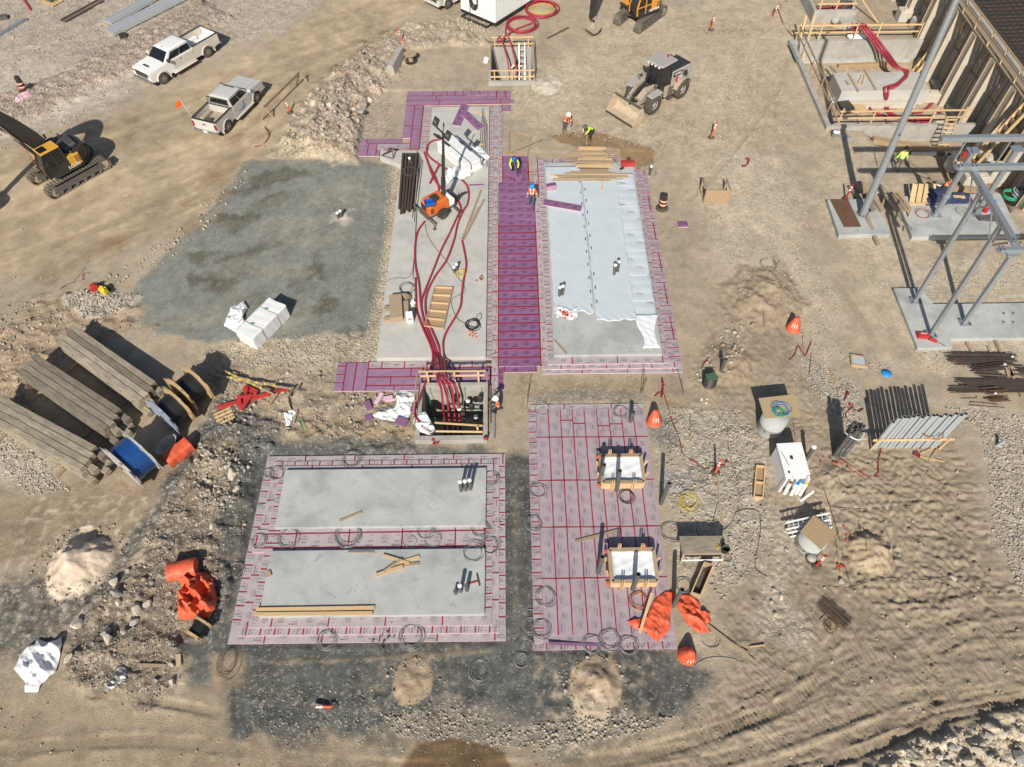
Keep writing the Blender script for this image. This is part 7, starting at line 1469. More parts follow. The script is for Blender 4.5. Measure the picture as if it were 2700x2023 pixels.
# ---- box forms with foil inside
def boxform(label, x0, x1, y0, y1, h):
    t = thing('box_form', label, 'box form', (0,0,.05))
    for z0 in (0, h*.5):
        for (a, b_) in (((x0,y0),(x1,y0)),((x1,y0),(x1,y1)),((x1,y1),(x0,y1)),((x0,y1),(x0,y0))): MB().bar((a[0],a[1],z0+h*.25), (b_[0],b_[1],z0+h*.25), .10, h*.5-.012).build('form_board', wood_n, t)
    for (a, b_) in (((x0,y0),(x1,y0)),((x1,y0),(x1,y1)),((x1,y1),(x0,y1)),((x0,y1),(x0,y0))): MB().bar((a[0],a[1],h+.015), (b_[0],b_[1],h+.015), .16, .035).build('top_rail', wood_o, t)
    for x in (x0+.45, x1-.5):
        for y in (y0-.10, y1+.10):
            for s in (-.045, .045): MB().bar((x+s,y,0), (x+s,y,h+.35), .045, .09).build('stake', wood_n, t)
    for y in (y0+.5, y1-.35):
        for x in (x0-.10, x1+.10): MB().bar((x,y,0), (x+(.12 if x > x0 else -.12),y-.1,h+.15), .05, .1).build('brace', wood_n, t)
    def f(u, v): x = x0+.06+(x1-x0-.12)*u; y = y0+.06+(y1-y0-.12)*v; e = min(u, 1-u, v, 1-v); return (x, y, h*.66+.1*max(0, 1-e*12)+.025*(1-abs(math.sin(x*5+y*2)))+.02*(1-abs(math.sin(y*7-x*3))))
    MB().sheet(f, 26, 20).build('foil_lining', sheetw, t, solid=.01)
    for p in ((x0-.15,y1-.1,h+.02),(x0-.15,y0+.1,.1),(x1-.4,y1+.1,h+.06)): MB().cb(p, (.14,.14,.06)).build('clamp', tarp_o, t)
boxform('upper timber box form lined with white foil on the pink field', 4.25, 6.2, 15.5, 16.95, .6); boxform('lower timber box form lined with white foil on the pink field', 4.25, 6.22, 10.7, 12.15, .6)
# ---- table, trough, trays and buckets at right
t = thing('work_table', 'weathered plywood work table with splayed legs on pebbles', 'table'); z0 = gz(8.4,12.2)
mb = MB(); mb.prism([(7.42,11.83),(9.4,11.83),(9.38,12.64),(7.4,12.64)], .86, .90)
mb.build('table_top', wood_g, t); MB().bar((7.45,11.85,.80),(9.37,11.85,.80),.05,.14).build('apron', wood_o, t); MB().bar((7.45,12.6,.80),(9.37,12.6,.80),.05,.14).build('apron', wood_o, t)
for x, s in ((7.55,-1),(9.25,1)):
    for y, sy_ in ((11.95,-1),(12.52,1)): MB().bar((x,y,.82),(x+s*.06,y+sy_*.22,z0),.09,.09).build('leg', wood_o, t)
MB().bar((7.5,11.75,.3),(9.3,11.75,.3),.04,.08).build('stretcher', whitep, t)
def pail(label, p, m, r=.15, h=.34, lid=None, tilt=None, handle=True):
    t = thing('bucket', label, 'bucket', tuple(p)); mb = MB(); M = tilt or Matrix.Identity(4); mb.M = M; mb.lathe([(.001,0),(r*.85,0),(r,h),(r*1.06,h),(r*1.06,h-.03)], 16); mb.lathe([(r*.95,h),(r*.82,.04),(.001,.04)], 16); mb.build('shell', m, t)
    if lid: mb = MB(); mb.M = M; mb.lathe([(r*1.07,h-.02),(r*1.07,h+.02),(.001,h+.025)], 16); mb.build('lid', lid, t)
    if handle: mb = MB(); mb.M = M; mb.tube([(r*math.cos(a), .03*0+r*.9*math.sin(a)*.4, h-.02+r*.9*math.sin(a)) for a in [math.pi*i/8 for i in range(9)]], .008, 5); mb.build('handle', wire_m, t)
pail('black bucket on the right corner of the plywood table', K(22,1745,1400,.90), blackp, .17); pail('white bucket with green label by the far vault', KG(1,1832,495), whitep, .2, .42, tilt=Matrix.Rotation(-.9,4,'X') @ Matrix.Rotation(.3,4,'Y')); pail('white bucket on the gravel below the foundation pit', KG(3,650,1075), whitep, .22, .5, whitep); pail('grey bucket at the foot of the plywood topped manhole', KG(33,455,45), lgrey, .2, .35, lgrey); pail('metal bucket beside the worker at the blue forms', KG(3,1445,1475,.5), chrome, .2, .4)
mb = MB(); mb.tube([K(22,1690,1385,.93), K(22,1705,1350,.93), K(22,1715,1370,.95)], .03, 6); mb.build('glove', yellowp, label='yellow and black glove on the plywood table', cat='glove')
t = thing('timber_trough', 'narrow open timber trough full of steel pins beside the orange tarp', 'trough'); c = [KG(32,1575,85), KG(32,1645,105), KG(32,1545,340), KG(32,1475,318)]
for i in range(4): MB().bar(c[i]+Vector((0,0,.22)), c[(i+1) % 4]+Vector((0,0,.22)), .05, .44).build('side_board', wood_n if i % 2 else wood_o, t)
mb = MB(); mb.add([q+Vector((0,0,.06)) for q in c], [(3,2,1,0)]); mb.build('bottom_board', wood_o, t)
t2 = thing('steel_pins', 'loose steel pins lying inside the timber trough', 'steel pins')
for k in range(9): q = c[0].lerp(c[1], .25+.06*k)+Vector((0,0,.1+.02*(k % 3))); e = c[3].lerp(c[2], .2+.06*k)+Vector((0,0,.1+.02*(k % 4))); MB().bar(q.lerp(e, .08+.03*(k % 4)), q.lerp(e, .7+.03*(k % 3)), .035, .03).build('pin', steel if k % 3 else galv, t2)
coil(KG(32,1520,295,.12), .16, 5, wire_k, 'small black coil in the near end of the trough', 'wire', 'wire_coil', .014)
t = thing('form_tray', 'narrow two cell wooden tray on the trampled sand left of the white cabinet', 'tray'); c = [KG(22,1990,745), KG(22,2055,752), KG(22,2038,995), KG(22,1970,985)]
for i in range(4): MB().bar(c[i]+Vector((0,0,.09)), c[(i+1) % 4]+Vector((0,0,.09)), .06, .18).build('side_board', wood_n, t)
MB().bar(c[0].lerp(c[3],.53)+Vector((0,0,.1)), c[1].lerp(c[2],.53)+Vector((0,0,.1)), .07, .18).build('divider', wood_n, t); mb = MB(); mb.add([q+Vector((0,0,.05)) for q in c], [(3,2,1,0)]); mb.build('bottom', ply, t)
t = thing('formwork_box', 'small timber frame form standing on the gravel right of the loader', 'form'); c = [KG(2,1582,1582), KG(2,1765,1590)]; c = [c[0]+Vector((0,1.2,0)), c[1]+Vector((0,1.2,0)), c[1], c[0]]
MB().bar(c[2]+Vector((0,0,.5)), c[3]+Vector((0,0,.5)), .05, 1.0).build('form_board', ply, t)
for i in range(4): MB().bar(c[i], c[i]+Vector((0,0,1.0)), .1, .1).build('corner_post', wood_o, t); MB().bar(c[i]+Vector((0,0,.1)), c[(i+1) % 4]+Vector((0,0,.1)), .09, .1).build('bottom_rail', wood_o, t)
for i in range(4): MB().bar(c[i]+Vector((0,0,1.02)), c[(i+1) % 4]+Vector((0,0,1.02)), .1, .05).build('cap_rail', wood_o, t)
t = thing('framed_board', 'small wooden frame with grey panel lying on the pebbles', 'frame'); c = [KG(13,780,1290,.1), KG(13,890,1310,.12), KG(13,905,1385,.05), KG(13,785,1370,.05)]
mb = MB(); mb.add(c, [(3,2,1,0)]); mb.build('panel', pvc_g, t)
for i in range(4): MB().bar(c[i], c[(i+1) % 4], .1, .12).build('frame_rail', wood_n if i == 2 else wood_o, t)
mb = MB(); mb.lathe([(.001,0),(.27,0),(.27,.03),(.001,.035)], 22); mb.build('blue_lid', bluel, None, tuple(KG(13,1058,1435,.01)), label='round bright blue lid lying on the gravel', cat='lid')
t = thing('valve_box_stack', 'stack of black plastic tubs with a green lid on the trampled sand', 'tubs', tuple(KG(12,1622,1525)), .25)
for k in range(6): mb = MB(); mb.lathe([(.30-.004*k,.12*k),(.36-.004*k,.12*k+.10),(.36-.004*k,.12*k+.115),(.001,.12*k+.115)], 18); mb.build('tub', blackp, t)
mb = MB(); mb.prism([(-.26,-.24),(.26,-.24),(.3,0),(.26,.24),(-.26,.24),(-.3,0)], .73, .80); mb.build('lid', greenp, t, bev=.03)
# ---- manholes with plywood
def manhole(label, c, r, h):
    t = thing('manhole_ring', label, 'manhole', (c[0],c[1],gz(c[0],c[1])-.05)); mb = MB(); mb.lathe([(r,0),(r,h*.55),(r+.012,h*.56),(r+.012,h*.6),(r,h*.61),(r,h),(.001,h)], 30); mb.build('ring', concrete, t)
    mb = MB(); mb.lathe([(r+.02,0),(r+.02,.05),(r,.06)], 30); mb.build('gasket', rubber, t); mb = MB(); mb.cyl((-r*.72,-r*.72,h*.4),(-r*.68,-r*.68,h*.4),.05,n=8); mb.build('lifting_pin', steel, t)
manhole('concrete manhole ring under a strand board beside the dark conduits', (13.0,18.75), .62, 1.25); manhole('concrete manhole ring under a plywood sheet at lower right', (13.45,12.55), .6, .85)
mb = MB(); mb.prism([(12.33,19.77),(14.18,19.98),(14.2,18.72),(12.39,18.55)], 1.25, 1.27); mb.build('strand_board', osb, label='strand board sheet on the far concrete manhole ring', cat='board'); mb = MB(); mb.prism([(13.65,13.59),(14.45,12.68),(13.54,11.93),(12.85,12.8)], .90, .92); mb.build('plywood_sheet', ply, label='square plywood sheet on the near concrete manhole ring', cat='board')
coil(K(23,235,295,1.29), .38, 4, bluel, 'coil of blue cord on the strand board', 'cord', 'cord_coil', .012, jit=.2); coil(K(23,215,320,1.30), .24, 5, greenw, 'coil of green cord on the strand board', 'cord', 'cord_coil', .011, jit=.2, tail=[K(23,290,360,1.28), K(23,305,400,.9), K(23,270,435,.7)])
# ---- white cabinet
t = thing('utility_cabinet', 'white metal utility cabinet with white conduit legs in front', 'cabinet'); zc = gz(13.2,16)-.05
cabm = mat('cabinet_white', (.80,.81,.82), .4, var=.03, dust=.06)
MB().prism([(12.68,15.42),(13.76,15.47),(13.77,17.12),(12.66,17.06)], zc, 1.3).build('body', cabm, t, bev=.015); MB().prism([(12.63,15.37),(13.81,15.42),(13.82,17.17),(12.61,17.11)], 1.3, 1.335).build('top', cabm, t, bev=.01)
for k in range(10): MB().cb((12.69+.115*k,15.41,1.338),(.02,.02,.01)).build('bolt', steel, t); MB().cb((12.67,15.5+.16*k,1.338),(.02,.02,.01)).build('bolt', steel, t)
MB().cb((13.15,16.35,1.337),(.14,.2,.008)).build('decal', blackp, t); mb = MB(); mb.cyl((12.85,15.55,1.33),(12.85,15.55,1.38),.05,n=10); mb.build('plug', blackp, t)
for k, x in enumerate((12.95,13.25,13.5,13.68)): mb = MB(); mb.cyl((x,15.12-.06*(k % 2),zc-.05),(x,15.2-.06*(k % 2),1.0),.085,n=14); o = mb.build('conduit_leg', whitep, t); mb = MB(); mb.cyl((x,15.2-.06*(k % 2),1.0),(x,15.2-.06*(k % 2),1.03),.09,n=14); mb.build('plug', (copper,bluel,bluel,yellowp)[k], o)
for x0 in (12.70, 13.74): MB().box(x0-.04,x0+.04,15.2,15.4,zc,1.28).build('corner_post', cabm, t)
wire([K(23,235,625,1.36), K(23,280,700,1.36), K(23,330,830,1.2), K(23,345,860,.9)], 'dark cord lying over the white cabinet top', wire_k, .012)
stub('white pipe leaning on the sand below the white cabinet', KG(23,395,1005), .8, .06, whitep, None, (-.2,.5))
# ---- rows of standing conduits
t = thing('conduit_rack', 'row of tall grey conduits standing tied to a timber waler', 'conduits')
zs_ = [2.45,2.85,2.9,2.85,2.95,3.0,2.9,3.0,3.05,3.0,2.95,3.05,3.0,3.1,3.05,3.1]
for k in range(16): x = 17.85+.212*k+(.12 if k == 0 else 0); y = 17.62+.02*math.sin(k*3); z = gz(x,y)-.1; MB().pipe((x,y,z),(x+.03*math.sin(k),y+.02,zs_[k]-.15),.088,.012,14,mi=1).build('conduit', [pvc_g, blackp], t)
MB().bar((17.55,17.5,.85),(21.5,17.5,.85),.05,.14).build('waler', wood_n, t)
for x in (17.75,21.15): MB().bar((x,17.45,0),(x+.05,17.45,1.0),.1,.06).build('stake', wood_n, t)
for k in range(6): mb = MB(); mb.tube([(18+.6*k+.1*math.cos(a),17.58+.12*math.sin(a),.85) for a in [2*math.pi*i/10 for i in range(10)]], .012, 5, closed=True); mb.build('tie', wire_m, t)
t = thing('conduit_bundle', 'standing bundle of dark conduits strapped with white band', 'conduits'); c = KG(23,680,640)
for j in range(3):
    for i in range(3): x = c.x-.2+.22*i+.08*j; y = c.y-.1+.2*j; z = gz(x,y)-.1; MB().pipe((x,y,z),(x,y,2.25+.12*((i*2+j) % 3)),.098,.02,14).build('conduit', pvc_k, t)
for z in (1.9, 1.95): mb = MB(); mb.tube([(c.x+.1+.45*math.cos(a),c.y+.1+.42*math.sin(a),z+.1*math.sin(a*2)) for a in [2*math.pi*i/20 for i in range(20)]], .015, 5, closed=True); mb.build('strap', whitep, t)
for k in range(3): MB().cb((c.x-.1+.22*k,c.y-.22,.8),(.03,.04,.25)).build('spacer', pvc_g, t)
# ---- stacked white racks behind the near manhole
t = thing('cable_tray', 'white ladder like cable tray sections leaning behind the near manhole', 'cable tray')
for k in range(3):
    a = KG(23,270+15*k,1180+30*k,.75-.25*k); b_ = KG(23,610+8*k,1105+30*k,.75-.25*k); s = Vector((0,-.28,-.1))
    for o_ in (0, 1): MB().bar(a+s*o_, b_+s*o_, .05, .1).build('side_rail', whitep, t)
    for j in range(9): q = a.lerp(b_, .06+.11*j); MB().bar(q, q+s, .04, .04).build('rung', pvc_g, t)
# ---- rebar on bearers at far right
def X2(x, y, dz=0):                       # crop of the rebar corner
    return S(2400+x/6.137, 820+y/6.137, dz)
for a, b_, lb in ((X2(915,520,.06),X2(1170,915,.06),'left timber bearer under the rebar piles'),(X2(1375,480,.06),X2(1810,1390,.06),'long timber bearer under the rebar piles'),(X2(1265,580,.05),X2(1315,700,.05),'short brown timber stub near the pad edge'),(X2(1550,920,.06),X2(1590,1060,.06),'left of two short bearers by the rebar'),(X2(1620,900,.06),X2(1650,1060,.06),'right of two short bearers by the rebar')): beam(lb, a, b_, .16, .1, wood_o, 'bearer', 'timber')
def rebar(label, a, b_, n_, w_, h_=.1, m=steel, r=.016, tagx=None, jit=.3):
    t = thing('rebar_bundle', label, 'rebar', (0,0,0)); d = (b_-a).normalized(); s = Vector((-d.y,d.x,0))
    for k in range(n_):
        o_ = s*((k/(n_-1)-.5)*w_)+Vector((0,0,.13+random.uniform(0,h_))); MB().bar(a+o_+d*random.uniform(-jit,jit), b_+o_*1.0+d*random.uniform(-jit,jit), r*2, r*2).build('bar', m, t)
    if tagx is not None: q = a.lerp(b_, tagx); MB().cb((q.x,q.y,.16+h_+.03),(.14,.1,.01),rz=.4).build('tag', whitep, t)
rebar('straight rebar bundle nearest the concrete pad', X2(640,790), X2(1620,800), 16, .5, .14, tagx=.98); rebar('few straight bars below the first rebar bundle', X2(690,878), X2(1600,875), 4, .16, .03)
rebar('short rebar bundle lying across the middle of the piles', X2(1000,985), X2(1450,935), 12, .45, .18, tagx=1.05); rebar('fan of medium bars in the middle rebar pile', X2(1130,1060), X2(1480,1080), 14, .9, .12); rebar('long thin bars crossing the lower rebar pile', X2(800,1185), X2(1900,1200), 12, .5, .06); rebar('long bars along the bottom rebar pile', X2(660,1310), X2(1900,1305), 12, .35, .08); rebar('rusty bent bar bundle below the long bars', X2(1190,1420), X2(1480,1400), 16, .8, .25, rust, tagx=.4); rebar('bars at the right edge beside the short bearers', X2(1680,1000), X2(1950,1010), 10, .7, .08)
for k, pts in enumerate((((805,745),(810,720),(1030,708)),((820,1415),(1075,1412),(1070,1370)),((975,1495),(975,1468),(1430,1515)),((945,1520),(1530,1568)))): mb = MB(); mb.tube([X2(x,y,.05) for x, y in pts], .018, 6); mb.build('bent_bar', rust, label=('bent rebar hook above the first bundle','bent rebar hook left of the rusty bundle','long bent bar in front of the rusty bundle','straight rusty bar nearest the gravel')[k], cat='rebar')
t = thing('rebar_stirrups', 'bundle of dark bent stirrup bars on two timbers in the rutted sand', 'rebar', tuple(KG(33,650,470,.12)), R(-50)); t.scale = (.74,.74,.9)
for k in range(10): o_ = -.38+.085*k; mb = MB(); mb.tube([(-.95,o_,.04*(k % 3)),(.85+.05*(k % 3),o_,.04*(k % 3)),(.85+.05*(k % 3),o_+.14,.04*(k % 3)+.05),(-.9,o_+.14,.04*(k % 3)+.05)], .016, 5); mb.build('stirrup', steel if k % 3 else rust, t)
for x in (-.3,.35): MB().bar((x,-.75,-.08),(x,.7,-.08),.14,.08).build('bearer', wood_o, t)
coil(KG(33,615,560,.02), .22, 3, rust, 'rusty tie wire scrap beside the stirrup bundle', 'wire', 'wire_coil', .014, jit=.4)
# ---- loose boards on the lower slabs and the sand
for lb, rc, a, b_, w_, z, m in (('long dark topped board along the front edge of the bottom slab',31,(45,430),(970,415),.17,.37,wood_n),('long yellow board overhanging the front edge of the bottom slab',31,(25,465),(955,455),.15,.42,wood_n),('board in the crossed pile, reaching right',21,(1110,1505),(1320,1445),.14,.37,wood_n),('board in the crossed pile, reaching left back',21,(1035,1432),(1240,1495),.12,.40,wood_n),('board in the crossed pile, lower one',21,(980,1590),(1190,1520),.16,.40,wood_n),('dark board in the crossed pile, short one',21,(1040,1560),(1180,1465),.10,.43,wood_o),('short board in the crossed pile, far right',21,(1190,1510),(1320,1495),.12,.36,wood_o),('lone board on the upper of the lower slabs',21,(695,1165),(868,1095),.10,.36,wood_o),('thin stick with yellow tip on the bottom slab back edge',21,(760,1410),(965,1410),.06,.36,wood_o),('long board leaning on the lower pink field',22,(585,1325),(930,1235),.13,.10,wood_o),('yellow board on the orange tarp',32,(1085,610),(1180,300),.12,.34,wood_n),('brown board at the far left slab of the strip',12,(420,1175),(515,1280),.07,.33,wood_o),('small board at the left edge of the bottom slab',21,(120,1590),(160,1570),.25,.36,wood_o)): beam(lb, K(rc,*a,z), K(rc,*b_,z), w_, .05 if w_ < .15 else .09, m)
for lb, rc, a, b_, w_, m in (('long grey plank running from the orange tarp over the sand',32,(1600,540),(1985,835),.14,wood_o),('second long plank beside the plank from the tarp',32,(1640,590),(1930,770),.1,wood_o),('short pale stick right of the long planks',32,(1940,720),(2060,705),.06,wood_n),('pole lying on the pebbles above the plywood table',22,(1690,800),(1720,1170),.08,wood_o),('wide brown plank pair on gravel, left of the orange cone',13,(175,715),(265,860),.32,wood_o),('red rusty post lying on the gravel above the far vault',2,(365,300),(530,215),.14,rust),('brown timber in the lower left rubble',30,(1075,860),(1290,865),.12,wood_o),('short dark timber beside the lower left rubble',30,(1390,775),(1395,870),.2,wood_o),('lath bundle by the conduits, long one',23,(1310,660),(1510,705),.04,wood_n),('lath bundle by the conduits, upper one',23,(1320,640),(1430,590),.04,wood_n),('lath bundle by the conduits, short one',23,(1390,690),(1450,605),.05,wood_o),('yellow lath leaning at the gravel edge',13,(615,1420),(655,1530),.06,wood_n)): beam(lb, KG(rc,*a,.05), KG(rc,*b_,.05), w_, .06, m)
# ---- rebar stakes stuck in the ground
for k, (rc, x, y, h, lx, ly, lb) in enumerate(((22,195,320,1.4,.0,.1,'bent stake at the far left corner of the pink field'),(12,200,1640,1.3,.1,.1,'dark stake by the sand left of the pink field'),(12,1090,1590,1.5,.1,0,'left rebar stake between the slab and the field'),(12,1105,1580,1.3,.05,0,'right rebar stake between the slab and the field'),(12,1430,1590,1.2,-.6,.2,'leaning rebar stake by the tape bundle'),(22,1475,510,1.2,0,-.1,'stake with wire ring on the pebbles'),(13,190,620,.9,-.1,-.2,'rebar stake by the rusty wire loops'),(13,105,1070,1.0,0,.1,'thin stake on the trampled sand'),(13,415,1310,1.2,.1,.5,'rebar stake in the tangle on the pebbles'),(13,450,1450,1.1,.5,.3,'leaning stake below the tangle'),(13,655,1530,1.0,-.4,0,'lath stake at the gravel edge'),(23,690,330,1.4,.1,.0,'tall stake behind the dark conduit bundle'),(23,905,1400,1.0,-.1,0,'stake on the small sand mound'),(33,690,140,1.3,0,0,'stake by the flagged rock'),(10,570,725,.8,.3,.4,'wooden stake by the gas cans'),(1,150,1065,.7,-.2,0,'red stake at the rubble edge'),(23,345,550,.9,0,0,'dark stake behind the white cabinet'),(22,1650,1170,1.1,.4,-.5,'leaning rod behind the work table'),(3,285,270,.9,.5,.2,'dark leaning bar at the pit corner'))):
    p = KG(rc,x,y); beam(lb, p-Vector((0,0,.05)), p+Vector((lx*.6,ly*.6,h)), .03, .03, rust if 'red' in lb or 'rebar' in lb else wood_o, 'stake', 'stake')
# ---- small coloured scraps
def scraps(rc, x, y, n_, m, label, z=None, sp=.3, s0=.06):
    t = thing('scrap_pile', label, 'scraps'); c = KG(rc,x,y) if z is None else K(rc,x,y,z)
    for k in range(n_): MB().cb((c.x+random.gauss(0,sp),c.y+random.gauss(0,sp),c.z+.03),(s0*random.uniform(.8,2),s0,s0*.7),rz=random.uniform(0,3)).build('piece', m, t)
scraps(12,495,965,26,tarp_o,'heap of small orange pieces on the torn sheet',.34,.17,.07); scraps(11,1725,1120,7,tarp_o,'small orange pieces on the long slab near its corner',.32,.13,.07); scraps(11,1795,692,9,copper,'copper coloured fittings on the long slab',.32,.12,.07); scraps(31,1040,640,8,dkgrey,'dark pebbles spilled on the front foam step',.12,.3,.06); scraps(21,1930,1170,40,rock_a,'grey chips spilled on the right foam steps',.1,.28,.04); scraps(21,1440,560,4,redp,'red open pipe ends on the vault front wall',.36,.12,.1)
scraps(12,1590,1650,3,whitep,'white pipe cap scraps by the sand',None,.15,.08); scraps(23,650,740,12,tarp_o,'orange paint marks on the sand below the conduits',None,.35,.06); scraps(23,790,1300,14,tarp_o,'orange paint chips by the sand mound',None,.25,.05); scraps(33,710,105,5,tarp_o,'orange flagging on the rock',None,.12,.08)
t = thing('tool_case', 'red tool box with dark fitting at the far right corner of the sheeted slab', 'tool box', tuple(K(2,990,1290,.30)), .05); MB().box(-.45,.45,-.2,.2,0,.3).build('body', redp, t, bev=.04); mb = MB(); mb.cyl((.05,.1,.3),(.05,.1,.5),.12,n=10); mb.build('fitting', steel, t)
# ---- lumber piles on the sheeted slab
def pile(label, rc, rows, z, dz, m, w_=.14, jit=12):
    t = thing('lumber_pile', label, 'lumber pile')
    for i, (x0, x1, y, k) in enumerate(rows): a = K(rc,x0,y,z+dz*k); b_ = K(rc,x1,y+random.uniform(-3,6),z+dz*k); MB().bar(a, b_, w_*random.uniform(.85,1.2), .06).build('board', wood_o if i % 3 != 2 else wood_n, t)
pile('stack of mixed old planks at the far end of the sheeted slab', 2, [(545,910,1200,2),(545,915,1178,2),(610,820,1155,4),(600,800,1165,3),(495,890,1218,1),(635,830,1205,4),(640,825,1222,4),(515,605,1245,1),(605,870,1245,2),(610,865,1262,2),(565,880,1275,1),(590,870,1290,1),(600,850,1310,0),(620,840,1325,0)], .33, .11, wood_o, .24)
pile('spread of long yellow laths below the old planks', 2, [(540,870,1340,1),(500,890,1352,1),(385,910,1365,0),(430,990,1372,1),(450,1000,1385,0),(390,850,1378,0),(410,960,1395,0),(400,860,1408,0),(560,1000,1365,1),(470,900,1390,1)], .33, .05, wood_n, .09)
beam('single yellow stake below the lath spread', K(2,790,1415,.34), K(2,795,1495,.34), .09, .05, wood_n); t = thing('broom', 'long handled broom leaning on the plank stack', 'broom'); MB().bar(K(2,800,1165,.9), K(2,945,1310,.36), .03, .03).build('handle', wire_m, t); MB().cb(tuple(K(2,945,1315,.35)),(.3,.12,.08),rz=.6).build('head', blackp, t)
# ---- steel deck sheets and steel at the upper left
t0 = None
deckm = mat('deck_steel', (.52,.55,.56), .4, .4, var=.08, dust=.1)
for k, (a, b_, w_, lb) in enumerate(((KG(0,850,195),KG(0,1330,-75),1.0,'upper bundle of long pale steel deck sheets'),(KG(0,860,275),KG(0,1560,-75),1.15,'lower bundle of long pale steel deck sheets'))):
    d = b_-a; t = thing('deck_sheets', lb, 'steel deck', tuple(a+Vector((0,0,.12))), math.atan2(d.y,d.x)); n_ = 4
    for j in range(n_): MB().cb((d.length/2, -w_/2+w_*(j+.5)/n_, .10+.05*(j % 2)), (d.length, w_/n_-.03, .14)).build('sheet_rib', deckm, t)
    MB().cb((d.length/2,0,.0),(d.length-.1,w_,.1)).build('lower_sheets', deckm, t)
    for x in (1.0, d.length-1.5): MB().cb((x,0,-.09),(.12,w_+.3,.1)).build('bearer', wood_o, t)
a, b_ = KG(0,0,270,.1), KG(0,205,150,.1); beam('grey steel beam lying on the gravel at the upper left edge', a+(a-b_)*.5, b_, .28, .22, galv, 'steel_beam', 'beam'); a, b_ = KG(0,490,165,.1), KG(0,790,0,.1); t = thing('steel_grating', 'dark steel grating strip lying on the upper left gravel', 'grating'); s = Vector((-(b_-a).y,(b_-a).x,0)).normalized()*.3
for o_ in (-1, 1): MB().bar(a+s*o_, b_+s*o_, .08, .08).build('rail', steel, t)
for k in range(26): q = a.lerp(b_, k/25); MB().bar(q-s, q+s, .05, .05).build('cross_bar', steel, t)
t = thing('pallet', 'wooden pallet with a grey crate at the top left edge', 'pallet', tuple(KG(0,410,25)), R(-30))
for y in (-.45,-.15,.15,.45): MB().cb((0,y,.14),(1.5,.16,.04)).build('deck_board', wood_n, t)
for x in (-.6,0,.6): MB().cb((x,0,.06),(.1,1.1,.1)).build('stringer', wood_n, t)
MB().box(-.55,.55,-.4,.4,.17,.75).build('crate', greyc, None, tuple(KG(0,400,8)), R(-30), label='grey crate standing on the top left pallet', cat='crate', bev=.03)
beam('red post lying at the top left corner', KG(0,185,0,.1), KG(0,240,80,.06), .14, .1, redp, 'post', 'post'); MB().cb((0,0,.12),(.55,.5,.24)).build('dark_block', blackp, None, tuple(KG(0,965,290)), .4, label='small dark open block below the deck sheets', cat='block'); MB().cb((0,0,.15),(.7,.5,.3)).build('dark_block', dkgrey, None, tuple(KG(0,30,150)), .4, label='grey machine part at the upper left edge', cat='machine part')
# ---- concrete barrier by the rubble bank
t = thing('concrete_barrier', 'grey concrete road barrier half buried beside the rubble bank', 'barrier'); a, b_ = Vector((*KG(1,1090,590)[:2],0)), Vector((*KG(1,1165,405)[:2],0)); d = (b_-a); s = Vector((d.y,-d.x,0)).normalized(); mb = MB()
pf = [(-.85,0),(.42,0),(.42,.25),(.3,.85),(-.1,.85),(-.4,.3),(-.85,.2)]
V_ = [a+s*x+Vector((0,0,z)) for x, z in pf]+[b_+s*x+Vector((0,0,z)) for x, z in pf]; n_ = len(pf); mb.add(V_, [tuple(range(n_)), tuple(reversed(range(n_,2*n_)))]+[(i,n_+i,n_+(i+1) % n_,(i+1) % n_) for i in range(n_)]); mb.build('block', concrete_d, t, bev=.03)
# ---- near vault
def vault(label, x0, x1, y0, y1, zt, zb, wt):
    t = thing('concrete_vault', label, 'vault')
    MB().box(x0,x1,y0,y0+wt,zb,zt).build('wall', concrete_d, t, bev=.015); MB().box(x0,x1,y1-wt*.8,y1,zb,zt-.02).build('wall', concrete_d, t, bev=.015); MB().box(x0,x0+wt*.8,y0+wt,y1-wt*.8,zb,zt-.01).build('wall', concrete_d, t); MB().box(x1-wt*.8,x1,y0+wt,y1-wt*.8,zb,zt-.01).build('wall', concrete_d, t); MB().box(x0+.1,x1-.1,y0+.1,y1-.1,zb-.1,zb+.05).build('floor', concrete_d, t)
    return t
V = vault('open concrete vault in the middle that swallows the red hoses', -4.88, -1.26, 18.08, 21.62, .36, -2.7, .28)
t = thing('guard_rail', 'raw timber guard rails round the near vault', 'guard rail')
for a, b_, nm in (((-4.85,21.75,1.15),(-1.35,21.75,1.15),'rail'),((-4.8,21.75,.75),(-1.4,21.75,.75),'rail'),((-3.9,18.95,.62),(-1.5,18.8,.52),'rail'),((-3.85,18.55,.45),(-1.5,18.5,.42),'rail'),((-4.98,18.4,.8),(-4.95,21.75,.9),'rail'),((-1.25,18.4,.75),(-1.3,21.7,.85),'rail')): MB().bar(a, b_, .05, .11).build(nm, wood_n if a[0] != b_[0] and abs(a[1]-b_[1]) < .3 else wood_o, t)
for x, y in ((-4.4,21.68),(-3.0,21.68),(-1.75,21.68),(-1.75,18.62),(-4.3,18.5)): MB().bar((x,y,-.5),(x,y+.02,1.25 if y > 20 else .7),.09,.05).build('post', wood_n, t)
for k in range(7): x = -3.0+.22*k; t = thing('duct_seal', ('first','second','third','fourth','fifth','sixth','seventh')[k]+' black ribbed duct end from the left inside the near vault', 'duct'); z = -.35-.4*(k % 2); mb = MB(); mb.lathe([(.12,0),(.16,.06),(.12,.12),(.16,.18),(.12,.24),(.16,.3),(.1,.4)], 12, (x,20.9-.5*(k % 3),z), ax='z'); mb.build('sleeve', blackp, t); mb = MB(); mb.lathe([(.12,.38),(.12,.43),(.001,.44)], 12, (x,20.9-.5*(k % 3),z)); mb.build('cap', whitep if k % 2 else blackp, t)
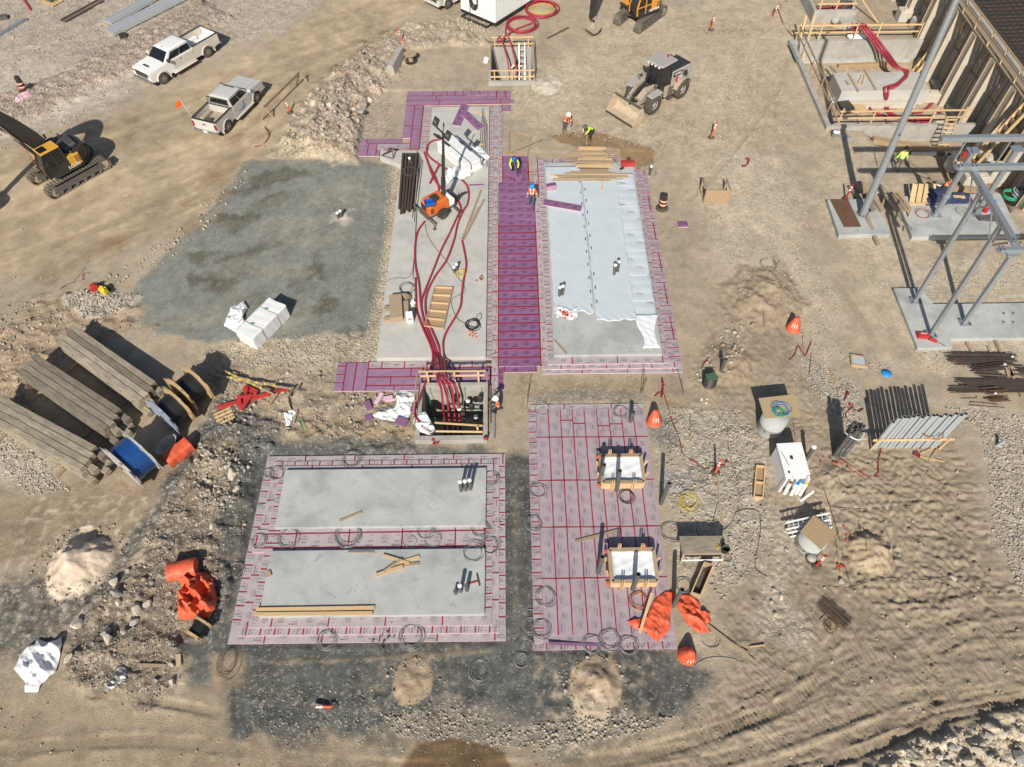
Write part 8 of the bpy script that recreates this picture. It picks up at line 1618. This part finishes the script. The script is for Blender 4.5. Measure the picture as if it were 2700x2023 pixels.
for k in range(4): wire([(-4.3+.9*k,21.3,.3),(-4.35+.9*k,21.0,-.1),(-4.2+.8*k,20.5,-.9),(-3.9+.7*k,20.0,-1.8)], ('first','second','third','fourth')[k]+' green wire hanging in the near vault', greenw, .015)
mb = MB(); mb.lathe([(.001,0),(.11,0),(.11,.1),(.001,.1)], 14, (-1.35,18.15,.36)); mb.build('pipe_plug', hose_m, label='round red plug on the vault front right corner', cat='plug'); pail('white bucket on the front left wall of the near vault', K(21,1410,470,.36), whitep, .2, .3)
MB().box(-.97,-.87,18.3,21.2,0,.12).build('steel_edge', galv, label='narrow steel plate along the right side of the near vault', cat='plate')
# ---- far vault
V = vault('open concrete vault at the top middle with a ladder inside', -1.5, 2.05, 49.25, 54.2, .32, -2.5, .25)
t = thing('guard_rail', 'raw timber guard rails round the far vault', 'guard rail')
for y, zz in ((49.55,(.55,1.05)),(54.0,(.6,1.15))):
    for z in zz: MB().bar((-1.35,y,z),(1.95,y,z),.05,.1).build('rail', wood_n, t)
for x in (-1.35,1.95):
    for z in (.6,1.1): MB().bar((x,49.55,z),(x,54.0,z),.05,.1).build('rail', wood_o, t)
for x in (-1.05,.3,1.6,):
    for y in (49.5,54.05): MB().bar((x,y,-.3),(x,y,1.15),.09,.05).build('post', wood_n, t)
t = thing('ladder', 'aluminium ladder standing inside the far vault', 'ladder')
for x in (.85,1.3): MB().bar((x,51.3,-2.4),(x,53.6,.9),.05,.08).build('stile', galv, t)
for k in range(9): q = Vector((.85,51.3,-2.4)).lerp(Vector((.85,53.6,.9)), .08+.1*k); MB().bar(q, q+Vector((.45,0,0)), .05, .05).build('rung', wood_n, t)
for k in range(3): hose([(-1.0+.1*k,53.6,-2.3),(-.9+.2*k,51.5,-2.2),(-.5+.3*k,50.2,-2.1+.1*k),(.6+.2*k,49.8,-2.2)], .06, ('left','middle','right')[k]+' red hose lying on the far vault floor')
# ================================================================ foundation pit, wall and steel at upper right
def C1(x, y, z=0): return S(2300+x/5.5225, y/5.5225, z)
def C2(x, y, z=0): return S(2300+x/5.5225, 260+y/5.5225, z)
def C3(x, y, z=0): return S(2200+x/4.418, 400+y/4.418, z)
def C4(x, y, z=0): return S(2040+x/5.522, y/5.522, z)
PF = -1.35
t = thing('foundation_pit', 'sunken concrete foundation pit with low walls at upper right', 'foundation')
MB().box(22.35,22.7,43.3,54.75,PF-.3,.3).build('wall', concrete_d, t, bev=.02); MB().box(22.7,33.6,43.3,43.62,PF-.3,.29).build('wall', concrete_d, t, bev=.02); MB().box(22.7,33.0,54.4,54.75,PF-.3,.29).build('wall', concrete_d, t, bev=.02)
MB().box(22.7,25.5,43.6,43.95,PF-.2,PF+.15).build('footing', concrete_b, t); MB().box(22.7,32.5,54.1,54.4,PF-.2,PF+.12).build('footing', concrete_b, t)
t = thing('equipment_pad', 'pale concrete equipment pad inside the foundation pit', 'concrete pad')
a, b_, c_, d_ = C4(880,1060,-.2), C1(560,1060,-.2), C1(680,1320,-.2), C4(1060,1335,-.2); x0, x1, y0, y1 = a.x-.1, 31.6, c_.y, a.y
MB().prism([(x0,y0),(x1,y0),(x1,y1),(x0,y1)], PF-.1, -.2).build('block', concrete_b, t, bev=.03); MB().prism([(x0+.3,y0-.45),(x1-.8,y0-.45),(x1-.8,y0),(x0+.3,y0)], PF-.1, PF+.45).build('step', concrete_w, t, bev=.03)
for k, (p, q, lb) in enumerate(((C4(820,970,-.6),C4(1095,1235,-.15),'old plank leaning on the left end of the equipment pad'),(C4(1085,1070,-.15),C4(1235,1335,-.15),'plank lying across the equipment pad, left one'),(C4(1320,1015,-.15),C4(1490,1310,-.15),'plank lying across the equipment pad, right one'),(C4(1290,1090,-.14),C4(1235,1220,-.14),'short yellow board on the equipment pad, left'),(C4(1330,1090,-.14),C4(1290,1240,-.14),'short yellow board on the equipment pad, right'),(C4(940,960,PF+.15),C4(1780,925,PF+.15),'long brown timber at the foot of the pit back wall'),(C4(700,1215,PF+.1),C4(810,1215,PF+.1),'short brown block left of the equipment pad'))): beam(lb, p, q, .14 if k < 3 else (.1 if k < 5 else .28), .08 if k < 5 else .26, wood_o if k < 3 else (wood_n if k < 5 else ply))
# guard rails round the pit
t = thing('guard_rail', 'raw timber guard rails round the foundation pit', 'guard rail')
for z in (.75, 1.3):
    MB().bar((22.8,54.9,z),(33.2,54.9,z),.05,.12).build('rail', wood_n, t); MB().bar((22.95,43.5,z),(22.95,54.8,z),.05,.12).build('rail', wood_o, t); MB().bar((22.9,43.75,z-.1),(32.3,43.75,z-.1),.05,.12).build('rail', wood_n, t)
for x in (22.95,24.7,27.5,29.3,32.6): MB().bar((x,54.7,-.8),(x+.02,54.85,1.5),.11,.05).build('post', wood_n, t)
for x in (23.3,25.6,27.7,29.8,31.9): MB().bar((x,43.85,-.3),(x,43.8,1.4),.1,.05).build('post', wood_n, t)
for y in (45,47.5,50,52.5): MB().bar((22.8,y,-.4),(22.9,y+.1,1.4),.05,.1).build('post', wood_o, t)
for k in range(2): MB().bar((23.2+.65*k,54.3,PF),(23.2+.65*k,54.95,2.1),.14,.06).build('tall_post', wood_n, t)
# hoses in the pit
for k in range(3):
    o_ = .22*k; hose([Vector((27.3+o_,55.4,.1)), Vector((27.5+o_,55.2,1.2)), Vector((27.9+o_*1.2,54.3,1.1)), C1(120+50*k,760,-.1), C1(300+40*k,960+8*k,-.05), C1(440+40*k,1015+10*k,-.05), C1(510-10*k,1100,-.08), C1(430-30*k,1190+10*k,-.08), C1(330-70*k,1270+5*k,.0), C1(240-90*(k == 0)-20*k,1420-80*(k == 0),-.6), C2(150+30*k-(180 if k == 0 else 0),60+(30 if k == 0 else 0),PF+.12), C2(180+40*k-(150 if k == 0 else 0),200,PF+.1), C2(320+70*k,280+12*k,PF+.1), C2(600+40*k,280+30*k,PF+.1), C2(840,260+40*k,PF+.1)], .085, ('left','middle','right')[k]+' red hose dropping over the pit back wall across the pad')
hose([C2(600,215,PF+.1),C2(700,200,PF+.12),C2(800,140,PF+.15),C2(880,70,PF+.2)], .085, 'red hose end curving up in the front of the pit'); hose([C2(230,360,PF+.1),C2(400,395,PF+.1),C2(600,385,PF+.1),C2(760,370,PF+.1)], .085, 'red hose lying along the pit front wall'); hose([C2(960,205,PF+.1),C2(1060,165,PF+.2)], .085, 'short red hose stub at the right of the pit', k=3)
# concrete blocks
def block(label, p, s, rz=0, m=concrete_w):
    t = thing('concrete_block', label, 'concrete block', tuple(p), rz, None); a, b_, c_ = s; MB().prism([(-a/2,-b_/2),(a/2,-b_/2),(a/2,b_/2),(-a/2,b_/2)], 0, c_).build('body', m, t, bev=.07); MB().cb((0,0,c_+.03),(a*.55,b_*.5,.08)).build('key', m, t, bev=.02)
block('pale concrete block behind the pit, left of a pair', C1(470,290,0), (1.5,.9,.9)); block('pale concrete block behind the pit, right of a pair', C1(650,430,0), (1.2,.9,.95), .2); block('shaded concrete block behind the pit near the wall', C1(860,240,0), (1.0,1.0,.9)); block('pale concrete block on the pit floor by the equipment pad', C1(830,1470,PF), (1.1,.75,.75), -.1); block('concrete block at the pit front wall beside the hoses', C2(920,380,PF), (.9,.75,.7)); block('concrete block with red cap beside the steel column', C2(1190,1030,-.5), (1.3,.8,.85)); block('concrete block under the steel beam, front one', C2(1440,1230,-.3), (1.55,.8,.75)); block('concrete block under the steel beam, back one', C2(1740,1180,-.5), (1.2,.9,1.2)); block('concrete block in the shade of the high wall', C2(1660,960,-.6), (.8,.8,.7))
t = thing('hydrant_cap', 'dull red iron fitting on the concrete block by the column', 'fitting', tuple(C2(1280,900,.35))); MB().cb((0,0,.15),(.5,.35,.4)).build('body', rust, t, bev=.06); mb = MB(); mb.cyl((.05,0,.3),(.05,0,.6),.16,n=12); mb.build('neck', redp, t)
# high retaining wall with pilasters
WX, WT = 33.6, 4.3
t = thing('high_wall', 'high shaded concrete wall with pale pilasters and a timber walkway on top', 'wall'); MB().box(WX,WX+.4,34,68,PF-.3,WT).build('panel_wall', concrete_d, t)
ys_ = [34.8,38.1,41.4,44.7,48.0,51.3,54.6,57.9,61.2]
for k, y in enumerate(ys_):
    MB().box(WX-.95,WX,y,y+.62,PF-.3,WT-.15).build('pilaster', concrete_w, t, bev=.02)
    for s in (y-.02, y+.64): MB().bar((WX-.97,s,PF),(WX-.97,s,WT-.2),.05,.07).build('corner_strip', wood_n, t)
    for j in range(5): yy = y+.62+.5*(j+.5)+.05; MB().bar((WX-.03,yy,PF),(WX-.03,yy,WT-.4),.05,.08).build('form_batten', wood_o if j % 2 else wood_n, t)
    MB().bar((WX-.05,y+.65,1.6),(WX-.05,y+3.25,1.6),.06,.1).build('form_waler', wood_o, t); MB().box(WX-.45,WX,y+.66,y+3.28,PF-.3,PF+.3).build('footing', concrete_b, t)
for y in [35.5+2.2*k for k in range(13)]:
    mb = MB(); mb.prism([(WX-.05,WT-.9),(WX-.05,WT-.1),(WX-.95,WT-.1)], y-.05, y+.05, ax='y'); mb.build('bracket', wood_n, t); MB().bar((WX-.9,y,WT-.05),(WX-.9,y+.02,WT+1.05),.09,.05).build('rail_post', wood_n, t)
for k in range(3): MB().box(WX-.95+.3*k,WX-.68+.3*k,34,68,WT-.09,WT-.03).build('walk_plank', wood_o, t)
for z in (.55,1.02): MB().bar((WX-.92,34,WT+z),(WX-.92,68,WT+z),.05,.1).build('guard_rail', wood_n if z > .6 else wood_o, t)
t = thing('roof_deck', 'dark deck covered with black mesh and rebar behind the high wall', 'deck'); mesh_m = mat('black_mesh', (.045,.04,.035), .9, var=.6, sc_=18, bump=.6, bs=30)
MB().box(WX+.4,60,34,75,PF-.3,WT+.1).build('deck_block', mesh_m, t)
for k in range(60): MB().bar((WX+.5,35+.5*k,WT+.35),(46,35.6+.5*k,WT+.45+.1*math.sin(k)),.03,.03).build('deck_bar', rust if k % 3 else steel, t)
for k in range(24): MB().bar((WX+.7+.5*k,34,WT+.4),(WX+.9+.5*k,66,WT+.5),.03,.03).build('deck_bar', steel, t)
def brace(label, a, b_, w_=.55, ladder=True):
    t = thing('timber_brace', label, 'brace'); d = (b_-a).normalized(); s = d.cross(Vector((1,0,0))).normalized() if abs(d.x) < .8 else d.cross(Vector((0,1,0))).normalized(); s = Vector((0,1,0))-d*d.y; s.normalize(); s *= w_/2
    for o_ in (-1, 1): MB().bar(a+s*o_, b_+s*o_, .09, .2).build('chord', wood_n, t)
    if ladder:
        n_ = int((b_-a).length/.55)
        for k in range(n_): q = a.lerp(b_, (k+.5)/n_); MB().bar(q-s, q+s, .08, .26).build('block', wood_o if k % 2 else ply, t)
brace('ladder like timber brace rising from the pit to the wall top', C1(610,1060,PF), C1(1500,0,WT), .6); brace('ladder like timber brace rising behind the steel beams', C2(1430,980,-.6), C2(2300,60,WT), .65); brace('slim timber prop beside the right ladder brace', C2(1790,950,-.6), C2(2120,450,2.2), .16, False); brace('slim timber prop beside the far ladder brace', C1(700,1080,PF), C1(1380,270,WT-.6), .12, False)
# tall round pole
t = thing('steel_pole', 'tall grey tapered steel pole rising out of the top of the frame', 'pole'); a = Vector((*S(2274,566,.3)[:2],.3)); b_ = S(2521,0,12.9); e = a+(b_-a)*1.25
mb = MB(); mb.cyl(a, e, .23, .14, n=20); mb.build('shaft', galv, t); mb = MB(); mb.cyl((a.x,a.y,.3),(a.x,a.y,.36),.36,n=20); mb.build('base_flange', galv, t)
for k in range(10): an_ = 6.283*k/10; MB().cb((a.x+.3*math.cos(an_),a.y+.3*math.sin(an_),.4),(.05,.05,.12)).build('anchor_bolt', steel, t)
MB().cb(tuple(a.lerp(b_,.44)+Vector((0,-.2,0))),(.08,.06,.16)).build('hand_hole', steel, t)
# pads
slab('concrete_pad', 'concrete pad under the tall pole with a rusty plate', [(20.2,32.4),(23.35,32.45),(23.4,35.7),(20.35,35.7)], -.2, .3); slab('concrete_pad', 'concrete pad carrying the round steel columns', [(24.63,32.17),(31.3,32.17),(31.6,36.1),(24.85,35.9)], -.2, .3); slab('concrete_pad', 'stepped concrete pad under the square steel legs', [(22.2,28.05),(23.8,28.03),(24.05,26.8),(34,26.8),(34,24.25),(24.1,24.25),(24.0,23.64),(22.1,23.62)], -.2, .22, concrete)
MB().prism([(20.5,35.65),(21.65,35.65),(21.75,33.1),(20.7,33.1)], .31, .335).build('rusty_plate', rust, label='brown rusty steel plate on the pole pad', cat='plate'); beam('pale form board along the left edge of the pole pad', C3(10,770,.2), C3(60,980,.1), .06, .2, wood_o)
# galvanised frames
def col(t, p, q, w_, nm='leg'): return MB().bar(p, q, w_, w_).build(nm, galv, t, bev=.01)
t = thing('steel_gantry', 'galvanised steel frame of square legs and high cross beams', 'steel frame')
L1, L2, L3 = Vector((23.1,27.06,.22)), Vector((23.1,24.56,.22)), Vector((25.3,25.4,.22)); T1, T2 = S(2588,506,8.2), S(2640,594,8.2); T3 = S(2668,672,4.95)
for b_, e, w_ in ((L1,T1,.20),(L2,T2,.20),(L3,T3,.22)):
    col(t, b_, e, w_); MB().cb((b_.x,b_.y,.245),(.62,.55,.04)).build('base_plate', galv, t)
    for sx_ in (-.22,.22):
        for sy_ in (-.18,.18): MB().cb((b_.x+sx_,b_.y+sy_,.3),(.05,.05,.12)).build('anchor_bolt', steel, t)
B0, B1 = S(2564,450,8.35), S(2677,642,8.35); col(t, B0, B1, .24, 'cross_beam'); col(t, S(2526,441,8.6), S(2526,441,8.6)+Vector((11,0,0)), .26, 'cross_beam'); q = S(2637,660,5.1); col(t, q, q+Vector((9,0,0)), .26, 'cross_beam'); MB().cb(tuple(T3+Vector((0,0,.05))),(.6,.4,.12)).build('cap_plate', galv, t)
for a, b_ in ((C3(1590,670,6.6),C3(1800,635,7.6)),(C3(1830,1090,6.6),C3(2040,1060,7.6))): MB().bar(a, b_, .1, .1).build('knee_brace', galv, t)
for a, b_ in ((S(2564,460,8.3),C3(1570,640,6.0)),(C3(1835,700,7.9),C3(1795,1050,6.0))): MB().bar(a, b_, .05, .05).build('tie_rod', galv, t)
for p in (B0,B1,T1,T2,S(2526,441,8.6),S(2564,441,8.6),q): MB().cb(tuple(p),(.36,.36,.03)).build('splice_plate', galv, t); [MB().cb((p.x+a_,p.y+b2,p.z+.16),(.05,.05,.05)).build('bolt', steel, t) for a_ in (-.1,.1) for b2 in (-.1,.1)]
fx = 34.2; 
for y in (27.06,24.56): col(t, Vector((fx,y,.22)), Vector((fx,y,8.4)), .2)
t = thing('steel_portal', 'galvanised round steel columns with flanged tops and a long beam behind', 'steel columns')
for bx, tp_ in ((26.75,S(2566,398,5.4)),(29.3,S(2682,394,5.4))):
    b_ = Vector((bx,34.14,.3)); mb = MB(); mb.cyl(b_, tp_, .17, n=16); mb.build('column', galv, t); MB().cb((bx,34.14,.325),(.6,.6,.05)).build('base_plate', galv, t); MB().cb(tuple(tp_+Vector((0,0,.03))),(.62,.55,.06)).build('top_flange', galv, t)
    mb = MB(); q = b_.lerp(tp_,.32); mb.cyl(q-(tp_-b_)*.015, q+(tp_-b_)*.015, .22, n=16); mb.build('collar', galv, t)
q = S(2481,366,8.3); col(t, q, q+Vector((12,0,0)), .28, 'long_beam')
for x in (2550, 2668): a = S(x,368,8.2); MB().bar(a, a+Vector((0,0,-1.4)), .06, .06).build('hanger', galv, t)
col(t, Vector((q.x+11.5,q.y,0)), q+Vector((11.5,0,0)), .24, 'column')
for x in (2630,2655):
    for y in (829,852):
        p = S(2645+(x-2630),829+(y-829),.22); MB().cb((p.x,p.y,.3),(.04,.04,.16)).build('anchor_bolt', steel, None, label=('left' if x == 2630 else 'right')+(' far' if y == 829 else ' near')+' anchor bolt on the stepped pad', cat='bolt')
# materials around the pads
for k, (a, b_, w_) in enumerate(((C3(190,400,.2),C3(330,610,.2),.28),(C3(270,350,.6),C3(360,480,.5),.3),(C3(330,350,.35),C3(430,520,.35),.25),(C3(400,480,.35),C3(470,690,.38),.22),(C3(440,500,.4),C3(570,700,.4),.3),(C3(350,690,.4),C3(510,1090,.12),.22),(C3(380,480,.5),C3(440,700,.5),.18))): beam(('leftmost','dark','second','third','widest','long overhanging','upper')[k]+' timber in the lumber heap behind the tall pole', a, b_, w_, .12, wood_o if k % 3 else wood_g)
t = thing('timber_bench', 'rough timber bench between the two concrete pads', 'bench'); a, b_ = C3(600,500,.75), C3(740,700,.75)
for k in range(4): o_ = Vector((.28*k,.05*k,0)); MB().bar(a+o_, b_+o_, .22, .1).build('seat_plank', wood_o, t)
for q in (a,b_,a+Vector((.84,.1,0)),b_+Vector((.84,.1,0))): MB().bar(q, Vector((q.x,q.y-.2,0)), .09, .09).build('leg', wood_o, t)
t = thing('form_ladder', 'new yellow timber form panel standing by the blue forms', 'form'); a, b_ = C3(900,600,.35), C3(940,380,.9)
for k in range(4): o_ = Vector((.4*k,0,0)); MB().bar(a+o_, b_+o_, .3, .08).build('stud', wood_n, t)
MB().bar(a+Vector((-.3,-.1,0)), a+Vector((1.7,-.1,0)), .09, .2).build('bottom_plate', wood_n, t)
navy = mat('navy_steel', (.012,.035,.12), .45, var=.3, dust=.15); t = thing('form_stack', 'stack of blue steel form panels on the column pad', 'forms')
for k in range(4): p = C3(1140,550,.3); MB().cb((p.x+.1*k,p.y,.36+.13*k),(1.3,1.3-.1*k,.1),rz=.03*k).build('panel', navy, t, bev=.02)
for k in range(5): p = C3(1310,590,.3); MB().cb((p.x+.5,p.y+.05*k,.40+.06*k),(1.4,.5,.05),rz=.02*k).build('panel', navy, t)
beam('orange brown glulam timber behind the blue forms', C3(1300,420,-.1), C3(1700,450,-.1), .3, .35, ply, 'glulam', 'timber'); beam('wide brown curved timber outside the pit front wall', C2(0,600,.0), C2(820,740,-.4), .45, .35, ply, 'glulam', 'timber'); beam('black plastic pipe lying outside the pit front wall', C2(560,790,-.4), C2(1340,810,-.6), .2, .2, pvc_k, 'plastic_pipe', 'pipe'); beam('yellow board across the blue forms', C3(1290,520,.65), C3(1520,530,.65), .22, .06, wood_n)
t = thing('pipe_offcuts', 'grey pipe offcuts on the column pad', 'pipes')
for k in range(7): p = C3(1690+8*k,750+8*k,.38); MB().cb((p.x+.3,p.y,.36+.05*(k % 3)),(1.1,.09,.09),rz=.15*(k % 3)-.1).build('pipe', pvc_k, t)
t = thing('gas_bottle', 'red and blue gas bottles by the column base', 'gas bottle', tuple(C3(1750,700,.3))); mb = MB(); mb.lathe([(.16,0),(.16,.7),(.06,.85),(.05,.95),(.001,.96)], 12); mb.build('bottle', redp, t); mb = MB(); mb.lathe([(.12,0),(.12,.7),(.05,.82),(.001,.83)], 12, (.3,.1,0)); mb.build('bottle', bluel, t)
coil(C3(1970,690,.02), .32, 6, rust, 'dark rusty wire tangle right of the column pad', 'wire', 'wire_coil', .02, jit=.35); coil(C3(2045,520,.02), .45, 5, greenw, 'coil of bright green hose by the wall foot', 'hose', 'hose_coil', .03, jit=.08); coil(C3(2180,510,.02), .55, 6, pvc_g, 'coil of grey flexible conduit at the right edge', 'conduit', 'conduit_coil', .05, jit=.06)
t = thing('ladder', 'timber ladder leaning on the pit front wall', 'ladder'); a, b_ = C2(930,760,-.7), C2(1080,260,1.3); s = Vector((.75,0,0))
for o_ in (0,1): MB().bar(a+s*o_, b_+s*o_, .06, .12).build('stile', wood_o, t)
for k in range(8): q = a.lerp(b_, .06+.12*k); MB().bar(q, q+s, .06, .09).build('rung', wood_n, t)
MB().prism([(-.3,-.18),(.3,-.18),(.3,.18),(-.3,.18)], 0, .22).build('tool_case', redp, None, tuple(S(2400+190/6.137,820+420/6.137,.22)), -.08, label='red hard tool case on the corner of the stepped pad', cat='tool case', bev=.04)
text_mesh('case_lettering', 'HILTI', .15, whitep, bpy.data.objects[[o.name for o in bpy.data.objects if o.get('label') == 'red hard tool case on the corner of the stepped pad'][0]], Matrix.Translation((.03,.06,.226)))
t = thing('rotary_drill', 'dark red power drill lying beside the red case', 'power tool', tuple(S(2400+360/6.137,820+490/6.137,.24)), -.6); MB().cb((0,0,.09),(.42,.14,.16)).build('body', redp, t, bev=.03); mb = MB(); mb.cyl((.2,0,.09),(.65,0,.06),.02,n=8); mb.build('bit', steel, t); MB().cb((-.15,.12,.06),(.1,.2,.1)).build('grip', blackp, t)
# second chamber at the top edge
a, b_ = C4(600,160,1.0), C4(1230,160,1.0); t = thing('concrete_vault', 'raised concrete chamber at the top edge with red hoses inside', 'vault')
MB().box(a.x,b_.x,a.y,a.y+.25,-.3,1.0).build('wall', concrete_d, t, bev=.02); MB().box(a.x,a.x+.25,a.y+.25,a.y+6,-.3,.98).build('wall', concrete_d, t); MB().box(b_.x-.25,b_.x,a.y+.25,a.y+6,-.3,.98).build('wall', concrete_d, t); MB().box(a.x,b_.x,a.y+6,a.y+6.3,-.3,.99).build('wall', concrete_d, t); MB().box(a.x+.6*(b_.x-a.x),b_.x-.1,a.y-1.0,a.y-.02,-.3,.5).build('side_block', concrete_d, t, bev=.02)
t = thing('guard_rail', 'raw timber guard rails on the chamber at the top edge', 'guard rail')
for z in (1.4,1.9): MB().bar((a.x+.2,a.y+.3,z),(b_.x-.1,a.y+.3,z),.05,.12).build('rail', wood_n, t)
for k in range(3): x = a.x+.5+k*(b_.x-a.x-.8)/2; MB().bar((x,a.y+.35,.3),(x,a.y+.4,2.0),.1,.05).build('post', wood_n, t)
for k in range(4): hose([(a.x+.5,a.y+1.0+.25*k,.35),(a.x+2.0,a.y+1.1+.2*k,.42),(b_.x-.6,a.y+1.2+.25*k,.35)], .085, ('nearest','second','third','farthest')[k]+' red hose lying in the raised chamber')
for k, (p, q, lb) in enumerate(((C4(710,345,.1),C4(990,410,.15),'yellow board in the scrap heap below the chamber, upper'),(C4(780,410,.05),C4(1010,430,.1),'grey board in the scrap heap below the chamber, lower'),(C4(1290,0,1.2),C4(1520,340,.1),'timber prop leaning right of the raised chamber'))): beam(lb, p, q, .2 if k < 2 else .1, .08, wood_n if k != 1 else wood_g)
block('hollow concrete masonry block on the scrap boards', C4(890,330,.15), (.55,.4,.35), .5, concrete_b)
t = thing('bulk_bag', 'white woven bulk bag with red loops behind the pit', 'bag', tuple(C4(1200,560,0)))
mb = MB(); mb.sph((0,0,.2), .75, 0, 16, 8, (1.1,.8,.4)); mb.build('bag', wrap, t)
for k in range(4): mb = MB(); an_ = 1.57*k+.6; mb.tube([(.75*math.cos(an_),.6*math.sin(an_),.6),(.85*math.cos(an_),.7*math.sin(an_),.95),(.75*math.cos(an_+.4),.6*math.sin(an_+.4),.6)], .03, 6); mb.build('loop', redrib, t)
crumple([C4(215,640,.31),C4(260,650,.31),C4(370,890,.31),C4(330,900,.31)], .1, galv, 'heap of metal clips along the pit left wall top', 'metal_clips', 'clips', 40, 3, base=.3); crumple([C4(800,1470,PF),C4(850,1410,PF),C4(910,1480,PF),C4(860,1540,PF)], .2, galv, 'heap of metal clips on the pit floor', 'metal_clips', 'clips', 41, 3, base=PF); crumple(kp(3,670,1060,750,1050,790,1080,720,1090), .1, galv, 'heap of metal clips beside the white bucket', 'metal_clips', 'clips', 42, 3)
t = thing('panel_stack', 'stack of yellow timber panels in the pit front corner', 'panels', tuple(C4(1150,1570,PF)))
for k in range(4): MB().cb((0,0,.08+.1*k),(.9,1.5,.08),rz=.4).build('panel', wood_n, t)
t = thing('crate', 'black ribbed plastic crate in the pit front corner', 'crate', tuple(C4(1020,1610,PF)), .2); MB().box(-.45,.45,-.5,.5,0,.5).build('body', blackp, t)
for k in range(6): MB().cb((-.4+.16*k,0,.51),(.05,.95,.03)).build('rib', dkgrey, t)
